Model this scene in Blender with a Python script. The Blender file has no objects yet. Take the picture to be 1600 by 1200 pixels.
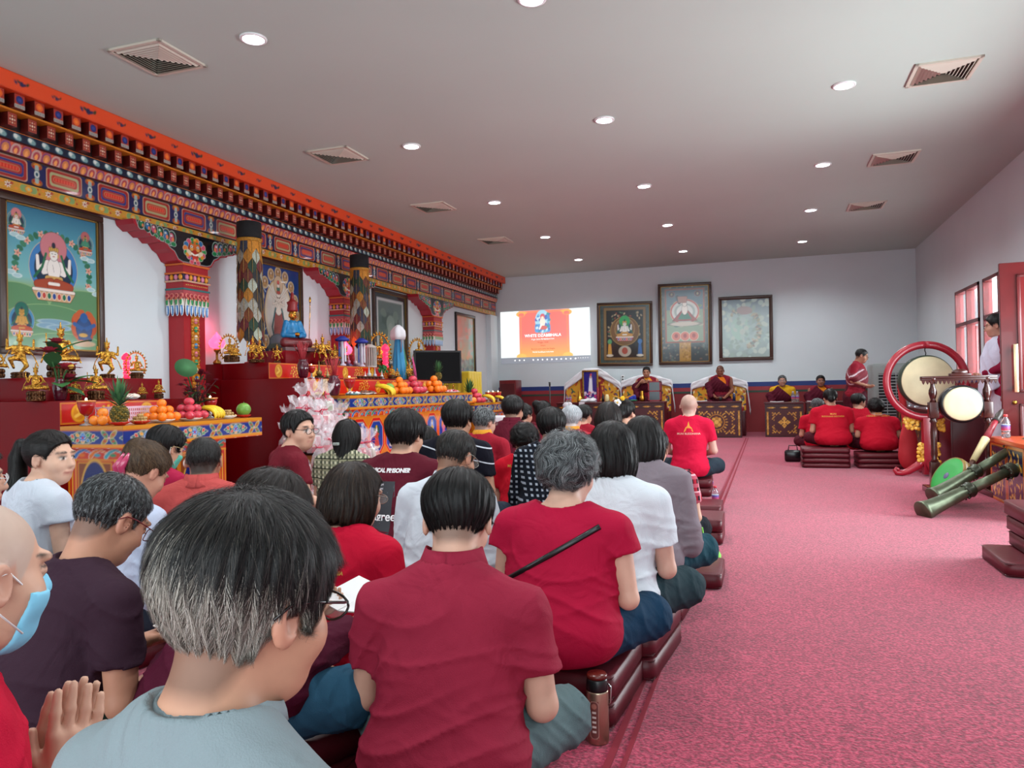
import bpy, math, random
import numpy as np
from mathutils import Vector, Matrix
from mathutils.bvhtree import BVHTree
random.seed(7); np.random.seed(7)
SC = bpy.context.scene; COL = SC.collection

# ---------------------------------------------------------------- camera
CAM_H = 1.12; FPX = 1170.0
_y = np.array([393.0, 2.0, FPX]); _y /= np.linalg.norm(_y)
_hd = np.array([math.cos(math.radians(1.18)), -math.sin(math.radians(1.18)), 0])
_z = np.cross(_hd, _y); _z /= np.linalg.norm(_z)
if _z[1] > 0: _z = -_z
_x = np.cross(_y, _z)
RC = np.stack([_x, _y, _z])            # camera (x right, y down, z forward) -> world
CAMP = np.array([0, 0, CAM_H])
cd = bpy.data.cameras.new('camera'); cam = bpy.data.objects.new('camera', cd); COL.objects.link(cam)
cd.sensor_fit = 'HORIZONTAL'; cd.sensor_width = 36.0; cd.lens = FPX / 1600 * 36.0; cd.clip_start = 0.02; cd.clip_end = 300
_m = np.stack([RC[:, 0], -RC[:, 1], -RC[:, 2]], axis=1)
cam.matrix_world = Matrix([list(_m[i]) + [CAMP[i]] for i in range(3)] + [[0, 0, 0, 1]])
SC.camera = cam
def at(px, py, X=None, Y=None, Z=None, d=None):
    r = RC @ np.array([(px - 800) / FPX, (py - 600) / FPX, 1.0])
    if X is not None: t = X / r[0]
    elif Y is not None: t = Y / r[1]
    elif Z is not None: t = (Z - CAM_H) / r[2]
    else: t = d
    return CAMP + t * r

# ---------------------------------------------------------------- world, daylight, exposure
vs = SC.view_settings; vs.view_transform = 'Standard'; vs.look = 'None'; vs.gamma = 1; vs.exposure = 0.12
try: vs.use_curve_mapping = False
except Exception: pass
W = bpy.data.worlds.new('world'); SC.world = W; W.use_nodes = True
bg = W.node_tree.nodes['Background']; bg.inputs[0].default_value = (0.80, 0.92, 1.0, 1); bg.inputs[1].default_value = 1.3
SC.cycles.max_bounces = 7; SC.cycles.diffuse_bounces = 4; SC.cycles.transparent_max_bounces = 12
SC.cycles.use_denoising = True
SC.cycles.sample_clamp_indirect = 4
FZ = .07; RX = 3.12; LX = -6.45; BY = 17.8; CZ = 3.96; NY = -2.2   # right wall, left wall, far wall, ceiling, near edge of the room
def area(name, loc, rot, sx, sy, power, col):
    l = bpy.data.lights.new(name, 'AREA'); l.shape = 'RECTANGLE'; l.size = sx; l.size_y = sy; l.energy = power; l.color = col
    o = bpy.data.objects.new(name, l); COL.objects.link(o); o.location = loc; o.rotation_euler = [math.radians(a) for a in rot]; return o
# daylight falling in through the openings of the window wall and the open doors; the rear lamp is added fill
area('daylight_door', (3.6, 6.8, 1.2), (0, 76, 0), 2.2, 3.2, 360, (0.88, 0.96, 1.0))
area('daylight_windows', (3.6, 12.8, 1.7), (0, 80, 0), 2.2, 3.4, 420, (0.88, 0.96, 1.0))
area('fill_rear', (-1.5, -2.6, 1.9), (80, 0, 0), 7.5, 2.8, 185, (0.86, 0.96, 1.0))  # added soft fill behind the camera, at the room's open rear
# ---------------------------------------------------------------- helpers
def lin(c):
    if isinstance(c, str): c = [int(c[i:i+2], 16) / 255 for i in (0, 2, 4)]
    return tuple((x / 12.92 if x <= .04045 else ((x + .055) / 1.055) ** 2.4) for x in c[:3])
MATS = {}
def mat(name, col='808080', rough=.5, metal=0.0, spec=.5, noise=0.0, nscale=8.0, bump=0.0, bscale=60.0, trans=0.0, emit=None, es=0.0, vcol=False, coat=0.0, sheen=0.0, alpha=1.0, bstretch=None):
    if name in MATS: return MATS[name]
    m = bpy.data.materials.new(name); m.use_nodes = True; nt = m.node_tree; b = nt.nodes['Principled BSDF']; MATS[name] = m
    c = lin(col); L = nt.links.new
    b.inputs['Base Color'].default_value = (*c, 1); b.inputs['Roughness'].default_value = rough; b.inputs['Metallic'].default_value = metal
    b.inputs['Specular IOR Level'].default_value = spec
    b.inputs['Transmission Weight'].default_value = trans; b.inputs['Coat Weight'].default_value = coat; b.inputs['Sheen Weight'].default_value = sheen
    b.inputs['Alpha'].default_value = alpha
    src = None
    if vcol:
        a = nt.nodes.new('ShaderNodeVertexColor'); a.layer_name = 'Col'; src = a.outputs[0]; L(src, b.inputs['Base Color'])
    tc = nt.nodes.new('ShaderNodeTexCoord')
    if noise > 0:
        n = nt.nodes.new('ShaderNodeTexNoise'); n.inputs['Scale'].default_value = nscale; n.inputs['Detail'].default_value = 4
        L(tc.outputs['Object'], n.inputs['Vector'])
        r = nt.nodes.new('ShaderNodeMapRange'); r.inputs['From Min'].default_value = .3; r.inputs['From Max'].default_value = .7
        r.inputs['To Min'].default_value = 1 - noise; r.inputs['To Max'].default_value = 1 + noise; L(n.outputs[0], r.inputs['Value'])
        mx = nt.nodes.new('ShaderNodeVectorMath'); mx.operation = 'SCALE'; L(r.outputs[0], mx.inputs['Scale'])
        if src: L(src, mx.inputs[0])
        else: mx.inputs[0].default_value = c
        L(mx.outputs[0], b.inputs['Base Color'])
    if bump > 0:
        n = nt.nodes.new('ShaderNodeTexNoise'); n.inputs['Scale'].default_value = bscale; n.inputs['Detail'].default_value = 3
        if bstretch:
            mp = nt.nodes.new('ShaderNodeMapping'); mp.inputs['Scale'].default_value = bstretch; L(tc.outputs['Object'], mp.inputs[0]); L(mp.outputs[0], n.inputs['Vector'])
        else: L(tc.outputs['Object'], n.inputs['Vector'])
        bp = nt.nodes.new('ShaderNodeBump'); bp.inputs['Strength'].default_value = bump; bp.inputs['Distance'].default_value = .01
        L(n.outputs[0], bp.inputs['Height']); L(bp.outputs[0], b.inputs['Normal'])
    if emit:
        b.inputs['Emission Color'].default_value = (*lin(emit), 1); b.inputs['Emission Strength'].default_value = es
    return m

class MB:
    """collects shapes into one mesh"""
    def __init__(s): s.v = []; s.f = []; s.c = []; s.sm = []
    def add(s, V, Fc, col=None, smooth=False):
        n = len(s.v); s.v += [tuple(map(float, p)) for p in V]
        s.f += [tuple(i + n for i in f) for f in Fc]; s.sm += [smooth] * len(Fc)
        c = lin(col) if col is not None and not isinstance(col, list) else None
        s.c += (col if isinstance(col, list) else [c or (0.8, 0.8, 0.8)] * len(V)); return s
    def box(s, x0, x1, y0, y1, z0, z1, col=None, M=None, bev=0.0):
        if bev > 0: return s.rbox(x0, x1, y0, y1, z0, z1, bev, col, M)
        V = [(x, y, z) for x in (x0, x1) for y in (y0, y1) for z in (z0, z1)]
        if M is not None: V = [M @ Vector(p) for p in V]
        return s.add(V, [(0, 1, 3, 2), (4, 6, 7, 5), (0, 4, 5, 1), (2, 3, 7, 6), (0, 2, 6, 4), (1, 5, 7, 3)], col)
    def rbox(s, x0, x1, y0, y1, z0, z1, r, col=None, M=None):
        import bmesh
        bm = bmesh.new(); bmesh.ops.create_cube(bm, size=1)
        for v in bm.verts: v.co = Vector(((x0 + x1) / 2 + v.co.x * (x1 - x0), (y0 + y1) / 2 + v.co.y * (y1 - y0), (z0 + z1) / 2 + v.co.z * (z1 - z0)))
        bmesh.ops.bevel(bm, geom=list(bm.edges), offset=r, segments=3, profile=.5, affect='EDGES')
        bm.verts.ensure_lookup_table(); V = [v.co.copy() for v in bm.verts]
        if M is not None: V = [M @ p for p in V]
        Fs = [tuple(v.index for v in f.verts) for f in bm.faces]; bm.free(); return s.add(V, Fs, col, True)
    def lathe(s, prof, n=24, c=(0, 0, 0), col=None, M=None, cols=None, smooth=True, sx=1, sy=1):
        V = []; Fc = []; cl = []
        for j, (r, z) in enumerate(prof):
            for i in range(n):
                a = 2 * math.pi * i / n; p = Vector((c[0] + r * math.cos(a) * sx, c[1] + r * math.sin(a) * sy, c[2] + z)); V.append(M @ p if M is not None else p)
                cl.append(lin(cols[j]) if cols else (lin(col) if col else (.8, .8, .8)))
        for j in range(len(prof) - 1):
            for i in range(n): Fc.append((j * n + i, j * n + (i + 1) % n, (j + 1) * n + (i + 1) % n, (j + 1) * n + i))
        if prof[0][0] > 1e-5: Fc.append(tuple(range(n - 1, -1, -1)))
        if prof[-1][0] > 1e-5: Fc.append(tuple(range((len(prof) - 1) * n, len(prof) * n)))
        return s.add(V, Fc, cl, smooth)
    def ball(s, c, r, n=16, col=None, M=None):
        if not hasattr(r, '__len__'): r = (r, r, r)
        m = max(6, n // 2); V = []; Fc = []
        for j in range(m + 1):
            t = math.pi * j / m
            for i in range(n):
                a = 2 * math.pi * i / n; p = Vector((c[0] + r[0] * math.sin(t) * math.cos(a), c[1] + r[1] * math.sin(t) * math.sin(a), c[2] - r[2] * math.cos(t)))
                V.append(M @ p if M is not None else p)
        for j in range(m):
            for i in range(n): Fc.append((j * n + i, j * n + (i + 1) % n, (j + 1) * n + (i + 1) % n, (j + 1) * n + i))
        return s.add(V, Fc, col, True)
    def tube(s, pts, rad, n=8, col=None, M=None, flat=1.0, up=None):
        pts = [Vector(p) for p in pts]; m = len(pts)
        if not hasattr(rad, '__len__'): rad = [rad] * m
        V = []; Fc = []; prev = None
        for j, p in enumerate(pts):
            t = (pts[min(j + 1, m - 1)] - pts[max(j - 1, 0)]); t.normalize()
            if prev is None:
                a = Vector(up) if up else (Vector((0, 0, 1)) if abs(t.z) < .9 else Vector((1, 0, 0)))
                u = t.cross(a).normalized()
            else:
                u = prev - t * prev.dot(t); u.normalize()
            prev = u; w = t.cross(u)
            for i in range(n):
                q = 2 * math.pi * i / n; x = p + u * rad[j] * math.cos(q) + w * rad[j] * flat * math.sin(q); V.append(M @ x if M is not None else x)
        for j in range(m - 1):
            for i in range(n): Fc.append((j * n + i, j * n + (i + 1) % n, (j + 1) * n + (i + 1) % n, (j + 1) * n + i))
        Fc += [tuple(range(n - 1, -1, -1)), tuple(range((m - 1) * n, m * n))]
        return s.add(V, Fc, col, True)
    def prism(s, poly, y0, y1, col=None, M=None, axis='y'):
        """polygon (a,b) extruded; axis y: a->x b->z ; axis x: a->y b->z ; axis z: a->x b->y"""
        n = len(poly)
        def P(a, b, t): return {'y': (a, t, b), 'x': (t, a, b), 'z': (a, b, t)}[axis]
        V = [P(a, b, y0) for a, b in poly] + [P(a, b, y1) for a, b in poly]
        if M is not None: V = [M @ Vector(p) for p in V]
        Fc = [(i, (i + 1) % n, n + (i + 1) % n, n + i) for i in range(n)] + [tuple(range(n - 1, -1, -1)), tuple(range(n, 2 * n))]
        return s.add(V, Fc, col)
    def build(s, name, m, parent=None):
        me = bpy.data.meshes.new(name); me.from_pydata(s.v, [], s.f)
        me.polygons.foreach_set('use_smooth', s.sm)
        if m is not None: me.materials.append(m)
        ca = me.color_attributes.new('Col', 'FLOAT_COLOR', 'POINT')
        ca.data.foreach_set('color', np.hstack([np.array(s.c, dtype=np.float32).reshape(-1, 3), np.ones((len(s.v), 1), np.float32)]).ravel())
        import bmesh
        bm = bmesh.new(); bm.from_mesh(me); bmesh.ops.recalc_face_normals(bm, faces=bm.faces); bm.to_mesh(me); bm.free()
        return link(name, me, parent)
def link(name, me, parent=None):
    o = bpy.data.objects.new(name, me); COL.objects.link(o)
    if parent: o.parent = parent
    return o
def mesh_np(name, V, Fq, m, parent=None, col=None, smooth=True):
    me = bpy.data.meshes.new(name); V = np.asarray(V, np.float32); Fq = np.asarray(Fq, np.int32); k = Fq.shape[1]
    me.vertices.add(len(V)); me.vertices.foreach_set('co', V.ravel())
    me.loops.add(Fq.size); me.loops.foreach_set('vertex_index', Fq.ravel())
    me.polygons.add(len(Fq)); me.polygons.foreach_set('loop_start', np.arange(0, Fq.size, k, dtype=np.int32))
    try: me.polygons.foreach_set('loop_total', np.full(len(Fq), k, np.int32))
    except Exception: pass
    me.polygons.foreach_set('use_smooth', np.full(len(Fq), smooth))
    if m is not None: me.materials.append(m)
    if col is not None:
        col = np.asarray(col, np.float32)
        if col.ndim == 1: col = np.tile(col, (len(V), 1))
        ca = me.color_attributes.new('Col', 'FLOAT_COLOR', 'POINT'); ca.data.foreach_set('color', np.hstack([col, np.ones((len(V), 1), np.float32)]).ravel())
    me.update(calc_edges=True); me.validate()
    return link(name, me, parent)
def tag(o, label=None, cat=None, group=None, kind=None):
    if label: o['label'] = label
    if cat: o['category'] = cat
    if group: o['group'] = group
    if kind: o['kind'] = kind
    return o
def thing(name, label, cat, loc=(0, 0, 0), rz=0, group=None):
    o = bpy.data.objects.new(name, None); COL.objects.link(o); o.location = [float(a) for a in loc]; o.rotation_euler = (0, 0, rz)
    o.empty_display_size = .1; return tag(o, label, cat, group)
def struct(o): o['kind'] = 'structure'; return o
def dup(o, loc=None, rz=None, label=None, group=None, sc=None, parent=None):
    c = o.copy(); COL.objects.link(c)
    if parent is not None: c.parent = parent
    if loc is not None: c.location = [float(a) for a in loc]
    if rz is not None: c.rotation_euler = (0, 0, rz)
    if sc is not None: c.scale = (sc, sc, sc) if not hasattr(sc, '__len__') else sc
    if label: c['label'] = label
    if group: c['group'] = group
    for ch in list(o.children): dup(ch, parent=c)
    return c
def text_mesh(txt, size, bold=0.0):
    cu = bpy.data.curves.new('t', 'FONT'); cu.body = txt; cu.size = size; cu.align_x = 'CENTER'; cu.align_y = 'CENTER'; cu.offset = bold
    o = bpy.data.objects.new('t', cu); COL.objects.link(o); bpy.context.view_layer.update()
    dg = bpy.context.evaluated_depsgraph_get(); me = bpy.data.meshes.new_from_object(o.evaluated_get(dg))
    V = np.array([v.co[:] for v in me.vertices]).reshape(-1, 3); Fc = [tuple(p.vertices) for p in me.polygons]
    bpy.data.objects.remove(o); bpy.data.curves.remove(cu); bpy.data.meshes.remove(me); return V, Fc

# ---- flat painting on a fine grid of vertices (the pattern is the thing's own colour)
class Cv:
    def __init__(s, w, h, res, base):
        s.nx = max(2, int(w / res) + 1); s.ny = max(2, int(h / res) + 1); s.w = w; s.h = h
        s.u, s.v = np.meshgrid(np.linspace(0, w, s.nx), np.linspace(0, h, s.ny), indexing='ij')
        s.c = np.zeros((s.nx, s.ny, 3)) + np.array(lin(base)); s.res = res
    def put(s, d, col, edge=None, ew=0.0, aa=None):
        aa = aa or s.res * .5
        if edge is not None:
            a = np.clip(.5 - (d - ew) / (2 * aa), 0, 1)[..., None]; s.c = s.c * (1 - a) + np.array(lin(edge)) * a
        a = np.clip(.5 - d / (2 * aa), 0, 1)[..., None]; s.c = s.c * (1 - a) + np.array(lin(col)) * a; return s
    def ell(s, x, y, rx, ry, col, edge=None, ew=0, ang=0):
        c, n = math.cos(ang), math.sin(ang); U = (s.u - x) * c + (s.v - y) * n; V = -(s.u - x) * n + (s.v - y) * c
        k = np.sqrt((U / rx) ** 2 + (V / ry) ** 2); return s.put((k - 1) * min(rx, ry), col, edge, ew)
    def rect(s, x0, x1, y0, y1, col, r=0, edge=None, ew=0):
        cx, cy = (x0 + x1) / 2, (y0 + y1) / 2; qx = abs(s.u - cx) - (x1 - x0) / 2 + r; qy = abs(s.v - cy) - (y1 - y0) / 2 + r
        d = np.hypot(np.maximum(qx, 0), np.maximum(qy, 0)) + np.minimum(np.maximum(qx, qy), 0) - r
        return s.put(d, col, edge, ew)
    def seg(s, pts, w, col, edge=None, ew=0, w1=None):
        d = 1e9; n = len(pts) - 1
        for i in range(n):
            (ax, ay), (bx, by) = pts[i], pts[i + 1]; dx, dy = bx - ax, by - ay; L = dx * dx + dy * dy + 1e-12
            t = np.clip(((s.u - ax) * dx + (s.v - ay) * dy) / L, 0, 1)
            ww = w if w1 is None else w + (w1 - w) * (i + t) / n
            d = np.minimum(d, np.hypot(s.u - ax - t * dx, s.v - ay - t * dy) - ww)
        return s.put(d, col, edge, ew)
    def flower(s, x, y, r, n, col, ctr='e8c050', edge=None, ew=0, ph=0):
        U = s.u - x; V = s.v - y; a = np.arctan2(V, U) + ph; rr = np.hypot(U, V)
        s.put(rr - r * (.72 + .28 * np.cos(n * a)), col, edge, ew); s.put(rr - r * .32, ctr); return s
    def poly(s, pts, col, edge=None, ew=0):
        P = np.array(pts); n = len(P); d = np.full(s.u.shape, 1e9); sg = np.ones(s.u.shape)
        for i in range(n):
            a, b = P[i], P[(i + 1) % n]; e = b - a; wx = s.u - a[0]; wy = s.v - a[1]; t = np.clip((wx * e[0] + wy * e[1]) / (e @ e + 1e-12), 0, 1)
            d = np.minimum(d, (wx - e[0] * t) ** 2 + (wy - e[1] * t) ** 2)
            c1 = s.v >= a[1]; c2 = s.v < b[1]; c3 = e[0] * wy > e[1] * wx
            fl = (c1 & c2 & c3) | (~c1 & ~c2 & ~c3); sg = np.where(fl, -sg, sg)
        return s.put(sg * np.sqrt(d), col, edge, ew)
    def speck(s, cols, n, r, seed=1, x0=0, x1=None, y0=0, y1=None, asp=1.0):
        g = random.Random(seed)
        for i in range(n):
            s.ell(g.uniform(x0, x1 or s.w), g.uniform(y0, y1 or s.h), r * g.uniform(.6, 1.4), r * asp * g.uniform(.6, 1.4), g.choice(cols), ang=g.uniform(0, 3))
        return s
    def grad(s, stops):
        """vertical gradient, stops = [(v, col)...] of the painted scene itself"""
        vv = s.v[0] / s.h; L = np.array([lin(c) for _, c in stops]); x = [a for a, _ in stops]
        s.c[:] = np.stack([np.interp(vv, x, L[:, k]) for k in range(3)], -1)[None]; return s
    def build(s, name, M4, m, parent=None, relief=None):
        """M4 maps (u, 0, v) to the world / parent space"""
        P = np.stack([s.u, np.zeros_like(s.u) if relief is None else relief(s), s.v], -1).reshape(-1, 3)
        M = np.array(M4); P = P @ M[:3, :3].T + M[:3, 3]
        i = np.arange(s.nx - 1)[:, None] * s.ny + np.arange(s.ny - 1)[None]; i = i.ravel()
        return mesh_np(name, P, np.stack([i, i + s.ny, i + s.ny + 1, i + 1], 1), m, parent, s.c.reshape(-1, 3), smooth=relief is not None)
def facing(o, u, n):
    """matrix: origin o, u axis (u), outward normal n (so -y of canvas = n), v = z"""
    u = Vector(u).normalized(); n = Vector(n).normalized(); z = Vector((0, 0, 1))
    return Matrix(((u.x, -n.x, z.x, o[0]), (u.y, -n.y, z.y, o[1]), (u.z, -n.z, z.z, o[2]), (0, 0, 0, 1)))

# ---- smooth implicit bodies
def smin(a, b, k):
    h = np.maximum(k - np.abs(a - b), 0) / k; return np.minimum(a, b) - h * h * k * .25
def smax(a, b, k): return -smin(-a, -b, k)
def cone(p, a, b, ra, rb):
    a = np.asarray(a, np.float32); ba = np.asarray(b, np.float32) - a; q = p - a; h = np.clip(q @ ba / (ba @ ba + 1e-9), 0, 1)
    return np.linalg.norm(q - h[:, None] * ba, axis=1) - (ra + (rb - ra) * h)
def elli(p, c, r, R=None):
    q = p - np.asarray(c, np.float32)
    if R is not None: q = q @ np.asarray(R, np.float32)
    r = np.asarray(r, np.float32); k0 = np.linalg.norm(q / r, axis=1); k1 = np.linalg.norm(q / (r * r), axis=1) + 1e-9; return k0 * (k0 - 1) / k1
def rot3(ax, ang):
    return np.array(Matrix.Rotation(ang, 3, ax))
def surf(fn, lo, hi, h):
    """surface nets of fn<0, evaluated finely only near the surface"""
    lo = np.array(lo, np.float32); hi = np.array(hi, np.float32); B = 4
    n = (np.ceil((hi - lo) / h / B).astype(int) + 1) * B
    nb = n // B
    ax = [lo[i] + (np.arange(nb[i]) * B + (B - 1) / 2) * h for i in range(3)]
    g = np.stack(np.meshgrid(*ax, indexing='ij'), -1).reshape(-1, 3).astype(np.float32)
    fc = fn(g).reshape(nb); act = np.abs(fc) < B * h * 1.25
    Fv = np.repeat(np.repeat(np.repeat(fc, B, 0), B, 1), B, 2).astype(np.float32)
    idx = np.argwhere(act); o = np.stack(np.meshgrid(*[np.arange(B)] * 3, indexing='ij'), -1).reshape(-1, 3)
    ii = (idx[:, None] * B + o[None]).reshape(-1, 3)
    Fv[ii[:, 0], ii[:, 1], ii[:, 2]] = fn((lo + ii * h).astype(np.float32))
    Fv[0] = np.maximum(Fv[0], .01); Fv[-1] = np.maximum(Fv[-1], .01); Fv[:, 0] = np.maximum(Fv[:, 0], .01); Fv[:, -1] = np.maximum(Fv[:, -1], .01); Fv[:, :, 0] = np.maximum(Fv[:, :, 0], .01); Fv[:, :, -1] = np.maximum(Fv[:, :, -1], .01)
    I = Fv < 0; sx, sy, sz = I.shape
    cnt = np.zeros((sx - 1, sy - 1, sz - 1), np.int8)
    for a in (0, 1):
        for b in (0, 1):
            for c in (0, 1): cnt += I[a:sx - 1 + a, b:sy - 1 + b, c:sz - 1 + c]
    cells = np.argwhere((cnt > 0) & (cnt < 8)); N = len(cells)
    ID = np.full(cnt.shape, -1, np.int32); ID[cells[:, 0], cells[:, 1], cells[:, 2]] = np.arange(N)
    acc = np.zeros((N, 3)); num = np.zeros(N)
    cor = [(a, b, c) for a in (0, 1) for b in (0, 1) for c in (0, 1)]
    val = {c: Fv[cells[:, 0] + c[0], cells[:, 1] + c[1], cells[:, 2] + c[2]] for c in cor}
    for c in cor:
        for k in range(3):
            if c[k] == 0:
                e = list(c); e[k] = 1; e = tuple(e); f0, f1 = val[c], val[e]; m = (f0 < 0) != (f1 < 0)
                t = np.where(m, f0 / np.where(m, f0 - f1, 1), 0); p = np.tile(np.array(c, float), (N, 1)); p[:, k] = t
                acc += p * m[:, None]; num += m
    V = lo + (cells + acc / num[:, None]) * h
    Q = []
    for k in range(3):
        a, b = [(1, 2), (2, 0), (0, 1)][k]
        s0 = [slice(None)] * 3; s1 = [slice(None)] * 3; s0[k] = slice(0, -1); s1[k] = slice(1, None)
        df = I[tuple(s0)] != I[tuple(s1)]; e = np.argwhere(df); e = e[(e[:, a] > 0) & (e[:, b] > 0) & (e[:, a] < I.shape[a] - 1) & (e[:, b] < I.shape[b] - 1)]
        def cid(da, db):
            q = e.copy(); q[:, a] += da; q[:, b] += db; return ID[q[:, 0], q[:, 1], q[:, 2]]
        q = np.stack([cid(-1, -1), cid(0, -1), cid(0, 0), cid(-1, 0)], 1); fl = ~I[e[:, 0], e[:, 1], e[:, 2]]
        q[fl] = q[fl][:, ::-1]; Q.append(q)
    Q = np.vstack(Q); Q = Q[(Q >= 0).all(1)]
    return V.astype(np.float32), Q
# ---------------------------------------------------------------- the room
m_white = mat('wall_paint', 'd2dde0', .75, noise=.02, nscale=1.5)
m_ceil = mat('ceiling_paint', 'bccdc4', .8, noise=.02, nscale=.7)
m_vc = mat('painted_wood', rough=.42, vcol=True)
m_vcg = mat('painted_gloss', rough=.18, vcol=True, coat=.3)
m_vcm = mat('painted_matt', rough=.85, vcol=True)
m_red = mat('red_lacquer', '70030c', .24, spec=.25, noise=.06, nscale=2)
m_maroon = mat('maroon_wood', '4a0d14', .28, noise=.12, nscale=6)
m_dred = mat('dado_red', '8e2026', .6, noise=.06, nscale=3)
m_gold = mat('gold', 'd9a441', .28, metal=1.0, noise=.2, nscale=30)
m_dgold = mat('old_gold', '9a7434', .35, metal=1.0, noise=.35, nscale=40)
m_frame = mat('dark_frame', '3a2418', .35, noise=.2, nscale=10)
m_blackp = mat('black_plastic', '101012', .3)
m_glass = mat('glass', 'ffffff', .03, trans=1.0)
m_steel = mat('steel', 'b8b8b8', .25, metal=1.0)
def carpet_mat():
    m = bpy.data.materials.new('carpet'); m.use_nodes = True; nt = m.node_tree; b = nt.nodes['Principled BSDF']; L = nt.links.new
    tc = nt.nodes.new('ShaderNodeTexCoord')
    n1 = nt.nodes.new('ShaderNodeTexNoise'); n1.inputs['Scale'].default_value = 95; n1.inputs['Detail'].default_value = 3
    n2 = nt.nodes.new('ShaderNodeTexNoise'); n2.inputs['Scale'].default_value = 1.3; n2.inputs['Detail'].default_value = 5
    for n in (n1, n2): L(tc.outputs['Object'], n.inputs['Vector'])
    cr = nt.nodes.new('ShaderNodeValToRGB'); e = cr.color_ramp.elements
    e[0].position = .34; e[0].color = (*lin('681028'), 1); e[1].position = .66; e[1].color = (*lin('b53a56'), 1)
    e.new(.5).color = (*lin('901e3e'), 1); L(n1.outputs[0], cr.inputs[0])
    mr = nt.nodes.new('ShaderNodeMapRange'); mr.inputs[1].default_value = .3; mr.inputs[2].default_value = .7; mr.inputs[3].default_value = .9; mr.inputs[4].default_value = 1.1; L(n2.outputs[0], mr.inputs[0])
    mx = nt.nodes.new('ShaderNodeVectorMath'); mx.operation = 'SCALE'; L(cr.outputs[0], mx.inputs[0]); L(mr.outputs[0], mx.inputs['Scale']); L(mx.outputs[0], b.inputs['Base Color'])
    bp = nt.nodes.new('ShaderNodeBump'); bp.inputs['Strength'].default_value = .6; bp.inputs['Distance'].default_value = .006; L(n1.outputs[0], bp.inputs['Height']); L(bp.outputs[0], b.inputs['Normal'])
    b.inputs['Roughness'].default_value = .95; b.inputs['Specular IOR Level'].default_value = .15; b.inputs['Sheen Weight'].default_value = .25; return m
m_carpet = carpet_mat()
b = MB(); b.box(LX - .2, RX + .2, NY, BY + .2, -.1, FZ); struct(b.build('floor', m_carpet))
b = MB(); b.box(LX - .2, RX + .2, NY, BY + .2, CZ, CZ + .1); struct(b.build('ceiling', m_ceil))
b = MB(); b.box(LX - .2, LX, NY, BY, 0, CZ); struct(b.build('wall_left', m_white))
b = MB(); b.box(LX - .2, RX + .2, BY, BY + .2, 0, CZ); struct(b.build('wall_back', m_white))
# seam of the carpet runner: a shallow raised welt
b = MB()
for o_, w_, h_ in ((0, .02, .006), (.045, .014, .004)): b.add([(-.455 + o_, .3, FZ), (-.455 + o_ + w_, .3, FZ), (-.365 + o_ + w_, 15.7, FZ), (-.365 + o_, 15.7, FZ), (-.455 + o_, .3, FZ + h_), (-.455 + o_ + w_, .3, FZ + h_), (-.365 + o_ + w_, 15.7, FZ + h_), (-.365 + o_, 15.7, FZ + h_)], [(4, 5, 6, 7), (0, 1, 5, 4), (1, 2, 6, 5), (2, 3, 7, 6), (3, 0, 4, 7)])
tag(b.build('carpet_seam', mat('seam_red', '7d1026', .9)), 'darker red seam running down the carpet beside the seated rows', 'carpet seam')
# dado on the far wall: blue line, red band, green line, red field
b = MB()
b.box(LX, RX, BY - .006, BY, 0, 1.15, '7e1d22'); b.box(LX, RX, BY - .012, BY - .004, 1.10, 1.20, '1d3474'); b.box(LX, RX, BY - .012, BY - .004, .965, 1.01, '2c4234')
b.box(LX, RX, BY - .010, BY - .004, 1.01, 1.10, '932a33')
struct(b.build('trim_1', mat('dado', rough=.55, vcol=True)))
b = MB(); b.box(RX - .006, RX, 7.4, BY, 0, 1.15, '7e1d22'); b.box(RX - .012, RX - .004, 7.4, BY, 1.10, 1.20, '1d3474'); b.box(RX - .012, RX - .004, 7.4, BY, .965, 1.01, '2c4234')
struct(b.build('trim_2', MATS['dado']))
# right wall with window and door openings
WINS = [(12.95, 14.4), (11.2, 12.72)]; WZ0, WZ1 = .35, 2.62
DOOR = (5.2, 8.45); DZ = 2.3
b = MB(); ys = [NY, DOOR[0], DOOR[1], WINS[1][0], WINS[1][1], WINS[0][0], WINS[0][1], BY]
b.box(RX, RX + .10, NY, DOOR[0], 0, CZ); b.box(RX, RX + .10, DOOR[0], DOOR[1], DZ, CZ); b.box(RX, RX + .10, DOOR[1], WINS[1][0], 0, CZ)
for (a, c) in WINS: b.box(RX, RX + .10, a, c, 0, WZ0); b.box(RX, RX + .10, a, c, WZ1, CZ)
b.box(RX, RX + .10, WINS[1][1], WINS[0][0], 0, CZ); b.box(RX, RX + .10, WINS[0][1], BY, 0, CZ)
struct(b.build('wall_right', m_white))
m_winwood = mat('window_wood', '6a1a1c', .3, noise=.1, nscale=10)
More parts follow.
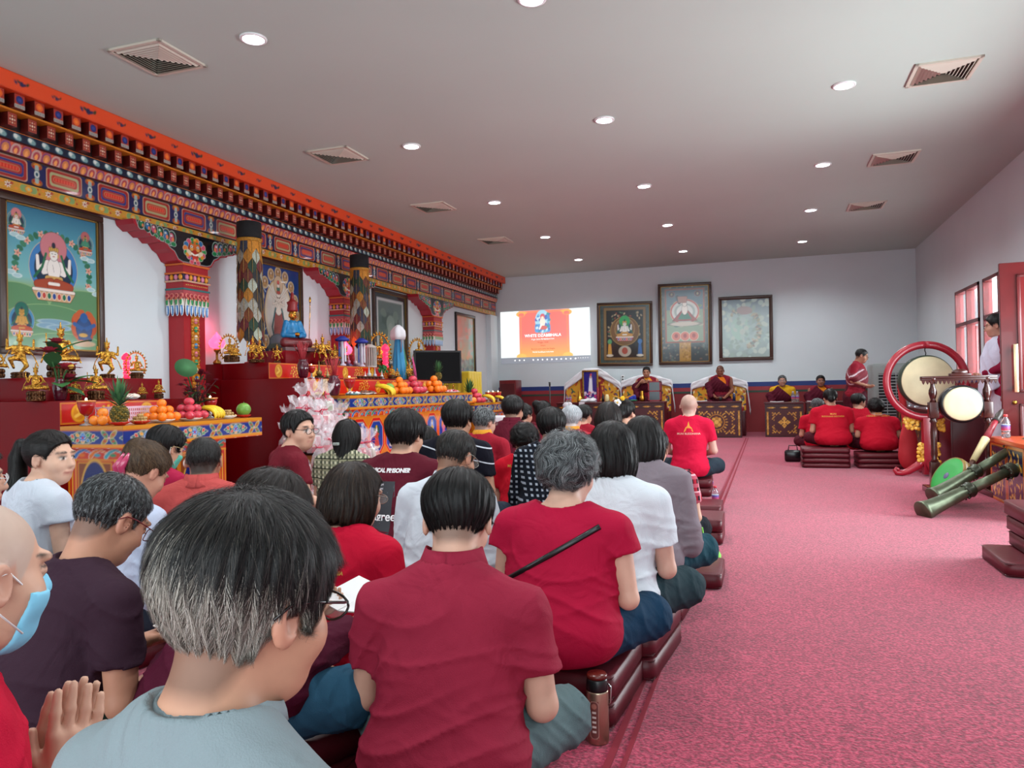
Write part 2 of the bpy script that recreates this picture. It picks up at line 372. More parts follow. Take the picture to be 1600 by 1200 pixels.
for wi, (a, c) in enumerate(WINS):
    b = MB(); x0, x1 = RX - .02, RX + .10
    b.box(x0, x1, a, a + .05, WZ0, WZ1); b.box(x0, x1, c - .05, c, WZ0, WZ1); b.box(x0, x1, a, c, WZ1 - .05, WZ1); b.box(x0, x1, a, c, WZ0, WZ0 + .05)
    b.box(x0, x1, (a + c) / 2 - .025, (a + c) / 2 + .025, WZ0, WZ1); b.box(x0, x1, a, c, 2.02, 2.08)
    w = struct(b.build('window_%d' % (wi + 1), m_winwood))
    g = MB(); g.box(RX + .05, RX + .054, a + .02, c - .02, WZ0 + .02, WZ1 - .02); g.build('pane', m_glass, w)
    for k, yy in enumerate((a + .05, (a + c) / 2 + .025)):
        g = MB(); R = Matrix.Translation((RX + .1, yy, 0)) @ Matrix.Rotation(math.radians(-62), 4, 'Z'); wd = (c - a) / 2 - .08
        g.box(0, .03, 0, .04, WZ0 + .05, 2.0, M=R); g.box(0, .03, wd - .04, wd, WZ0 + .05, 2.0, M=R); g.box(0, .03, 0, wd, 1.95, 2.0, M=R); g.box(0, .03, 0, wd, WZ0 + .05, WZ0 + .11, M=R)
        g.build('sash', m_winwood, w)
# ceiling lamps and air vents
LIGHTS = [(-3.78, [2.2, 4.98, 7.8, 10.6, 13.37, 16.0]), (-1.53, [2.35, 5.19, 7.8, 10.57, 13.27, 15.96]), (.79, [2.1, 4.9, 7.75, 10.45, 13.1, 15.9])]
m_lamp = mat('lamp_diffuser', 'ffffff', .5, emit='f2f8ff', es=30.0)
lamp0 = None
for li, (x, yl) in enumerate(LIGHTS):
    for i, y in enumerate(yl):
        lab = 'round recessed ceiling lamp, %s, %s' % (('cornice row', 'middle row', 'window row')[li],
              ('behind the camera', 'first from camera', 'second from camera', 'third from camera', 'fourth from camera', 'closest to far wall')[i])
        if lamp0 is None:
            t = lamp0 = thing('ceiling_lamp', lab, 'lamp', (x, y, CZ), 0, 'recessed ceiling lamps')
            MB().lathe([(.085, 0), (.105, 0), (.105, -.012), (.085, -.016), (.085, 0)], 32).build('rim', mat('lamp_rim', 'f0f0f0', .4), t)
            MB().lathe([(.083, -.004), (.083, -.008)], 32).build('diffuser', m_lamp, t)
        else: t = dup(lamp0, (x, y, CZ), label=lab)
        l = bpy.data.lights.new('lamp_light', 'SPOT'); l.energy = 74; l.spot_size = math.radians(150); l.spot_blend = .6; l.shadow_soft_size = .08; l.color = (.93, .97, 1)
        o = bpy.data.objects.new('lamp_light', l); COL.objects.link(o); o.parent = t; o.location = (0, 0, -.03)
vent0 = None
for vi, (x, yl) in enumerate([(-4.73, [4.98, 7.77, 10.5, 13.3]), (1.62, [7.75, 10.5, 13.15])]):
    for i, y in enumerate(yl):
        lab = 'square ceiling air vent with slats, %s, %s' % (('beside the painted cornice', 'on the window side')[vi], ('nearest the camera', 'second from the camera', 'third from the camera', 'farthest from the camera')[i])
        if vent0 is None:
            t = vent0 = thing('ceiling_vent', lab, 'air vent', (x, y, CZ), 0, 'ceiling air vents')
            b = MB(); s = .27
            b.box(-s, s, -s, -s + .03, -.018, 0); b.box(-s, s, s - .03, s, -.018, 0); b.box(-s, -s + .03, -s, s, -.018, 0); b.box(s - .03, s, -s, s, -.018, 0); b.build('frame', mat('vent_plastic', 'cfc8b8', .5), t)
            b = MB()
            for k in range(7):
                q = .23 - k * .031
                for a in range(4):
                    R = Matrix.Rotation(a * math.pi / 2, 4, 'Z'); b.add([R @ Vector(p) for p in ((-q, -q, -.004), (q, -q, -.004), (q - .02, -q + .022, -.026), (-q + .02, -q + .022, -.026))], [(0, 1, 2, 3)])
            b.build('slat', MATS['vent_plastic'], t); MB().box(-.24, .24, -.24, .24, -.003, -.001).build('backing', mat('vent_dark', '4a4640', .8), t)
        else: dup(vent0, (x, y, CZ), label=lab)
# ---------------------------------------------------------------- painted cornice along the altar wall
Y0, Y1 = 3.2, 17.74
cor = thing('painted_cornice', 'long painted wooden cornice with carved blocks running above the altars', 'cornice', (-6.3, 10.5, 3.0))
O = Vector(cor.location)
def on(o, loc): o.location = Vector(loc) - O; return o
def band(name, X, z0, z1, paint, res=.009, m=None, base='d05020', tilt=0, y0=Y0, y1=Y1):
    """painted band facing the room; tilt leans the upper edge out"""
    cv = Cv(y1 - y0, z1 - z0, res, base); paint(cv)
    M = Matrix(((0, -1, tilt / (z1 - z0), X), (1, 0, 0, y0), (0, 0, 1, z0), (0, 0, 0, 1)))
    o = cv.build(name, Matrix.Translation(-O) @ M, m or m_vc, cor); return o
def rep(cv, sp, f, off=0):
    """paint one period and tile it"""
    U = cv.u.copy(); n = int(cv.w / sp) + 2; cv.k = np.floor((U + off) / sp); cv.u = (U + off) - cv.k * sp; f(cv, sp); cv.u = U
def mixk(cv, col, sel):
    """recolour helper: keep only where period index matches"""
    return sel(cv.k)
# solid body behind
b = MB()
b.box(-6.449, -6.36, Y0, Y1, 3.0, 3.42, '6a2018'); b.box(-6.449, -6.33, Y0, Y1, 3.42, 3.53, '6a2018'); b.box(-6.449, -6.30, Y0, Y1, 3.53, 3.66, '220806'); b.box(-6.449, -6.24, Y0, Y1, 3.66, 3.80, '1e0605'); b.box(-6.449, -6.08, Y0, Y1, 3.80, 3.958, 'd8441c')
b.box(-6.36, -6.30, Y0, Y1, 3.522, 3.532, 'c8661e'); b.box(-6.30, -6.17, Y0, Y1, 3.655, 3.672, 'c8741c'); b.box(-6.36, -6.335, Y0, Y1, 3.425, 3.437, 'c84a26')
b.box(-6.36, -6.35, Y0, Y1, 3.0, 3.012, 'c8861e'); b.box(-6.36, -6.35, Y0, Y1, 3.100, 3.108, '18101a'); b.box(-6.36, -6.35, Y0, Y1, 3.322, 3.330, '18101a')
b.add([(v[0], v[1], v[2]) for v in []], [])
for i in range(len(b.v)): b.v[i] = tuple(Vector(b.v[i]) - O)
b.build('beam', m_vc, cor)
def fascia(cv):
    def f(c, sp):
        h = c.h / 2
        for (x, s) in ((.18, 1), (.52, .7), (.86, 1.3), (1.25, .8)):
            for k in range(-2, 3):
                c.ell(x + k * .028 * s, h + .012 * ((k * 7) % 3 - 1), .018 * s, .011 * s, ['1b2350', '233a2c', '2a2348', '1b2350', '283a20'][(k + 2) % 5], ang=.5 * k)
            c.ell(x, h, .02 * s, .022 * s, '1a1f48')
    rep(cv, 1.45, f); cv.rect(-1, cv.w + 1, 0, .006, 'a03010'); cv.rect(-1, cv.w + 1, cv.h - .006, cv.h, 'b83a14')
band('fascia_board', -6.078, 3.802, 3.956, fascia, .010, base='e04a1c')
# upper painted blocks with alternating blue and orange discs, lower blocks with white lattice
def block(face, w, h, dep, kind):
    b = MB(); b.box(0, dep, -w / 2, w / 2, 0, h, '5a140e'); o = b.build(face, m_vc, cor)
    cv = Cv(w, h, .005, '6a1a14')
    if kind < 2:
        cv.rect(.006, w - .006, .03, h - .004, 'b8402a'); cv.rect(.012, w - .012, .034, h - .01, 'a02a1e')
        cv.ell(w / 2, h * .62, w * .34, h * .28, ['1c2c6c', 'e0601c'][kind]); cv.ell(w / 2, h * .62, w * .16, h * .13, ['2c4090', 'ec7c2c'][kind])
        for k in range(4): cv.ell(.014 + k * (w - .028) / 3, .02, .016, .014, '8c8a86', 'b8b0a0', .003)
    else:
        cv.rect(.004, w - .004, .004, h - .004, 'b85040'); cv.rect(.009, w - .009, .009, h - .009, '8a2a20')
        for a in range(3):
            for c in range(3): cv.ell(w * (.25 + .25 * a), h * (.25 + .25 * c), w * .08, h * .07, 'd8b8a0' if (a + c) % 2 else 'c87a50')
        cv.ell(w / 2, h / 2, w * .09, h * .08, 'f0e0c0')
    Mf = Matrix(((0, -1, 0, dep + .001), (1, 0, 0, -w / 2), (0, 0, 1, 0), (0, 0, 0, 1)))
    f2 = cv.build('face', Mf, m_vc, None); 
    # join the face into the block mesh
    V = [v.co[:] for v in o.data.vertices]; n = len(V); F1 = [tuple(p.vertices) for p in o.data.polygons]
    C1 = [tuple(d.color[:3]) for d in o.data.color_attributes['Col'].data]
    V2 = [v.co[:] for v in f2.data.vertices]; C2 = [tuple(d.color[:3]) for d in f2.data.color_attributes['Col'].data]; F2 = [tuple(p.vertices) for p in f2.data.polygons]
    bpy.data.objects.remove(f2); bpy.data.objects.remove(o); q = MB(); q.add(V, F1); q.add(V2, F2); q.c = C1 + C2; r = q.build(face, m_vc, cor); return r
protos = [block('carved_block', .10, .125, .12, 0), block('carved_block', .10, .125, .12, 1), block('lattice_block', .085, .115, .09, 2)]
n = int((Y1 - Y0 - .1) / .19)
for i in range(n):
    y = Y0 + .12 + i * .19
    for p, X, z in ((protos[i % 2], -6.24, 3.673), (protos[2], -6.30, 3.537)):
        o = p if (p is protos[2] and i == 0) or (p is not protos[2] and i < 2) else p.copy()
        if o is not p: COL.objects.link(o)
        on(o, (X, y, z))
def cloud(cv):
    def f(c, sp):
        h = c.h / 2; c.ell(.07, h, .045, h * .9, '1a4a5c'); c.ell(.07, h, .03, h * .6, 'a8c0b8'); c.ell(.055, h * 1.2, .02, h * .5, 'd8e0d8'); c.ell(.09, h * .8, .02, h * .5, '7aa0a0')
    rep(cv, .14, f)
band('cloud_band', -6.295, 3.445, 3.522, cloud, .008, base='0c1a34')
def petals(cv):
    def f(c, sp):
        for k, (c1, c2) in enumerate((('7a3068', 'c87a3c'), ('b89a90', 'a83a44'))):
            x = .05 + k * .1; h = c.h
            c.put(np.hypot((c.u - x) / .048, np.maximum(0, (c.v - h * .5)) / (h * .5) * 1.0) - 1, c1, 'c04a34', .12, aa=.06)
            c.put(np.hypot((c.u - x) / .034, (c.v - h * .4) / (h * .42)) - 1, c2, aa=.08)
            c.put(np.hypot((c.u - x) / .016, (c.v - h * .3) / (h * .28)) - 1, 'e89a4c', aa=.1)
            c.ell(x + .05, h * .85, .014, .014, 'd85a30')
    rep(cv, .2, f)
band('petal_band', -6.325, 3.335, 3.425, petals, .008, base='9a2a20', tilt=.035)
def goldband(cv):
    def f(c, sp):
        h = c.h / 2
        for k in range(10): c.ell(k * sp / 9, h + (h * .45 if k % 2 else -h * .45), .02, .012, 'd88420' if k % 3 else 'a83420')
        c.flower(sp * .25, h, .034, 7, 'd8d0c0', '8a2a3a', edge='b86018', ew=.004)
        for q in (-1, 1): c.ell(sp * .75 + q * .045, h, .04, h * .85, '7c9a5c', 'c8a030', .004)
        c.ell(sp * .75, h, .032, h * .6, 'd8a02c', 'b84a20', .004); c.ell(sp * .75, h, .012, .012, 'a8b090')
        c.rect(0, sp, 0, .008, 'c8901e'); c.rect(0, sp, c.h - .008, c.h, 'c8901e')
    rep(cv, .40, f)
band('flower_band', -6.352, 3.245, 3.325, goldband, .007, base='c08a24')
band('flower_band', -6.352, 3.014, 3.098, goldband, .007, base='c08a24')
def frieze(cv):
    hh = cv.h
    def f(c, sp):
        h = c.h / 2; x = sp / 2
        c.rect(0.02, sp - .02, .006, c.h - .006, '141d52', r=.06)
        odd = (c.k % 2 == 1)
        for (w, hf, c0, c1) in ((.195, .92, 'c89870', 'd0a080'), (.185, .86, '9a2020', '9a2020'), (.158, .62, 'a8a878', '2c3678'), (.14, .40, 'b03020', 'a02c24')):
            qx = abs(c.u - x) - w + .03; qy = abs(c.v - h) - h * hf + .03
            d = np.hypot(np.maximum(qx, 0), np.maximum(qy, 0)) + np.minimum(np.maximum(qx, qy), 0) - .03
            c.put(d, c0); c.put(np.where(odd, d, 1), c1)
        c.rect(x - .115, x + .115, h - .022, h + .022, 'c8281e', r=.02, edge='b8a070', ew=.004)
        for k in range(7): c.ell(x - .09 + k * .03, h, .009, .016, 'd8563a')
        for xx in (0, sp):
            for s in (-1, 1):
                c.ell(xx, h + s * h * .72, .055, h * .32, '9a5a20'); c.ell(xx, h + s * h * .8, .03, h * .16, 'd8862c'); c.ell(xx - .03, h + s * h * .62, .012, .012, 'b02a20'); c.ell(xx + .03, h + s * h * .62, .012, .012, 'b02a20')
            c.rect(xx - .02, xx + .02, .02, c.h - .02, '9ab0a8', r=.02); c.ell(xx, h, .027, .034, 'c8d0c8', '12183c', .004); c.ell(xx, h, .014, .018, '1c4a5c')
    rep(cv, .578, f, off=.578 * 1.5 - (5.47 - Y0) % .578 + 0)
band('frieze_panel', -6.348, 3.11, 3.32, frieze, .0075, m=m_vcg, base='1a1430')

# ---------------------------------------------------------------- pillars with carved brackets
def pillar(y, i):
    t = thing('painted_pillar', 'red wall pillar with carved bracket and hanging blue petals, ' + ['beside the great blue deity painting', 'behind the farther patchwork banner', 'beside the black television'][i], 'pillar', (-6.33, y, 0), 0, 'carved wall pillars')
    if i: return None
    w = .17
    b = MB(); b.box(-.115, .10, -w, w, 0, 2.42, 'a0101c'); b.build('shaft', m_vc, t)
    # jewel strip on the room face
    b = MB(); b.box(.10, .112, -.06, .06, .9, 2.35, 'b8721e')
    g = random.Random(3)
    for k in range(40):
        z = .92 + k * .036
        for s in (-1, 1): b.ball((.112, s * (.04 + .012 * (k % 2)), z), (.012, .018, .02), 8, ['c8862a', 'a86418'][k % 2])
    for k, c in enumerate(['2a9a6c', 'd8c8b0', '3a8ac0', 'd87a8c'] * 4):
        z = 2.28 - k * .095
        if z > .93: b.ball((.118, 0, z), (.018, .027, .034), 12, c); b.lathe([(.036, -.004), (.036, .004)], 12, (.114, 0, z), 'c8902c', M=Matrix.Identity(4))
    b.build('jewel_strip', m_vcg, t)
    b = MB()  # capital stack
    for z0, z1, o, c in ((2.24, 2.34, .035, 'b04a50'), (2.34, 2.36, .045, '2c7070'), (2.36, 2.43, .03, 'a01a24'), (2.43, 2.45, .05, 'c89a80'), (2.52, 2.54, .05, 'c8641e'), (2.54, 2.62, .03, 'a01a24'), (2.62, 2.64, .045, 'c8641e')):
        b.box(-.115, .10 + o, -w - o, w + o, z0, z1, c)
    b.box(-.115, .13, -w - .03, w + .03, 2.45, 2.52, '1c2040')
    for k in range(6):   # row of coloured petals
        y_ = -w + .02 + k * .062; b.ball((.135, y_, 2.485), (.02, .026, .034), 10, ['d07a9c', 'd8901c'][k % 2])
    for k in range(4): b.ball((-.09 + k * .062, -w - .035, 2.485), (.026, .02, .034), 10, ['d07a9c', 'd8901c'][k % 2])
    for k in range(12): b.ball((.135, -w + .01 + k * .03, 2.40), (.008, .008, .008), 6, 'd8b060')
    b.build('capital', m_vc, t)
    # hanging petals valance
    b = MB()
    def leafrow(fn):
        for k in range(5):
            y_ = -.15 + k * .075; fn(y_)
    def lf(P, n_):
        pass
    for side in (0, 1):
        cnt = 6 if side == 0 else 4
        for k in range(cnt):
            q = -w - .02 + (k + .5) * (2 * w + .04) / cnt if side == 0 else -.115 + (k + .5) * .26 / cnt
            def bal(dz, r1, r2, o, c):
                p = (.14 + o, q, dz) if side == 0 else (q, -w - .04 - o, dz); r = (.012, r1, r2) if side == 0 else (r1, .012, r2); b.ball(p, r, 10, c)
            bal(2.14, .031, .10, 0, 'd8dcdc'); bal(2.12, .022, .07, .006, '2a7ac0'); bal(2.11, .008, .05, .012, 'e8f0f4'); bal(2.20, .026, .05, .008, 'e8e0d0'); bal(2.205, .018, .04, .014, '1c8a4a')
            bal(2.235, .014, .016, .016, 'c86a4a'); bal(2.275, .034, .03, .004, 'd87a70'); bal(2.275, .02, .018, .010, '9a1a28')
    b.box(-.115, .13, -w - .03, w + .03, 2.16, 2.27, 'c8b8a8')
    b.build('petal_valance', m_vc, t)
    # bracket arms along the wall, scalloped outline
    def arm(sy):
        pts = [(0, 3.0), (.90, 3.0), (.88, 2.95), (.80, 2.90), (.74, 2.91), (.66, 2.86), (.60, 2.87), (.54, 2.82), (.46, 2.83), (.40, 2.77), (.33, 2.74), (.27, 2.66), (.20, 2.64), (0, 2.64)]
        return [(sy * a, z) for a, z in pts]
    b = MB(); pl = arm(-1) + arm(1)[::-1]
    pl = arm(1)[1:-1] + [(-p[0], p[1]) for p in arm(1)[1:-1]][::-1]
    b.prism(pl, -.115, .12, 'a0182a', axis='x'); b.build('bracket', m_vc, t)
    # painted face of the bracket
    cv = Cv(1.84, .38, .0065, 'a0182a'); cx = .92
    top = [(p[0] * .965 + (0), p[1]) for p in arm(1)[1:-1]]
    P = [(cx + a, (z - 2.63) * .97 + .004) for a, z in [(x * .95, z + .02) for x, z in arm(1)[1:-1]]] + [(cx - a, (z - 2.63) * .97 + .004) for a, z in [(x * .95, z + .02) for x, z in arm(1)[1:-1]]][::-1]
    cv.poly(P, '12161a', edge='8a9a98', ew=.008)
    g = random.Random(5)
    for s in (-1, 1):
        for k in range(6):
            x = cx + s * (.36 + k * .085); y = .26 + .015 * k; r = .062 - k * .004
            cv.ell(x, y, r, r * 1.3, '123a2c', 'a8b8b0', .006, ang=s * .3); cv.ell(x, y + .01, r * .6, r * .8, ['b84a6a', '2a6a9c', '1e7a4a'][k % 3]); cv.ell(x - s * .02, y - .01, r * .32, r * .4, 'd87a50'); cv.ell(x, y + .03, r * .25, r * .2, 'c8d0c8')
            if k < 4: cv.ell(x - s * .03, y - .06 - .0 * k, r * .6, r * .4, '1c7a48', 'a8b8b0', .004)
    # lion face: mane, cheeks, eyes, curls
    for a in range(14):
        q = a / 14 * 6.283; cv.ell(cx + .15 * math.cos(q), .19 + .11 * math.sin(q), .035, .03, ['2a8a4a', 'c84a6a', '2a6aa0', 'd87a30'][a % 4], 'c8d0c0', .004)
    cv.ell(cx, .19, .11, .10, '9a3a1c'); cv.ell(cx, .24, .075, .05, 'c8662a')
    for s in (-1, 1):
        cv.ell(cx + s * .05, .20, .030, .026, 'd89a4a', '4a1810', .005); cv.ell(cx + s * .05, .225, .02, .015, 'f0ece0', '201010', .003); cv.ell(cx + s * .05, .225, .009, .009, '101010')
        cv.ell(cx + s * .09, .15, .045, .028, 'd8c8a8', ang=s * .5); cv.ell(cx + s * .12, .12, .03, .02, 'd88a30', ang=s * .5); cv.ell(cx + s * .035, .27, .02, .014, '2a7a4c'); cv.ell(cx + s * .05, .045, .03, .022, 'c84a60', 'e8b0a8', .004)
    cv.ell(cx, .17, .03, .02, 'a82a20'); cv.seg([(cx - .05, .145), (cx, .125), (cx + .05, .145)], .01, 'f0ece0'); cv.ell(cx, .09, .04, .035, 'c83a2c'); cv.ell(cx, .07, .018, .018, 'd8a0a0'); cv.ell(cx, .305, .02, .016, 'd8b040')
    M = Matrix(((0, -1, 0, .122), (1, 0, 0, -.92), (0, 0, 1, 2.63), (0, 0, 0, 1)))
    # keep only the part of the face inside the bracket outline
    o = cv.build('bracket_painting', M, m_vcg, t)
    return t
def clip_bracket(o):
    me = o.data; import bmesh
    pts = [(.90, 3.0), (.88, 2.95), (.80, 2.90), (.74, 2.91), (.66, 2.86), (.60, 2.87), (.54, 2.82), (.46, 2.83), (.40, 2.77), (.33, 2.74), (.27, 2.66), (.20, 2.64), (0, 2.64)]
    xs = [p[0] for p in pts][::-1]; zs = [p[1] for p in pts][::-1]; bm = bmesh.new(); bm.from_mesh(me)
    dead = [f for f in bm.faces if (lambda c: abs(c.y) > .9 or c.z > 3.0 or c.z < np.interp(abs(c.y), xs, zs) + .001)(f.calc_center_median())]
    bmesh.ops.delete(bm, geom=dead, context='FACES'); bm.to_mesh(me); bm.free()
cor['kind'] = 'thing'
pl0 = pillar(7.05, 0); clip_bracket([c for c in pl0.children if c.name.startswith('bracket_painting')][0])
PLAB = ['beside the great blue deity painting', 'behind the farther patchwork banner', 'beside the black television']
for i, y in ((1, 10.45), (2, 13.85)): dup(pl0, (-6.33, y, 0), label='red wall pillar with carved bracket and hanging blue petals, ' + PLAB[i])
for o in list(COL.objects):
    if o.name.startswith('painted_pillar'): o['kind'] = 'thing'
# plaster pilaster in the far corner
b = MB(); b.box(LX, LX + .12, 17.3, BY, 0, 3.0); struct(b.build('trim_3', m_white))
# ---------------------------------------------------------------- framed paintings
def deity(cv, cx, cy, s, skin='e8e4dc', halo='c88a8c', aura='2c5a8c', robe='b04a30', leaf='2c6a4a', throne='c8a078', arms=4, crown='c8a050'):
    """seated figure: aura disc, head halo, body, arms, crossed legs, lotus throne; s = half height"""
    cv.ell(cx, cy + .10 * s, .62 * s, .66 * s, aura, 'c8b080', .012 * s); cv.ell(cx, cy + .08 * s, .5 * s, .52 * s, '24384c')
    cv.ell(cx, cy + .58 * s, .34 * s, .36 * s, halo, '7a4a4c', .01 * s)
    for q in (-1, 1):
        if arms >= 4: cv.seg([(cx + q * .16 * s, cy + .22 * s), (cx + q * .40 * s, cy + .05 * s), (cx + q * .42 * s, cy + .34 * s)], .055 * s, skin, '5a4a44', .008 * s, w1=.035 * s)
        cv.seg([(cx + q * .17 * s, cy + .22 * s), (cx + q * .27 * s, cy - .02 * s), (cx + q * .03 * s, cy + .04 * s)], .058 * s, skin, '5a4a44', .008 * s, w1=.035 * s)
        cv.seg([(cx + q * .2 * s, cy + .42 * s), (cx + q * .3 * s, cy + .1 * s), (cx + q * .5 * s, cy - .15 * s)], .03 * s, leaf)
    cv.ell(cx, cy + .08 * s, .17 * s, .26 * s, skin, '5a4a44', .008 * s); cv.seg([(cx - .03 * s, cy + .18 * s), (cx, cy + .02 * s)], .004 * s, '5a4a44')
    cv.seg([(cx - .17 * s, cy - .14 * s), (cx + .17 * s, cy - .14 * s)], .06 * s, 'c8a05a')
    for q in (-1, 1): cv.seg([(cx + q * .08 * s, cy - .22 * s), (cx + q * .42 * s, cy - .30 * s), (cx - q * .08 * s, cy - .32 * s)], .09 * s, robe, '4a2018', .008 * s)
    cv.seg([(cx - .12 * s, cy - .26 * s), (cx + .12 * s, cy - .26 * s)], .035 * s, skin)
    cv.ell(cx, cy + .42 * s, .105 * s, .14 * s, skin, '5a4a44', .008 * s); cv.ell(cx, cy + .38 * s, .03 * s, .012 * s, 'a84a40')
    for q in (-1, 1): cv.ell(cx + q * .04 * s, cy + .44 * s, .02 * s, .009 * s, '2a2020'); cv.ell(cx + q * .115 * s, cy + .40 * s, .02 * s, .045 * s, crown)
    for k in range(-2, 3): cv.ell(cx + k * .05 * s, cy + .56 * s - abs(k) * .012 * s, .024 * s, .05 * s, crown, '5a3a20', .006 * s)
    cv.ell(cx, cy + .64 * s, .05 * s, .07 * s, '2a3040')
    cv.seg([(cx - .52 * s, cy - .42 * s), (cx + .52 * s, cy - .42 * s)], .035 * s, 'e8dcd0', '2a3a3a', .01 * s)
    cv.poly([(cx - .55 * s, cy - .46 * s), (cx + .55 * s, cy - .46 * s), (cx + .42 * s, cy - .66 * s), (cx - .42 * s, cy - .66 * s)], throne, '3a3028', .01 * s)
    for k in range(-3, 4): cv.ell(cx + k * .13 * s, cy - .55 * s, .045 * s, .07 * s, ['2a4a8c', 'b84a40', '2a6a4a'][k % 3], 'e8dcc8', .01 * s)
def framed(name, label, M4, w, h, paint, fcol='3a2418', fw=.06, base='406080', res=.008, mount=None, gilt='8a6a34'):
    """M4: facing matrix with origin at lower left of the frame"""
    t = thing(name, label, 'framed painting', (0, 0, 0)); t.matrix_world = M4
    t.location = M4.translation; t.rotation_euler = M4.to_euler()
    b = MB(); d = .045; fm = mat('frame_' + fcol, fcol, .3, noise=.15, nscale=12)
    for x0, x1, z0, z1 in ((0, w, 0, fw), (0, w, h - fw, h), (0, fw, fw, h - fw), (w - fw, w, fw, h - fw)): b.rbox(x0, x1, -d, 0, z0, z1, .008)
    b.build('frame', fm, t)
    b = MB(); g = fw * .25
    for x0, x1, z0, z1 in ((fw - .004, w - fw + .004, fw - .004, fw + g), (fw - .004, w - fw + .004, h - fw - g, h - fw + .004), (fw - .004, fw + g, fw, h - fw), (w - fw - g, w - fw + .004, fw, h - fw)): b.box(x0, x1, -d + .012, -.01, z0, z1)
    b.build('gilt_edge', mat('gilt_' + gilt, gilt, .35, metal=.7), t)
    cv = Cv(w - 2 * fw, h - 2 * fw, res, base); paint(cv)
    cv.build('picture', Matrix.Translation((fw, -.014, fw)), mat('picture_behind_glass', rough=.12, vcol=True, spec=.5, coat=.25), t)
    return t
def mtn(cv, pts, col, hi):
    w, h = cv.w, cv.h
    for (x, y, rx, ry) in pts: cv.ell(x * w, y * h, rx * w, ry * h, col, hi, .006)
def paint_big(cv):
    w, h = cv.w, cv.h
    cv.grad([(0, '6c8c68'), (.3, '7a9a70'), (.45, '86aa88'), (.5, '7ab4b4'), (.8, '4c94a8'), (1, '2a6a88')])
    mtn(cv, [(.1, .28, .35, .17), (.85, .30, .4, .15), (.45, .2, .45, .12), (.95, .08, .4, .14), (.15, .06, .45, .13), (.6, .02, .5, .1)], '5c8a62', '8ab07a')
    for x, y, rx in ((.5, .20, .16), (.42, .17, .1), (.55, .16, .12)): cv.ell(x * w, y * h, rx * w, .018 * h, '7aa0b4', 'a8c0c8', .004)
    g = random.Random(2)
    for k in range(26):
        a = k / 25 * 3.6 - .25; x = w * .5 + .40 * w * math.cos(a); y = h * .56 + .27 * h * math.sin(a)
        cv.ell(x, y, .035, .026, ['2c6a50', '3a7a5c'][k % 2], ang=a)
        if k % 3 == 0: cv.flower(x, y, .035, 5, 'd8a08c', 'b87060', 'e8c8b8', .003)
    deity(cv, w * .5, h * .555, h * .31, halo='c47a80', aura='3c7ab4', robe='a04a34')
    for x, y, s, c, hl in ((.12, .86, .11, 'e0dcd0', 'c87a7c'), (.86, .80, .11, '3a8a6c', 'b06060'), (.16, .18, .15, 'c89a50', '2c6a5c')): deity(cv, w * x, h * y, h * s, skin=c, halo=hl, arms=2, aura='4a8ab0' if y < .5 else '5a8a90')
    for k in range(18): a = g.uniform(0, 6.28); cv.ell(w * .83 + .09 * math.cos(a) * w * 1.3, h * .19 + .10 * h * math.sin(a), .035, .05, ['a84a2c', 'b85a34'][k % 2], ang=a)
    cv.ell(w * .83, h * .17, .09, .11, '2a4a7c', '1a2a4c', .006); cv.ell(w * .83, h * .25, .045, .05, '2c5a94'); cv.seg([(w * .72, h * .2), (w * .83, h * .16), (w * .95, h * .2)], .02, '2c5a94'); cv.seg([(w * .78, h * .1), (w * .83, h * .15), (w * .9, h * .09)], .022, '24406c')
    cv.ell(w * .83, h * .055, .13, .03, 'b8a080'); cv.ell(w * .82, h * .12, .05, .02, 'c8a050')
    for (x, y) in ((.06, .52), (.12, .5), (.92, .47), (.98, .44), (.1, .78), (.16, .765), (.85, .70), (.92, .69)): cv.ell(x * w, y * h, .04, .018, 'a8c8cc', 'd8e8e4', .004)
FR = lambda y0, z0: Matrix(((0, -1, 0, LX + .002), (1, 0, 0, y0), (0, 0, 1, z0), (0, 0, 0, 1)))
framed('deity_painting', 'large framed blue and green painting of a white seated deity beside the first pillar', FR(4.86, 1.54), 1.11, 1.45, paint_big, res=.0065)
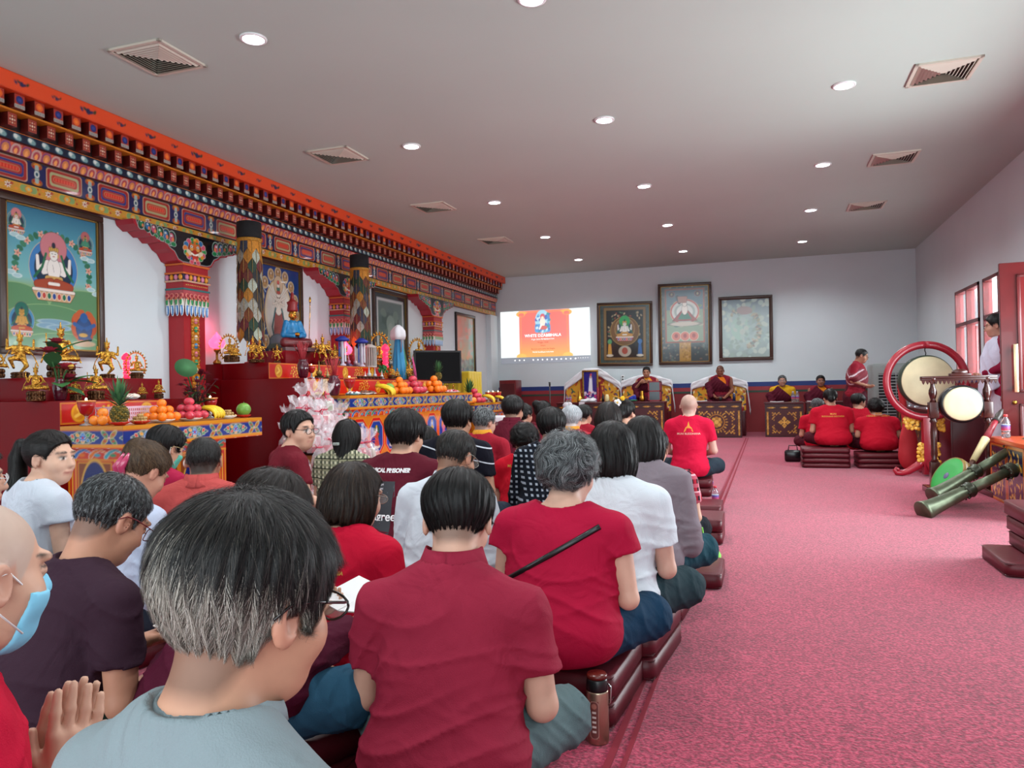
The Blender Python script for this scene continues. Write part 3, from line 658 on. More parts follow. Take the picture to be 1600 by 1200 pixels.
def paint_blue(cv):
    w, h = cv.w, cv.h; cv.grad([(0, '182c50'), (1, '1c3c78')]); cx = w / 2
    for k in range(28):
        a = k / 28 * 6.283; cv.seg([(cx + .36 * w * math.cos(a), h * .52 + .30 * h * math.sin(a)), (cx + .46 * w * math.cos(a), h * .52 + .38 * h * math.sin(a))], .008, '9ab0c0')
    for k in range(16):
        a = k / 16 * 6.283; x = cx + .42 * w * math.cos(a); y = h * .5 + .43 * h * math.sin(a)
        cv.ell(x, y, .065, .075, 'a89068', 'd8c8a0', .008); cv.ell(x, y, .04, .05, '7a5a40'); cv.ell(x, y + .02, .015, .018, 'd8c8b0'); cv.ell(x, y - .02, .03, .02, 'b08a58')
    cv.ell(cx, h * .50, w * .30, h * .35, 'c8c0a8', 'b89858', .012); cv.ell(cx, h * .5, w * .26, h * .31, 'd0cfc4')
    cv.ell(cx, h * .8, .10, .13, 'c0a888', '7a6a50', .008)
    cv.seg([(cx, h * .62), (cx, h * .3)], .075, '8a4a44', '302828', .006, w1=.11); cv.ell(cx, h * .57, .08, .12, 'd8cfc0', '50483c', .006)
    for q in (-1, 1):
        for e in range(4): cv.seg([(cx, h * .62), (cx + q * (.1 + .03 * e), h * (.5 + .09 * e)), (cx + q * (.07 + .05 * e), h * (.6 + .06 * e))], .012, 'd8cfc0', '50483c', .003)
        cv.seg([(cx + q * .07, h * .55), (cx + q * .15, h * .35), (cx + q * .1, h * .2)], .015, '2c5a5c')
    for k in range(5): cv.ell(cx, h * (.69 + .035 * k), .045 - .005 * k, .028, ['d8cfc0', 'a84a40', '3a6a5c', 'd8cfc0', 'b84038'][k], '40302c', .004)
    cv.ell(cx, h * .2, .2, .10, '50606a', '303840', .01); cv.ell(cx, h * .13, .26, .07, '3a5048')
framed('deity_painting', 'framed dark blue painting of a white standing deity in a pale oval, behind the statues', FR(8.37, 1.55), 1.12, 1.44, paint_blue, res=.01)
def paint_grey(cv):
    w, h = cv.w, cv.h; cv.rect(0, w, 0, h, '30383a'); cv.rect(.10, w - .10, .10, h - .10, 'c8ccca'); cv.rect(.14, w - .14, .14, h - .14, '5c6e68')
    g = random.Random(9)
    for k in range(26): cv.ell(g.uniform(.25, w - .25), g.uniform(.3, h - .25), g.uniform(.06, .16), g.uniform(.05, .14), g.choice(['4c5e5a', '6a7c74', '586a66', '485854', '62746c']))
    cv.ell(w * .5, h * .6, .16, .16, '7c8e86'); cv.seg([(w * .5, h * .55), (w * .5, h * .25)], .09, '8a9890', w1=.16)
framed('grey_painting', 'framed grey green painting with white inner mount, behind the blue draped scarf', FR(11.6, 1.5), 1.33, 1.48, paint_grey, res=.02)
def paint_pastel(cv):
    w, h = cv.w, cv.h
    L = np.clip(cv.u / w * 1.2, 0, 1)[..., None]; cv.c = np.array(lin('c89484')) * (1 - L) + np.array(lin('8ab8a8')) * L
    g = random.Random(4)
    for k in range(60): cv.ell(g.uniform(0, w), g.uniform(0, h * .3), g.uniform(.03, .08), g.uniform(.02, .06), g.choice(['7a8a80', '8a8478', '6c8088', '96a08c', '8c7870']))
    for k in range(40): cv.ell(g.uniform(0, w), g.uniform(h * .3, h), g.uniform(.04, .1), g.uniform(.03, .09), g.choice(['c49a88', 'bcA090'.lower(), 'b8a898', 'a0b0a0', 'c8988c']))
framed('pastel_painting', 'tall narrow framed painting in pink and pale green near the far corner', FR(15.3, 1.37), 1.17, 1.52, paint_pastel, fcol='241814', res=.03)

# far wall: facing the camera (u = +x)
def FB(x0, z0, rx=0, rz=0): return Matrix.Translation((x0, BY - .012, z0)) @ Matrix.Rotation(math.radians(rz), 4, 'Y') @ Matrix.Rotation(math.radians(rx), 4, 'X')
def wallrect(px0, py0, px1, py1):
    a = at(px0, py1, Y=BY - .02); c = at(px1, py0, Y=BY - .02); return a[0], a[2], c[0] - a[0], c[2] - a[2]
def paint_green(cv):
    w, h = cv.w, cv.h; cv.rect(0, w, 0, h, '3c4c4a'); g = random.Random(1)
    cv.speck(['4a5c5a', '33423f'], 160, .02, 3)
    x0, x1, z0, z1 = .16, w - .16, .14, h - .13; cv.rect(x0 - .06, x1 + .06, z0 - .06, z1 + .06, '7a6038', edge='2a2018', ew=.01); cv.rect(x0, x1, z0, z1, '1c1814')
    cx = w / 2
    for k in range(60): cv.ell(g.uniform(x0 + .04, x1 - .04), g.uniform(z0 + .5, z1 - .05), .03, .018, g.choice(['8a7a60', '3a5a40', '7a4030', 'a89878']), ang=g.uniform(0, 3))
    cv.ell(cx, h * .55, w * .28, h * .24, '6a4a24', 'a08040', .012)
    deity(cv, cx, h * .56, h * .27, halo='2a9a50', aura='7a5a2c', robe='b8863c', throne='a83050', skin='d8d8d0')
    cv.ell(cx, z0 + .15, .15, .13, 'a8a090', '2a2018', .01); cv.ell(cx, z0 + .16, .07, .08, '9a4030')
    for q in (-1, 1): cv.seg([(cx + q * w * .3, z0 + .08), (cx + q * w * .3, z0 + .32)], .05, ['b88a30', '2c5a94'][q > 0], w1=.03); cv.ell(cx + q * w * .3, z0 + .38, .05, .06, ['4a8a5a', '3a6aa0'][q > 0]); cv.ell(cx + q * w * .3, z0 + .05, .08, .03, 'c8c0b0')
x, z, w, h = wallrect(934, 469, 1018, 572)
framed('deity_painting', 'framed painting of a white deity under a green halo, beside the projected slide', FB(x, z, 3.0, 1.2), w, h, paint_green, res=.012)
def paint_umb(cv):
    w, h = cv.w, cv.h; cv.rect(0, w, 0, h, '3c4648'); cv.speck(['56645c', '6a5a50', '2c3840', '7c7464'], 220, .022, 6)
    x0, x1, z0, z1 = .13, w - .13, h * .27, h - .10; cv.rect(x0 - .035, x1 + .035, z0 - .035, z1 + .035, '8a4a3c', edge='4a5a54', ew=.02); cv.rect(x0, x1, z0, z1, '7c9078')
    cv.rect(x0, x1, z0 + (z1 - z0) * .62, z1, '56707c'); g = random.Random(8)
    for k in range(30): cv.ell(g.uniform(x0 + .05, x1 - .05), g.uniform(z0 + .35, z0 + .9), .06, .03, g.choice(['5a7a58', '8a9a78', '4a6a60', 'a8a890']))
    cx = w / 2; cy = h * .66
    cv.ell(cx, cy, w * .3, h * .165, 'b04a40', 'c8b090', .008); cv.ell(cx, cy, w * .27, h * .145, 'c8ccc4'); cv.ell(cx, cy, w * .22, h * .11, '9aa8a0'); cv.ell(cx, cy, w * .17, h * .09, 'd0d4cc')
    cv.poly([(cx, cy + h * .06), (cx - .28, cy - h * .12), (cx + .28, cy - h * .12)], '8a3430', '302020', .008); cv.poly([(cx, cy + h * .05), (cx - .16, cy - h * .1), (cx + .16, cy - h * .1)], '2c6a54')
    cv.ell(cx, cy + h * .03, .065, .12, 'e0dcd0', '403830', .006); cv.ell(cx, cy + h * .1, .045, .055, 'e0dcd0', '403830', .006)
    cv.seg([(cx - .12, cy + h * .12), (cx - .17, cy + h * .2)], .035, '2c3440'); cv.poly([(cx - .14, cy + h * .12), (cx + .04, cy + h * .12), (cx + .06, cy + h * .2), (cx - .16, cy + h * .2)], 'a87868', '302020', .006)
    for q in (-1, 1): cv.ell(cx + q * w * .27, z1 - .09, .06, .055, '2c3a44', 'a85040', .008); cv.ell(cx + q * w * .27, z1 - .09, .025, .03, 'a89878')
    cv.ell(cx, cy - h * .16, .34, .05, 'b8b0a0', '303838', .006)
    for k in (-1, 0, 1): cv.ell(cx + k * .2, z0 + .12, .10, .10, 'c06a58', 'd8c8b0', .01); cv.ell(cx + k * .2, z0 + .13, .04, .05, '8a3030')
    cv.rect(cx - .13, cx + .13, .02, h * .255, 'a8803c'); cv.speck(['8a6830', 'b8925a'], 24, .02, 5, cx - .11, cx + .11, .04, h * .24)
x, z, w, h = wallrect(1030, 440, 1110, 570)
framed('deity_painting', 'tallest framed painting on the far wall, a white ringed deity above a gold cloth strip', FB(x, z, 3.5, .8), w, h, paint_umb, res=.012)
def paint_pale(cv):
    w, h = cv.w, cv.h; cv.grad([(0, '7c8c84'), (.3, '8ca09c'), (.7, '8a9c9c'), (1, '60727c')]); g = random.Random(12)
    cv.ell(w * .4, h * .45, w * .32, h * .33, '94a8a4'); cv.ell(w * .4, h * .5, w * .2, h * .2, '90aea0'); cv.speck(['8aa09c', '9cb0a8', '84988c', 'a8b4a8'], 120, .05, 5)
    for k in range(90):
        a = g.uniform(-1.3, 2.4); r = g.uniform(.85, 1.1); cv.ell(w * .45 + w * .33 * r * math.cos(a), h * .5 + h * .33 * r * math.sin(a), .035, .022, g.choice(['8c8c74', '6c7c74', 'a09880', '7c6c64', 'b0a890']), ang=a)
    cv.ell(w * .48, h * .80, w * .16, h * .07, '94807c')
x, z, w, h = wallrect(1124, 460, 1206, 564)
framed('faded_painting', 'pale washed-out framed painting on the far wall above the third throne table', FB(x, z, 2.5, .5), w, h, paint_pale, fcol='3a2014', res=.014, gilt='3a2014')

# ---- the projected picture on the far wall
x, z, w, h = wallrect(783, 480, 921, 569)
t = thing('projected_slide', 'bright projected slide on the far wall, orange poster titled WHITE DZAMBHALA', 'projection', (x, BY - .004, z))
cv = Cv(w, h * .885, .012, 'f4fcfc'); H_ = h * .885
px = lambda f: w * f
cv.rect(px(.215), px(.775), 0, H_, 'f0766c')
a = np.clip(1 - cv.v / (H_ * .45), 0, 1)[..., None] * ((cv.u > px(.215)) & (cv.u < px(.775)))[..., None]; cv.c = cv.c * (1 - a) + np.array(lin('f4b04c')) * a
for q in (-1, 1):
    xx = px(.495) + q * px(.26); cv.ell(xx, H_ * .93, .12, .07, 'f6b458'); cv.ell(xx - q * .07, H_ * .96, .10, .03, 'f6b458'); cv.ell(xx, H_ * .02, .13, .07, 'f6c058')
    cv.ell(xx - q * .015, H_ * .915, .075, .045, 'f0766c'); cv.seg([(xx, H_ * .2), (xx, H_ * .9)], .004, 'f6b458')
cv.seg([(px(.25), H_ * .965), (px(.74), H_ * .965)], .005, 'f6b458')
cx_ = px(.48); cv.ell(cx_, H_ * .77, .19, .27, 'a8d8ec'); cv.rect(cx_ - .2, cx_ + .2, H_ * .52, H_ * .7, '5aa0d8', r=.05)
cv.speck(['4a90d0', '7ac8e0', 'd0e8f0', '5868b8', '3c9a9c'], 70, .03, 2, cx_ - .17, cx_ + .17, H_ * .53, H_ * .93)
cv.ell(cx_, H_ * .74, .07, .12, 'f4e8d8'); cv.ell(cx_, H_ * .86, .06, .07, 'd8606c'); cv.ell(cx_ + .02, H_ * .62, .1, .05, 'd86a64'); cv.seg([(cx_ - .08, H_ * .6), (cx_ - .02, H_ * .7)], .022, 'f4f0e8'); cv.ell(cx_, H_ * .83, .035, .04, 'f4e4d0')
mp = bpy.data.materials.new('projected_light'); mp.use_nodes = True; nt = mp.node_tree; bs = nt.nodes['Principled BSDF']
vcn = nt.nodes.new('ShaderNodeVertexColor'); vcn.layer_name = 'Col'; nt.links.new(vcn.outputs[0], bs.inputs['Emission Color']); bs.inputs['Emission Strength'].default_value = 1.0; bs.inputs['Base Color'].default_value = (.15, .15, .15, 1)
cv.build('slide_image', Matrix.Translation((0, -.002, h * .115)), mp, t)
cv2 = Cv(w, h * .115, .03, 'b4bcc6'); mg = mat('projected_grey', 'aab2bc', .8, emit='aab2bc', es=.25); cv2.build('taskbar', Matrix.Translation((0, -.002, 0)), mg, t)
mtw = mat('projected_white', 'ffffff', .8, emit='ffffff', es=.9); mto = mat('projected_text', 'b04038', .8, emit='c04a40', es=.6)
def wtext(txt, x, z, size, m, name, parent, y=-.006, bold=0.0):
    V, Fc = text_mesh(txt, size, bold); b = MB(); b.add([(v[0] + x, y, v[1] + z) for v in V], Fc); return b.build(name, m, parent)
wtext('WHITE DZAMBHALA', cx_, h * .115 + H_ * .455, .10, mtw, 'title', t, bold=.002)
for k, (s_, n_) in enumerate((('PUJA DAN PEMBERKATAN', .05), ('Minggu, 10.00', .05), ('Vihara', .05), ('Bersama para Lama dan Sangha', .048), ('MUNI Buddhana Indonesia', .05))):
    wtext(s_, cx_, h * .115 + H_ * (.375 - .068 * k), n_, mtw if k in (0, 4) else mto, 'caption', t)
for k in range(14):
    if k != 3: b = MB(); b.ball((w * .16 + k * w * .052, -.008, h * .06), (.018, .003, .018), 8); b.build('icon', mtw, t)
for k in range(6): b = MB(); b.ball((w * .84 + k * w * .026, -.008, h * .07), (.010, .003, .010), 8); b.build('icon', mtw, t)
# ---------------------------------------------------------------- altar furniture
def wv(cv, y, amp, sp, cols, w=.014):
    """rolling wave scroll"""
    n = int(cv.w / sp) + 2
    for k in range(n):
        x = (k - .5) * sp
        cv.seg([(x, y - amp), (x + sp * .25, y + amp * .3), (x + sp * .6, y + amp), (x + sp, y + amp * .2)], w * 1.3, 'd8d0bc', w1=w * .5)
        cv.seg([(x, y - amp), (x + sp * .25, y + amp * .3), (x + sp * .6, y + amp), (x + sp, y + amp * .2)], w, cols[k % len(cols)], w1=w * .3)
        cv.ell(x + sp * .45, y - amp * .55, sp * .2, amp * .5, cols[(k + 1) % len(cols)])
WC = ['2a8a5c', '2c6ab0', 'd8701c', '3a9aa8']
def flowerband(cv, z0, z1, off=.2):
    cv.rect(-1, 9, z0, z1, '12307c'); h = (z1 - z0) / 2; y = (z0 + z1) / 2; n = int(cv.w / .50) + 2; g = random.Random(4)
    for k in range(n):
        x = off + k * .50
        cv.poly([(x - .15, y), (x - .05, y + h * .86), (x + .05, y + h * .86), (x + .15, y), (x + .05, y - h * .86), (x - .05, y - h * .86)], '2c5a60', 'c8c8a8', .004)
        for a in range(5):
            for s in (-1, 1): cv.ell(x + (a - 2) * .05, y + s * h * (.56 - .17 * abs(a - 2)), .016, h * .22, ['2a8a54', 'c83a34', 'd8962c', '3a80b8'][(a + (s > 0)) % 4], 'd8d4b8', .0025, ang=s * (a - 2) * .35)
        cv.flower(x, y, h * .60, 8, '2c74c8', 'b01c2c', 'd8dce0', .003)
        xx = x + .25
        for s in (-1, 1):
            for q in (-1, 1): cv.ell(xx + q * .04, y + s * h * .5, .036, h * .34, ['3a7a50', '9a7c34'][(q * s) > 0], 'd0c8a0', .003, ang=q * s * .7); cv.ell(xx + q * .04, y + s * h * .5, .014, h * .14, 'b83a34')
        cv.flower(xx, y, h * .32, 6, 'b8407c', 'e8d8b8')
def front(cv, H_, panels, side=False):
    """altar table front, v measured from the floor"""
    w = cv.w; T = H_
    cv.rect(-1, w + 1, T - .03, T, 'c8821c'); cv.rect(-1, w + 1, T - .036, T - .03, 'a01810')
    flowerband(cv, T - .135, T - .036, .22)
    cv.rect(-1, w + 1, T - .158, T - .135, 'd08a20'); cv.rect(-1, w + 1, T - .24, T - .158, 'c83418')
    wv(cv, T - .20, .026, .15, WC)
    cv.rect(-1, w + 1, T - .255, T - .243, 'd08a20')
def table(name, label, X0, X1, Ya, Yb, H_, pan):
    t = thing(name, label, 'altar table', (X1, Ya, 0))
    ov = .05 if pan == 'small' else .03
    b = MB(); b.box(X0 - X1, 0, 0, Yb - Ya, H_ - .16, H_, 'b8741c'); b.build('tabletop', m_vc, t)
    b = MB(); b.box(X0 - X1, -ov - .01, ov + .01, Yb - Ya - (.42 if pan == 'small' else ov), 0, H_ - .16, '9c1014'); b.build('cabinet', m_vc, t)
    def mk(nm, w, side):
        cv = Cv(w, .165, .0075, 'c8821c'); s = H_ - .165; cv.v += s; front(cv, H_, 0); cv.v -= s; return cv
    L = Yb - Ya; D = X1 - X0
    mk('f', L, 0).build('frieze_front', Matrix(((0, -1, 0, .001), (1, 0, 0, 0), (0, 0, 1, H_ - .165), (0, 0, 0, 1))), m_vcg, t)
    mk('f', D, 1).build('frieze_side', Matrix(((1, 0, 0, -D), (0, 1, 0, -.001), (0, 0, 1, H_ - .165), (0, 0, 0, 1))), m_vcg, t)
    # body faces
    def body(w, side):
        cv = Cv(w, H_ - .16, .009, 'a81216'); T = H_ - .16
        cv.rect(-1, w + 1, T - .085, T, 'c83418'); wv(cv, T - .045, .026, .15, WC, .015); cv.rect(-1, w + 1, T - .10, T - .088, 'd08a20')
        if pan == 'small':
            for x in (.02, w - .075): cv.rect(x, x + .055, .04, T - .1, 'b8261c', edge='d8941c', ew=.012); cv.seg([(x + .027, .08), (x + .027, T - .14)], .006, 'e0a840')
            n = 1 if side else 2
            for k in range(n):
                x0 = .11 + k * (w - .20) / n; x1 = x0 + (w - .20) / n - .03; c = (x0 + x1) / 2; r = (x1 - x0) / 2
                cv.rect(x0, x1, .08, T - .12, '7a3a14', edge='c8861c', ew=.01); cv.ell(c, T * .5, r * .86, T * .36, '10205c', 'c89a3c', .012)
                cv.speck(['d8b048', 'c8962c', 'e0c070'], 46, .014, 11 + k, c - r * .5, c + r * .5, T * .25, T * .7); cv.ell(c, T * .52, .05, .07, 'd8b048', '10205c', .006); cv.ell(c, T * .66, .018, .04, 'e8c868')
                if not side: 
                    for a in range(7): cv.ell(c + (a - 3) * r * .22, T * .82 - abs(a - 3) * .012, .035, .028, ['e8e8e4', '4a90c8', '2a9a6c', 'e0a030'][a % 4], 'f0ece0', .004)
        else:
            n = max(1, round((w - .1) / .40)); pw = (w - .06) / n; cv.rect(-1, w + 1, .34, T - .10, 'd87a1c')
            for k in range(n):
                c = .03 + (k + .5) * pw; r = pw / 2 - .008; z0, z1 = .38, T - .115; e = .11 if n > 1 else .14
                def octa(q): return [(c - r + e + 0, z0 + q), (c + r - e, z0 + q), (c + r - q, z0 + e), (c + r - q, z1 - e), (c + r - e, z1 - q), (c - r + e, z1 - q), (c - r + q, z1 - e), (c - r + q, z0 + e)]
                cv.poly(octa(0), 'd01c18', 'e8a030', .008); r -= .045; z0 += .045; z1 -= .045; e = .07
                cv.poly(octa(0), '1c3c94', 'c8b89c', .008)
                if not side:
                    zc = (z0 + z1) / 2; sk = ['3a9a5a', 'c84a3c', 'e8e4d8', 'e8e4d8', '3a8a4c', 'd8b048', 'c86a90', '6ab0c0', 'e0e0d8'][k % 9]
                    cv.ell(c, z0 + .05, .075, .022, 'e0dccc', '7a5a8a', .004); cv.ell(c, zc + .05, .07, .085, ['d8701c', '2a5a3c', '6a8ac8'][k % 3]); cv.poly([(c - .065, z0 + .06), (c + .065, z0 + .06), (c + .02, zc + .03), (c - .02, zc + .03)], sk)
                    cv.ell(c, zc + .02, .026, .05, sk); cv.ell(c, zc + .085, .018, .024, 'e8d8c0' if k % 2 else sk); cv.ell(c, zc + .115, .016, .018, 'e0b040'); cv.seg([(c - .05, zc), (c, zc + .04), (c + .05, zc + .02)], .009, sk)
                else: cv.speck(['3a6ac0', 'd8c8a0'], 12, .02, 3, c - .1, c + .1, z0 + .1, z1 - .1)
            cv.rect(-1, w + 1, .20, .34, 'd87018'); wv(cv, .27, .04, .2, WC, .022); cv.rect(-1, w + 1, .335, .345, 'c89020'); cv.rect(-1, w + 1, .19, .205, 'c89020')
        return cv
    Lb = L - ov - .01 - (.42 if pan == 'small' else ov); 
    body(Lb, 0).build('painted_front', Matrix(((0, -1, 0, -ov - .008), (1, 0, 0, ov + .01), (0, 0, 1, 0), (0, 0, 0, 1))), m_vcg, t)
    body(D - ov - .01, 1).build('painted_side', Matrix(((1, 0, 0, -D), (0, 1, 0, ov + .008), (0, 0, 1, 0), (0, 0, 0, 1))), m_vcg, t)
    return t
table('altar_table', 'painted altar table with blue arched panels below the big blue deity painting', -5.0, -4.4, 4.24, 5.82, .92, 'small')
table('altar_table', 'long painted altar table with red and blue octagonal deity panels, covered with fruit', -4.95, -4.4, 7.38, 11.1, 1.10, 'long')
table('altar_table', 'farthest and shortest painted altar table before the yellow draped cloth', -5.6, -4.42, 11.25, 13.02, .92, 'long')
# red stepped boxes
def redbox(label, x0, x1, y0, y1, z0, z1, motifs=None):
    t = thing('altar_step', label, 'altar step', (x1, y0, z0))
    b = MB(); b.rbox(x0 - x1, 0, 0, y1 - y0, 0, z1 - z0, .004)
    if x0 == -6.16 and y0 < 9: b.box(-6.44 - x1, x0 - x1 + .01, 0, 10.2 - y0 if y1 > 10.2 else y1 - y0, 0, z1 - z0)
    b.build('box', m_red, t)
    if motifs:
        w, h, zz = motifs; cv = Cv(w, h, .007, 'c01c14')
        cv.rect(.004, w - .004, .004, h - .004, 'c8861c'); cv.rect(.012, w - .012, .012, h - .012, 'c01c14'); n = max(1, round(w / .36))
        for k in range(n):
            c = (k + .5) * w / n; 
            if k % 2 == 0 and n > 1: cv.ell(c, h / 2, .07, h * .42, 'd8981c', 'a01010', .006); cv.ell(c, h / 2, .05, h * .3, 'c8801c'); cv.seg([(c - .03, h * .35), (c + .02, h * .5), (c - .01, h * .7)], .012, 'e8b848')
            else:
                for a in range(26): q = a * 2.4; r = .022 * math.sqrt(a); cv.ell(c + r * math.cos(q) * 1.25, h / 2 + r * math.sin(q) * h / .24, .014, .012, ['e0a838', 'c88a24'][a % 2], '8a1410', .003)
        cv.build('gilt_panel', Matrix(((0, -1, 0, .0015), (1, 0, 0, 0), (0, 0, 1, zz), (0, 0, 0, 1))), m_vcg, t)
    return t
redbox('glossy red altar step behind the near altar table, lower of the two', LX + .002, -5.003, 4.24, 5.65, 0, 1.11, (1.0, .17, .93))
redbox('upper glossy red step under the large gilt statues by the blue deity painting', LX + .002, -5.4, 4.4, 5.67, 1.11, 1.30)
redbox('large glossy red altar box behind the gift parcels and the long table', -6.16, -4.953, 7.38, 11.1, 0, 1.315, (3.7, .19, 1.11))
redbox('red step with gilt roundels carrying the oil lamps and small stupas', -6.16, -5.5, 7.42, 10.9, 1.315, 1.51, (3.4, .19, .002))
redbox('highest red step under the blue-robed seated statue', -6.16, -5.85, 8.25, 9.95, 1.51, 1.70)
redbox('low red box at the far end of the altar under the yellow cloth', -6.16, -5.2, 13.05, 14.6, 0, .95)
# yellow draped cloth over a box
def drape(x0, x1, y0, y1, z0, z1, m, name, label, folds=9, flare=.05):
    V = []; Fc = []; n = 160; per = 2 * ((x1 - x0) + (y1 - y0)); rows = 14
    for j in range(rows + 1):
        f = j / rows
        for i in range(n):
            s = i / n * per; a, b_ = x1 - x0, y1 - y0
            if s < a: p = (x0 + s, y0); nn = (0, -1)
            elif s < a + b_: p = (x1, y0 + s - a); nn = (1, 0)
            elif s < 2 * a + b_: p = (x1 - (s - a - b_), y1); nn = (0, 1)
            else: p = (x0, y1 - (s - 2 * a - b_)); nn = (-1, 0)
            amp = flare * f * (.5 + .5 * math.sin(i / n * folds * 6.283 * 2 + math.sin(i * .3)))
            V.append((p[0] + nn[0] * amp, p[1] + nn[1] * amp, z1 - f * (z1 - z0)))
    for j in range(rows):
        for i in range(n): Fc.append((j * n + i, j * n + (i + 1) % n, (j + 1) * n + (i + 1) % n, (j + 1) * n + i))
    Fc.append(tuple(range(n))); b = MB(); b.add(V, Fc, None, True); o = b.build(name, m); tag(o, label, 'cloth'); return o
drape(-5.78, -5.26, 13.12, 13.8, .952, 1.50, mat('yellow_cloth', 'c8ac10', .7, bump=.3, bscale=30, sheen=.3), 'yellow_cloth', 'yellow satin cloth draped over a box at the far end of the altar')
# ---------------------------------------------------------------- statues (unit height, facing +x)
m_sgold = mat('statue_gold', 'cf9c42', .26, metal=1.0, noise=.6, nscale=22, bump=1.0, bscale=34); m_sdark = mat('statue_bronze', '54341c', .35, metal=.8, noise=.4, nscale=12)  # strong colour noise on the gold stands in for shade in crevices
def lotus_base(b, r, h, n=14, z=0):
    b.lathe([(r * .95, z), (r, z + h * .1), (r * .86, z + h * .3), (r * .8, z + h * .5), (r * .92, z + h * .8), (r * .88, z + h)], 28)
    for k in range(n):
        a = k / n * 6.283
        for s in (0, 1): b.ball((r * .92 * math.cos(a), r * .92 * math.sin(a), z + h * (.28 + .45 * s)), (r * .14, r * .14, h * .22), 8)
def sfig(kind):
    def f(p):
        d = elli(p, (0, 0, .42), (.085, .12, .16)); k = .03
        U = lambda e, kk=k: smin(d, e, kk)
        d = U(elli(p, (0, 0, .56), (.07, .13, .06)))
        if kind != 'dance':
            for q in (-1, 1):
                d = smin(d, cone(p, (0, q * .08, .26), (.10, q * .27, .23), .075, .06), .03); d = smin(d, cone(p, (.10, q * .27, .23), (.18, -q * .05, .22), .055, .04), .02)
                d = smin(d, cone(p, (0, q * .14, .57), (.02, q * .21, .42), .042, .033), .02)
                if q > 0 or kind == 'calm': d = smin(d, cone(p, (.02, q * .21, .42), (.14, q * .05, .33), .032, .024), .015)
                else: d = smin(d, cone(p, (.02, q * .21, .42), (.10, q * .28, .56), .032, .024), .015); d = smin(d, cone(p, (.10, q * .28, .48), (.08, q * .28, .72), .010, .016), .005)
        else:
            d = smin(d, cone(p, (0, .05, .34), (.06, .12, .16), .07, .045), .03); d = smin(d, cone(p, (.06, .12, .16), (0, .02, .03), .045, .03), .02)
            d = smin(d, cone(p, (0, -.05, .34), (.10, -.22, .30), .07, .045), .03); d = smin(d, cone(p, (.10, -.22, .30), (.04, -.14, .12), .045, .03), .02)
            for q in (-1, 1):
                d = smin(d, cone(p, (0, q * .13, .57), (.03, q * .27, .52), .04, .03), .02); d = smin(d, cone(p, (.03, q * .27, .52), (.06, q * .27, .72), .03, .025), .015)
                d = smin(d, cone(p, (0, q * .12, .55), (.10, q * .18, .42), .036, .028), .02); d = smin(d, cone(p, (.10, q * .18, .42), (.15, q * .04, .48), .028, .02), .015)
        d = smin(d, cone(p, (0, 0, .6), (.005, 0, .68), .04, .04), .02); d = smin(d, elli(p, (.01, 0, .74), (.062, .058, .075)), .015); d = smin(d, elli(p, (.07, 0, .735), (.016, .012, .018)), .01)
        for q in (-1, 1): d = smin(d, elli(p, (0, q * .062, .72), (.012, .012, .04)), .008)
        for a in range(7 if kind != 'dance' else 9):
            t = -1.5 + a * 3.0 / (6 if kind != 'dance' else 8); d = smin(d, cone(p, (.045 * math.cos(t), .055 * math.sin(t), .79), (.07 * math.cos(t), .08 * math.sin(t), .855), .016, .006), .008)
        d = smin(d, cone(p, (-.01, 0, .80), (-.01, 0, .93), .04, .012), .02); d = smin(d, elli(p, (-.01, 0, .95), (.016, .016, .022)), .01)
        for q in (-1, 1): # scarves
            d = smin(d, cone(p, (-.03, q * .16, .56), (-.02, q * .30, .34), .018, .012), .01); d = smin(d, cone(p, (-.02, q * .30, .34), (.02, q * .36, .16), .014, .02), .01)
        return d
    return surf(f, (-.25, -.45, 0), (.3, .45, 1.0), .0135)
_SF = {}
def statue(kind, label, loc, h, halo=False, base=True, mt=None, rz=0, group=None, mirror=False):
    t = thing('deity_statue', label, 'statue', loc, rz, group)
    if kind not in _SF:
        V, Q = sfig(kind); V = V.copy(); V[:, 2] = V[:, 2] * .86 + .14 if kind != 'dance' else V[:, 2] * .9 + .1
        o = mesh_np('figure', V, Q, m_sgold, t); b = MB(); lotus_base(b, .25 if kind != 'dance' else .19, .26 if kind != 'dance' else .12); l = b.build('lotus_base', m_sdark, t)
        _SF[kind] = (o.data, l.data)
    else:
        link('figure', _SF[kind][0], t); 
        if base: link('lotus_base', _SF[kind][1], t)
    if halo:
        if 'halo' not in _SF:
            b = MB(); b.tube([(-.1, .40 * math.sin(a), .52 + .46 * math.cos(a)) for a in np.linspace(.0, 6.283, 33)], .022, 6)
            for a in np.linspace(0, 6.283, 27)[:-1]:
                if abs(a - 3.14) > .5: b.lathe([(.035, 0), (.03, .04), (.0, .09)], 6, M=Matrix.Translation((-.1, .42 * math.sin(a), .52 + .48 * math.cos(a))) @ Matrix.Rotation(-a, 4, 'X'))
            _SF['halo'] = b.build('flame_halo', m_sgold, t).data
        else: link('flame_halo', _SF['halo'], t)
    if mt:
        for c in t.children:
            if c.name.startswith('figure'): c.data = c.data.copy(); c.data.materials.clear(); c.data.materials.append(mt); _SF.setdefault('mt' + mt.name, c.data)
    h *= 1.1; t.scale = (h * .9, h * .82 * (-1 if mirror else 1), h); return t
def P(px, X): a = at(px, 600, X=X); return float(a[1])
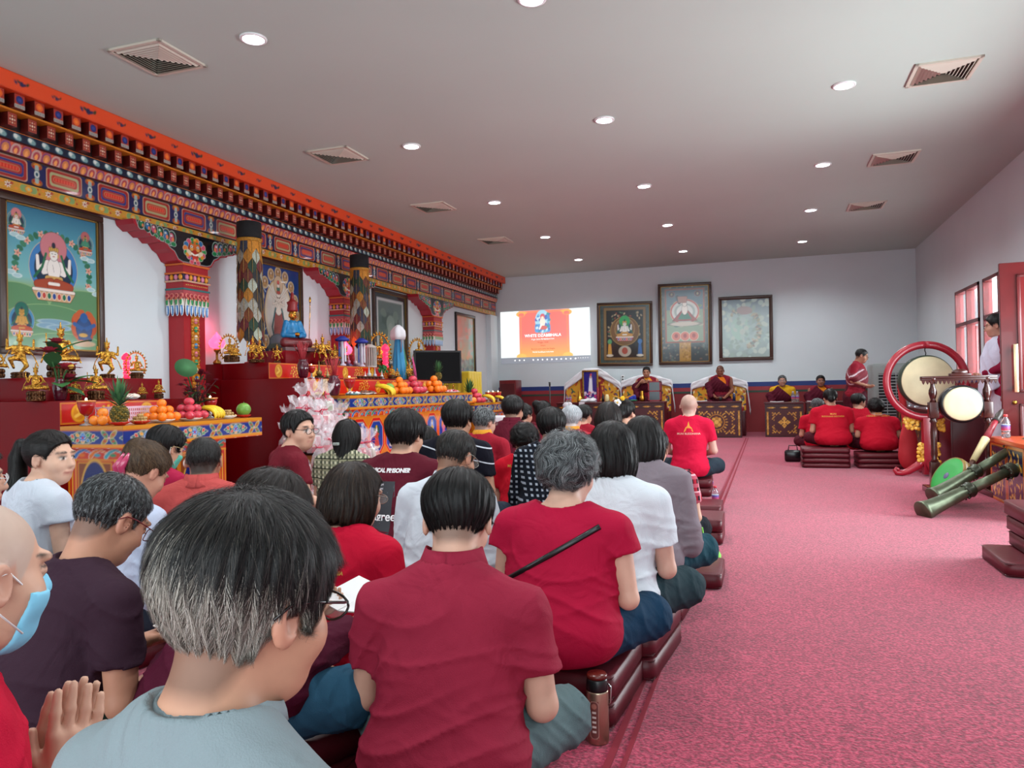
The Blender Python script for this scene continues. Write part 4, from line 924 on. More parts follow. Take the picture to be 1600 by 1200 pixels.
# near altar: upper step z=1.30 and lower step z=1.11
Z0 = 1.302; Z1 = 1.113
for k, px_, X, z, h, halo, lab in (
    ('dance', 32, -5.75, Z0, .38, False, 'gilt dancing deity statue with a ring overhead, first on the upper step'),
    ('raise', 96, -5.75, Z0, .46, False, 'largest gilt seated deity statue, behind the red lotus flowers'),
    ('dance', 168, -5.75, Z0, .36, False, 'gilt many-armed dancing statue beside the glowing red pagoda lamp'),
    ('raise', 214, -5.75, Z0, .24, True, 'gilt statue inside an oval flame ring, last on the upper step'),
    ('raise', 56, -5.22, Z1, .27, False, 'silver and gilt reclining deity statue on a lotus, first on the lower step'),
    ('calm', 118, -5.22, Z1, .18, False, 'small gilt seated statue to the side of the maroon lotus vase'),
    ('raise', 150, -5.22, Z1, .27, False, 'gilt statue riding an animal, behind the pineapple leaves'),
    ('calm', 222, -5.22, Z1, .14, False, 'small gilt statue near the white plate of sweets, lower step'),
    ('calm', 248, -5.22, Z1, .17, False, 'gilt seated statue at the end of the lower red step'),
    ('calm', -6, -5.75, Z0, .26, False, 'gilt statue cut off at the edge of the picture')):
    t = statue(k, lab, (X, P(px_, X), z), h, halo, group='gilt statues on the altar', rz=-.5)
# middle altar
Z2, Z3, Z4 = 1.512, 1.702, 1.317
for k, px_, X, z, h, halo, lab in (
    ('calm', 360, -5.8, Z2, .28, True, 'dark gilt statue with flame ring beside the pink glowing lamp'),
    ('calm', 368, -5.72, Z2, .22, False, 'small gilt standing figure beside the dark flame ring statue'),
    ('dance', 396, -5.7, Z2, .30, False, 'bright gilt dancing statue below the first patchwork banner'),
    ('dance', 407, -5.66, Z2, .28, False, 'second gilt dancing statue below the first patchwork banner'),
    ('dance', 434, -5.62, Z2, .22, False, 'small dark and gilt dancing statue on the roundel step'),
    ('calm', 477, -5.98, Z3, .20, False, 'first of five small gilt buddhas beside the blue-robed statue'),
    ('calm', 486, -5.98, Z3, .20, False, 'second of five small gilt buddhas beside the blue-robed statue'),
    ('calm', 495, -5.98, Z3, .20, False, 'third of five small gilt buddhas beside the blue-robed statue'),
    ('calm', 504.5, -5.98, Z3, .20, False, 'fourth of five small gilt buddhas beside the blue-robed statue'),
    ('calm', 513.5, -5.98, Z3, .20, False, 'last of five small gilt buddhas beside the blue-robed statue'),
    ('dance', 505, -5.65, Z2, .40, False, 'tall slim gilt standing figure behind the pink incense fan'),
    ('raise', 524, -5.65, Z2, .30, False, 'gilt seated deity in front of the small dark statues'),
    ('dance', 534, -5.65, Z2, .34, False, 'slim gilt standing figure before the blue parasol ornament'),
    ('calm', 523, -6.02, Z2, .26, False, 'small dark gilt statue on the altar beside the second pillar'),
    ('calm', 590, -5.75, Z2, .16, True, 'tiny gilt statue under the red pagoda lamp'),
    ('raise', 613, -5.3, Z4, .22, False, 'gilt seated deity before the blue draped scarf'),
    ('calm', 621, -5.3, Z4, .18, False, 'dark gilt small statue before the blue draped scarf'),
    ('raise', 637, -5.3, Z4, .30, False, 'bright gilt seated deity between scarf and television'),
    ('dance', 640, -5.15, Z4, .24, False, 'gilt standing figure beside the pink leaning fan'),
    ('raise', 597, -6.05, Z2, .55, True, 'tall dark gilt statue with pointed halo behind the red pagoda lamp')):
    statue(k, lab, (X, P(px_, X), z), h, halo, group='gilt statues on the altar', rz=-.5)
for k, px_, lab in ((0, 692, 'gilt statue beside the pineapple, first of the three before the narrow painting'), (1, 699, 'middle gilt statue of the three before the narrow painting'), (2, 708, 'last gilt statue of the three before the narrow painting')):
    statue('calm', lab, (-5.3, P(px_, -5.3), .952 if P(px_, -5.3) > 13.1 else .922), .34, rz=-.5, group='gilt statues on the altar')
# statue on a bracket above the television
b = MB(); b.box(-.12, .16, -.2, .2, -.04, 0); b.box(-.12, -.06, -.18, .18, -.45, -.04); w_ = thing('wall_shelf', 'small dark wall shelf behind the television holding a haloed statue', 'shelf', (-6.32, 12.98, 1.58)); b.build('board', m_maroon, w_)
statue('calm', 'dark gilt haloed statue standing above the black television', (-6.22, 12.98, 1.582), .5, True, rz=-.5)
# blue robed teacher statue: painted, three materials by part
def guru():
    t = thing('teacher_statue', 'painted seated teacher statue in blue and maroon robes with a tall red hat', 'statue', (-6.0, P(459, -6.0), Z3), -.45)
    def torso(p):
        d = elli(p, (0, 0, .30), (.09, .13, .16))
        for q in (-1, 1): d = smin(d, cone(p, (0, q * .13, .40), (.03, q * .2, .24), .05, .045), .03); d = smin(d, cone(p, (.03, q * .2, .24), (.14, q * .06, .22), .042, .03), .02)
        return d
    def legs(p):
        d = elli(p, (0, 0, .14), (.12, .14, .07))
        for q in (-1, 1): d = smin(d, cone(p, (0, q * .1, .14), (.12, q * .24, .12), .08, .06), .04); d = smin(d, cone(p, (.12, q * .24, .12), (.18, -q * .02, .11), .06, .05), .03)
        return d
    def head(p): 
        d = elli(p, (.01, 0, .53), (.07, .065, .085)); d = smin(d, cone(p, (0, 0, .42), (0, 0, .5), .04, .04), .02); d = smin(d, elli(p, (.08, 0, .525), (.016, .012, .02)), .01)
        for q in (-1, 1): d = smin(d, elli(p, (0, q * .07, .51), (.012, .012, .035)), .01)
        return d
    V, Q = surf(torso, (-.2, -.3, .05), (.25, .3, .5), .013); mesh_np('robe', V, Q, mat('statue_blue', '1c7ab0', .35, noise=.3, nscale=15), t)
    V, Q = surf(legs, (-.2, -.35, .02), (.3, .35, .3), .013); mesh_np('skirt', V, Q, mat('statue_maroon', '6a1c20', .4, noise=.3, nscale=15), t)
    V, Q = surf(head, (-.2, -.2, .1), (.25, .2, .7), .012); mesh_np('head', V, Q, m_sgold, t)
    b = MB(); b.ball((.15, 0, .24), (.04, .05, .03), 12); b.build('bowl', m_sgold, t)
    MB().lathe([(.085, .57), (.095, .59), (.08, .66), (.10, .70), (.06, .72), (.03, .76), (.03, .82), (0, .86)], 20).build('hat', mat('statue_red', '8a1c1c', .4), t)
    b = MB(); b.lathe([(.30, 0), (.31, .03), (.27, .06)], 24); b.box(-.24, .28, -.30, .30, -.0, .05); b.build('throne', m_maroon, t)
    b = MB(); b.tube([(.12, .24, .02), (.14, .26, .5), (.14, .27, .72)], .008, 6); b.ball((.14, .27, .74), (.02, .02, .05), 8); b.build('staff', m_sgold, t); t.scale = (.76, .76, .95)
guru()
# pink and red glowing altar lamps
def glow(n, col, es): return mat(n, col, .3, emit=col, es=es)
def lotus_lamp(loc, s, label):
    t = thing('altar_lamp', label, 'lamp', loc, 0, 'glowing altar lamps')
    MB().lathe([(.035, 0), (.04, .02), (.012, .05), (.012, .11), (.03, .13), (.03, .15)], 20).build('stand', m_dgold, t)
    MB().lathe([(.02, .15), (.06, .165), (.078, .20), (.07, .235), (.04, .265), (.012, .30), (0, .32)], 24).build('lotus_shade', glow('lotus_glow', 'ff3a5a', 5.0), t)
    l = bpy.data.lights.new('lamp_light', 'POINT'); l.energy = 1.6; l.color = (1, .12, .25); l.shadow_soft_size = .06; o = bpy.data.objects.new('lamp_light', l); COL.objects.link(o); o.parent = t; o.location = (0.02, 0, .36); t.scale = (s,) * 3
lotus_lamp((-6.30, 7.5, Z2 + 0), 1.25, 'pink glowing lotus lamp beside the first red pillar')
lotus_lamp((-5.95, P(541, -5.95), Z2), 1.3, 'pink glowing lotus lamp in front of the second red pillar')
def pagoda_lamp(loc, s, label):
    t = thing('altar_lamp', label, 'lamp', loc, 0, 'glowing altar lamps')
    g = glow('red_glow', 'ff1c3c', 3.0); b = MB()
    for k in range(4): b.lathe([(.035, .02 + k * .06), (.05, .03 + k * .06), (.035, .05 + k * .06), (.042, .075 + k * .06)], 12)
    b.build('tower', g, t); MB().lathe([(.03, .26), (.06, .28), (.06, .31), (.03, .35), (0, .37)], 16).build('dome', g, t); MB().lathe([(.06, 0), (.06, .015), (.03, .02)], 16).build('base', m_dgold, t)
    l = bpy.data.lights.new('lamp_light', 'POINT'); l.energy = 1.2; l.color = (1, .08, .2); l.shadow_soft_size = .06; o = bpy.data.objects.new('lamp_light', l); COL.objects.link(o); o.parent = t; o.location = (0.14, 0, .25); t.scale = (s,) * 3
pagoda_lamp((-5.9, P(198, -5.9), Z0), .72, 'red glowing pagoda lamp between gilt statues near the blue painting')
pagoda_lamp((-5.55 - .25, P(603, -5.8), Z2), 1.1, 'red glowing pagoda lamp between second pillar and blue scarf')
# stupas, bowls, candles, vases
def stupa(loc, s, label, cols=('c8c8c8', '8a5a30')):
    t = thing('stupa_ornament', label, 'stupa ornament', loc, 0, 'small stupa ornaments')
    b = MB(); b.box(-.06, .06, -.06, .06, 0, .02); b.box(-.045, .045, -.045, .045, .02, .045); b.build('base', mat('stupa_' + cols[1], cols[1], .35, metal=.5), t)
    MB().lathe([(.03, .045), (.045, .08), (.04, .11), (.015, .12), (.022, .13), (.016, .16), (.006, .24), (0, .28)], 16).build('dome', mat('stupa_' + cols[0], cols[0], .3, metal=.4), t); t.scale = (s,) * 3
for i, (px_, X, z, s, c, l) in enumerate(((499, -5.25, Z4, .85, ('7a6030', '3a2c18'), 'dark bronze stupa beside the maroon vase with red incense'), (512, -5.2, Z4, .5, ('a89868', '6a5a38'), 'small bronze stupa beside the larger dark stupa'), (545, -5.6, Z2, .75, ('c07a98', '7a6a90'), 'pale pink pagoda ornament beside the tall blue ribbon tower'),
    (556, -5.6, Z2, .7, ('c0a0a8', '806070'), 'pale pagoda ornament behind the red chalice'), (577, -5.2, Z4, .75, ('b8b8b8', 'a88860'), 'silver pointed stupa above the row of bowls'), (586, -5.2, Z4, .65, ('b0b0b8', 'a88860'), 'second silver pointed stupa above the row of bowls'), (571, -5.1, Z4, .4, ('e0e0e0', 'c0c0c0'), 'tiny white stupa behind the offering bowls'), (597, -5.1, Z4, .5, ('c8c8c8', '9a9aa0'), 'silver stupa on a wide plate, end of the bowls'))):
    stupa((X, P(px_, X), z), s, l, c)
bw = thing('offering_bowl', 'small metal offering bowl in the row on the long altar', 'bowl', (-5.03, P(561, -5.03), Z4), 0, 'offering bowls in a row')
MB().lathe([(.018, 0), (.02, .008), (.034, .03), (.036, .034), (.031, .031), (0, .022)], 20).build('bowl', mat('bowl_metal', '7a6a58', .3, metal=.9), bw)
for k in range(1, 7): dup(bw, (-5.03, P(561 + k * 5.6, -5.03), Z4))
def vase(loc, s, label, sticks=True):
    t = thing('maroon_vase', label, 'vase', loc, 0, 'maroon vases'); MB().lathe([(.04, 0), (.055, .02), (.07, .10), (.072, .16), (.05, .20), (.045, .21), (.055, .225)], 28).build('body', mat('maroon_glaze', '4c1020', .12, coat=.5), t)
    if sticks:
        b = MB(); g = random.Random(int(s * 100))
        for k in range(26):
            a = g.uniform(0, 6.28); r = g.uniform(.02, .11); b.tube([(0, 0, .15), (r * math.cos(a), r * math.sin(a), .42 + g.uniform(-.03, .03))], .0035, 4)
        b.build('incense_bundle', mat('incense_red', 'a01c28', .6), t)
    t.scale = (s,) * 3
vase((-5.08, P(474, -5.08), Z4), .95, 'maroon vase holding spread red incense sticks on the red box', True)
vase((-4.56, P(522, -4.56), 1.102), 1.0, 'maroon vase holding pink and net-wrapped incense on the long table', True)
vase((-5.18, P(94, -5.18), Z1), .75, 'maroon vase with red lotus flowers on the lower red step', False)
def leafblade(b, p, d, L, w, col, up=.3):
    p = Vector(p); d = Vector(d).normalized(); s = d.cross(Vector((0, 0, 1))).normalized(); V = []; n = 6
    for j in range(n + 1):
        f = j / n; ww = w * math.sin(math.pi * min(1, f * .92 + .08)) ; c = p + d * L * f + Vector((0, 0, up * L * (f - f * f)))
        V += [c - s * ww, c + Vector((0, 0, -.15 * w)), c + s * ww]
    Fc = []
    for j in range(n): Fc += [(j * 3, j * 3 + 1, j * 3 + 4, j * 3 + 3), (j * 3 + 1, j * 3 + 2, j * 3 + 5, j * 3 + 4)]
    b.add(V, Fc, col, True)
def lotus_fl(b, c, r, cols, n=9, M=None):
    for ring in range(3):
        for k in range(n):
            a = k / n * 6.283 + ring * .35; el = .15 + ring * .45; d = (math.cos(a) * math.cos(el), math.sin(a) * math.cos(el), math.sin(el)); leafblade(b, c, d, r * (1 - ring * .2), r * .28, cols[ring % len(cols)], .35)
t = thing('lotus_bouquet', 'artificial red lotus flowers and wide green leaves in a maroon vase', 'flowers', (-5.18, P(94, -5.18), Z1 + .14)); fc = Vector((.72, -.62, 0))
for q in ((0, -.02, .24), (0, .06, .02), (.03, -.10, .18)): b = MB(); lotus_fl(b, q, .075, ['7a1424', 'a02038', '8a1830']); b.build('flower', m_vcm, t)
b = MB(); lotus_fl(b, (.06, .0, .08), .085, ['8a1428', 'b02a40', 'c86a5a']); b.ball((.09, 0, .10), .018, 10, 'c8a040'); b.build('flower', m_vcm, t)
b = MB()
for p_, d, L, w in (((0, 0, .2), (.3, .7, .3), .2, .05), ((0, 0, 0), (.5, .8, .0), .2, .05), ((0, 0, 0), (.4, -.3, -.1), .16, .05), ((0, 0, .18), (.4, -.9, .5), .15, .04), ((.02, .05, 0), (.2, .9, .3), .16, .045), ((.0, -.05, .1), (.6, -.5, .6), .14, .05), ((.02, 0, -.02), (.8, .3, -.4), .15, .055)): leafblade(b, p_, d, L, w, '2f6a2c' if L > .15 else '24562a')
for q in ((0, -.02, .24), (0, .06, .02), (.06, 0, .08), (.03, -.1, .18)): b.tube([(0, 0, -.1), (q[0] * .5, q[1] * .5, q[2] * .5), q], .005, 5, '2c5a2c')
b.build('foliage', m_vcm, t); t.scale = (1.25,) * 3
t = thing('lotus_bouquet', 'tall dark red artificial flower stems with a round green lotus leaf by the first pillar', 'flowers', (-4.85, P(308, -4.85), .922)); g = random.Random(21)
b = MB(); b.lathe([(.04, 0), (.05, .03), (.035, .1), (.045, .12)], 20); b.build('pot', mat('maroon_glaze2', '5a1424', .2), t)
b = MB(); b2 = MB()
for k in range(13):
    q = Vector((g.uniform(-.12, .12), g.uniform(-.22, .22), g.uniform(.2, .5))); b.tube([(0, 0, .1), (q.x * .3, q.y * .3, q.z * .6), q], .004, 5, '4a1a20')
    if k == 0: q = Vector((0, -.2, .3))
    b2 = MB(); lotus_fl(b2, q, g.uniform(.035, .06), ['6a1428', '8a1c34', '7a1a38'], 7); b2.build('flower', m_vcm, t)
    for j in range(5): leafblade(b, q * g.uniform(.5, .9), (g.uniform(-1, 1), g.uniform(-1, 1), g.uniform(-.3, .6)), .07, .015, g.choice(['2c4a2c', '5a1c2c', '3a5a34']))
b.build('stems', m_vcm, t)
b = MB(); b.lathe([(0, .0), (.03, -.008), (.08, .01), (.095, .03)], 24, M=Matrix.Translation((.05, -.2, .44)) @ Matrix.Rotation(math.radians(60), 4, Vector((.5, .8, 0))), col='35683c'); b.lathe([(.022, 0), (.018, .02), (0, .024)], 12, M=Matrix.Translation((.05, -.2, .44)) @ Matrix.Rotation(math.radians(60), 4, Vector((.5, .8, 0))), col='2c4a2c'); b.tube([(0, 0, .1), (.02, -.14, .4), (.05, -.2, .44)], .006, 6, '3a6a3a')
for d in ((.8, -.6, .1), (.9, .3, .2), (.3, .9, .1)): leafblade(b, (0, 0, .14), d, .16, .05, '1f5a34')
b.build('lotus_leaf', m_vcm, t)
def chalice(loc, s, label):
    t = thing('glass_chalice', label, 'oil lamp', loc, 0, 'red oil lamps'); MB().lathe([(.05, 0), (.05, .008), (.012, .02), (.018, .045), (.010, .06), (.016, .075)], 24).build('glass_foot', mat('clear_glass', 'e8eef0', .05, trans=.85), t)
    MB().lathe([(.016, .075), (.045, .10), (.062, .15), (.066, .185), (.058, .185), (.04, .115), (0, .10)], 28).build('red_oil', mat('red_oil', 'a01418', .12, coat=.5), t)
    MB().lathe([(.066, .183), (.069, .19), (.069, .20), (.062, .20), (.060, .185)], 28).build('gilt_rim', mat('amber', 'd88a50', .2, metal=.4), t)
    MB().ball((0, 0, .205), (.008, .008, .014), 8).build('flame', glow('flame', 'ffd8a0', 25), t); t.scale = (s,) * 3
chalice((-4.82, 4.31, .922), .95, 'glass footed red oil lamp beside the pineapple, nearest one')
chalice((-4.8, P(328, -4.8), .922), .95, 'glass footed red oil lamp behind the bananas near the first pillar')
chalice((-4.62, P(546, -4.62), 1.102), 1.05, 'glass footed red oil lamp on the long altar table')
chalice((-5.05, P(487, -5.05), Z4), .75, 'small red oil lamp burning beside the maroon incense vase')
chalice((-4.6, P(763, -4.6), .922), .9, 'red oil lamp before the yellow cloth, nearest of three')
chalice((-4.6, P(770, -4.6), .922), .9, 'red oil lamp before the yellow cloth, between the other two')
chalice((-4.55, P(778, -4.55), .922), .9, 'red oil lamp at the far corner of the altar')
# ---- fruit and food
def fmat(n, c, r=.4, ns=.12, b=.15, bs=120): return mat(n, c, r, noise=ns, nscale=20, bump=b, bscale=bs)
_FR = {}
def fruit(kind, loc, s, label, group, rz=0.0):
    col = {'orange': ('orange', 'f07a10', .38, .06), 'red_apple': ('red_apple', 'c83a4c', .25, .35), 'longan': ('longan', 'b08a50', .6, .2), 'pomelo': ('pomelo', '6a9a3c', .4, .15), 'mandarin': ('mandarin', 'f08a2c', .38, .1)}[kind]
    t = thing(kind, label, kind.replace('_', ' '), loc, rz, group)
    if kind not in _FR:
        R = {'orange': .037, 'red_apple': .04, 'longan': .013, 'pomelo': .065, 'mandarin': .035}[kind]
        b = MB(); pr = [(0, .02 * R)] if kind != 'red_apple' else [(0, .16 * R)]
        for j in range(1, 11): a = math.pi * j / 11; pr.append((R * math.sin(a) * (1 if kind != 'red_apple' else 1.02 + .06 * math.sin(a)), R - R * math.cos(a) * (.95 if kind != 'red_apple' else .9)))
        pr.append((0, (1.92 if kind != 'red_apple' else 1.72) * R)); b.lathe(pr, 18 if R > .02 else 10); o = b.build('flesh', fmat(*(col[0], col[1], col[2], col[3])), t)
        parts = [o.data]
        if R > .02: c = MB(); c.tube([(0, 0, R * 1.75), (.003, 0, R * 2.1)], R * .06, 5); parts.append(c.build('stem', mat('stem_green', '4a6a2c', .7), t).data)
        _FR[kind] = parts
    else:
        for d, n in zip(_FR[kind], ('flesh', 'stem')): link(n, d, t)
    t.scale = (s,) * 3; return t
def plate(loc, r, label, col, rim=None):
    t = thing('plate', label, 'plate', loc, 0, 'plates on the altar'); MB().lathe([(r * .5, 0), (r * .55, .003), (r * .95, .018), (r, .024), (r * .97, .026), (r * .5, .01), (0, .009)], 32).build('dish', mat('dish_' + col, col, .2), t)
def pyramid(kind, px_, X, z, n, s, label, group, R, pcol='e8e8e4', plab=None):
    y = P(px_, X); k = 0
    if plab: plate((X, y, z), R * n * .92, plab, pcol); z += .010
    for L in range(n):
        m = n - L
        for i in range(m):
            for j in range(m):
                if L == 0 and m > 2 and (i in (0,) and j == 0) and False: continue
                if kind == 'longan' and random.random() < .1: continue
                fruit(kind, (X + (i - (m - 1) / 2) * 2 * R, y + (j - (m - 1) / 2) * 2 * R, z + L * R * 1.42), s, label, group, random.uniform(0, 6))
pyramid('orange', 252, -4.56, .922, 3, 1.0, 'orange in the pyramid on a white plate beside the pineapple', 'oranges on the near altar table', .037, 'e8e8e4', 'white plate under the orange pyramid on the near table')
pyramid('red_apple', 295, -4.56, .922, 3, .98, 'pink-red apple in the pile beside the bananas on the near table', 'apples on the near altar table', .039, 'ece8e4', 'white plate under the apples on the near table')
pyramid('mandarin', 160, -4.72, .922, 2, 1.1, 'mandarin in a clear bag beside the glass oil lamp', 'mandarins in the bag behind the pineapple', .039)
def longans(px_, X, z, label, pl, pcol, r=.075):
    y = P(px_, X); plate((X, y, z), r, pl, pcol); g = random.Random(px_)
    for k in range(46):
        L = [0] * 24 + [1] * 15 + [2] * 7; h = L[k]; a = k * 2.4; q = r * (.85 - .27 * h) * math.sqrt(g.uniform(.02, 1)); fruit('longan', (X + q * math.cos(a), y + q * math.sin(a), z + .012 + h * .021), 1.0, label, label + 's')
longans(218, -4.5, .922, 'brown longan fruit heaped on the red plate beside the pineapple', 'red plate of longans beside the pineapple', 'b82018')
longans(355, -4.52, .922, 'brown longan fruit heaped on the white plate beside the green pomelo', 'white plate of longans beside the green pomelo', 'e0e4e4')
longans(660, -4.52, 1.102, 'brown longan fruit heaped between apples and oranges on the long table', 'white plate of longans on the long table', 'e0e4e4', .085)
fruit('pomelo', (-4.54, P(380, -4.54), .93), 1.0, 'large green pomelo at the end of the near table', None); plate((-4.54, P(380, -4.54), .922), .065, 'red plate under the green pomelo of the near table', 'b82018')
fruit('pomelo', (-4.54, P(608, -4.54), 1.112), 1.05, 'large green pomelo between bananas and oranges on the long table', None); plate((-4.54, P(608, -4.54), 1.102), .065, 'red plate under the pomelo of the long table', 'b82018')
pyramid('orange', 624, -4.54, 1.102, 3, 1.3, 'orange in the first pyramid on the long table', 'oranges in the first pyramid on the long table', .048)
pyramid('red_apple', 645, -4.54, 1.102, 3, 1.35, 'red apple in the pile between the orange pyramids on the long table', 'apples on the long altar table', .052)
pyramid('orange', 678, -4.54, 1.102, 3, 1.4, 'orange in the second pyramid, nearer the television', 'oranges in the second pyramid on the long table', .052, 'c83030', 'red plate under the second orange pyramid')
pyramid('mandarin', 733, -4.54, .922, 2, 1.5, 'orange in the small pile at the farthest altar table', 'oranges on the farthest altar table', .05)
pyramid('red_apple', 741, -4.54, .922, 3, 1.3, 'red apple in the pile at the farthest altar table', 'apples on the farthest altar table', .052)
def bananas(loc, rz, s, label, n=8):
    t = thing('banana_bunch', label, 'bananas', loc, rz, 'banana bunches'); my = mat('banana', 'e0bc20', .45, noise=.12, nscale=14)
    for k in range(n):
        f = (k - (n - 1) / 2) / n; pts = []
        for j in range(9):
            u = j / 8; a = -.1 + u * 1.9; pts.append((.15 * math.sin(a) * (1 - .1 * abs(f)), f * (.10 + .16 * u), .10 * math.cos(a * .9) + .01 + .012 * (k % 2)))
        b = MB(); b.tube(pts, [.007, .013, .018, .019, .019, .018, .016, .011, .005], 8); b.build('banana', my, t)
    b = MB(); b.tube([(0, 0, .13), (-.02, 0, .10)], .016, 8); b.build('stalk', mat('banana_stalk', '6a6a24', .7), t); t.scale = (s,) * 3
for k, (px_, X, z, s, l) in enumerate(((320, -4.6, .945, .9, 'bunch of yellow bananas between apples and longans on the near table'), (590, -4.6, 1.104, 1.15, 'larger bunch of yellow bananas on the long altar table'), (598, -4.5, 1.104, .95, 'second bunch of yellow bananas leaning by the pomelo'), (756, -4.56, .924, 1.2, 'bunch of yellow bananas on the farthest altar table'), (775, -4.5, .924, 1.0, 'greenish bananas at the far corner of the altar'))):
    bananas((X, P(px_, X), z - .02 if k else .925), .3, s, l)
def pineapple(loc, s, label):
    t = thing('pineapple', label, 'pineapple', loc, 0, 'pineapples'); b = MB(); R = .055; H_ = .13
    for L in range(9):
        z = .012 + L * .0135; r = R * math.sin(math.pi * (.2 + .62 * (L + .5) / 9)) ; n = 13
        for k in range(n):
            a = (k + .5 * (L % 2)) / n * 6.283; b.ball((r * math.cos(a), r * math.sin(a), z), (.0135, .0135, .009), 6, ['6a5a1c', '8a7024', '4c4c1c'][(k + L) % 3]); b.ball((r * 1.22 * math.cos(a), r * 1.22 * math.sin(a), z + .003), (.003, .003, .004), 4, '2a3014')
    b.lathe([(.035, 0), (.05, .03), (.052, .07), (.045, .11), (.02, .13)], 20, col='4a4418'); b.build('body', mat('pineapple_skin', rough=.6, vcol=True), t)
    b = MB(); g = random.Random(3)
    for k in range(44):
        a = k * 2.4; e = .35 + 1.1 * k / 44; d = (math.cos(a) * math.cos(e), math.sin(a) * math.cos(e), math.sin(e)); leafblade(b, (.008 * math.cos(a), .008 * math.sin(a), .12 + .0012 * k), d, .09 + .10 * (k / 44), .011, ['3a6a3c', '4a7a48', '2c5434'][k % 3], .25 if k < 20 else -.1)
    b.build('crown', m_vcm, t); t.scale = (s,) * 3
pineapple((-4.5, P(186, -4.5), .94), 1.0, 'large pineapple with spiky crown on a red plate, nearest on the altar'); plate((-4.5, P(186, -4.5), .922), .07, 'red plate under the nearest pineapple', 'b82018')
pineapple((-4.95 + .05, P(685, -4.9), 1.317), .9, 'pineapple with pale spiky crown in front of the black television')
pineapple((-5.1, P(733, -5.1), .922), 1.3, 'pineapple beside the yellow cloth on the farthest altar table')
# white plastic basket, plate of sweets, wrapped goods
t = thing('plastic_basket', 'pale lattice plastic basket of oranges behind the pineapple', 'basket', (-4.8, P(205, -4.8), .922)); b = MB(); y0_, y1_ = -.24, .24
for k in range(25):
    y = y0_ + k * .02
    for x in (-.11, .11): b.box(x - .002, x + .002, y - .003, y + .003, 0, .13)
for k in range(12):
    x = -.11 + k * .02
    for y in (y0_, y1_): b.box(x - .003, x + .003, y - .002, y + .002, 0, .13)
for z in (0, .03, .06, .09, .12):
    for x in (-.11, .11): b.box(x - .003, x + .003, y0_, y1_, z, z + (.006 if z < .1 else .014))
    for y in (y0_, y1_): b.box(-.11, .11, y - .003, y + .003, z, z + (.006 if z < .1 else .014))
b.box(-.11, .11, y0_, y1_, 0, .003); b.build('lattice', mat('basket_plastic', 'd8b8c8', .4), t)
for k in range(6): fruit('mandarin', (-4.8 + (.04 if k % 2 else -.04), P(205, -4.8) - .18 + k * .072, .926), 1.05, 'orange inside the pale lattice basket', 'oranges inside the lattice basket')
def heap(px_, X, z, r, cols, n, br, label, cat, pc='e8e8e4', seed=1):
    y = P(px_, X); t = thing('food_plate', label, cat, (X, y, z)); MB().lathe([(r * .5, 0), (r, .02), (r * .96, .023), (0, .008)], 28).build('dish', mat('dish_' + pc, pc, .2), t); g = random.Random(seed); b = MB()
    for k in range(n): a = g.uniform(0, 6.28); q = r * .8 * math.sqrt(g.random()); b.ball((q * math.cos(a), q * math.sin(a), .02 + g.uniform(0, .03) * (1 - q / r)), (br * g.uniform(.7, 1.5), br * g.uniform(.7, 1.5), br * .8), 8, g.choice(cols))
    o = b.build('heaped_food', m_vc, t); o['kind'] = 'stuff'
heap(552, -4.54, 1.102, .10, ['e8e4e0', 'c8a8b0', '8aa090', '6a3440'], 40, .016, 'blue and white plate of small wrapped sweets on the long table', 'plate of sweets', '6aa0a8')
heap(572, -4.56, 1.102, .13, ['5a3424', '7a4c34', '48281c'], 40, .022, 'plate of dark brown snacks between sweets and bananas', 'plate of snacks')
heap(704, -4.53, 1.102, .15, ['c83a4c', 'e8a0a8', 'b02438', 'e8d8d8'], 60, .018, 'plate of red and pink wrapped candies at the end of the long table', 'plate of candies', 'd8c8c8')
heap(205, -5.1, 1.113, .07, ['e8d8c8', 'd8b8a8', 'f0e8e0'], 24, .016, 'white plate of pale sweets on the lower red step', 'plate of sweets')
heap(722, -4.56, .922, .12, ['8a9a50', '6a7a3c', 'c8a0a8'], 30, .03, 'plate of green and pink fruit between the two farther tables', 'plate of fruit')
heap(768, -4.62, .922, .09, ['6a1c2c', '8a2c3c'], 16, .035, 'plate of dark red round fruit among the far oil lamps', 'plate of fruit')
heap(500, -4.6, 1.102, .07, ['d8b040', 'c8a030', 'e8d080'], 18, .018, 'small gilt dish of yellow flowers at the corner of the long table', 'dish of flowers', 'a88a3c')
t = thing('framed_poster', 'small gold and pale poster leaning behind the maroon vase', 'poster', (-4.94, P(508, -4.94) - .08, 1.102)); cv = Cv(.26, .2, .006, 'c8a86a'); cv.speck(['8a6a30', 'e0d0a8', 'a88040'], 60, .012, 3); cv.rect(.16, .25, .01, .19, 'c8c8b8')
cv.build('sheet', Matrix(((0, -1, .15, 0.0), (1, 0, 0, 0), (0, 0, 1, 0), (0, 0, 0, 1))), m_vc, t); b = MB(); b.box(-.012, -.004, 0, .26, 0, .2); b.build('backing', m_maroon, t)
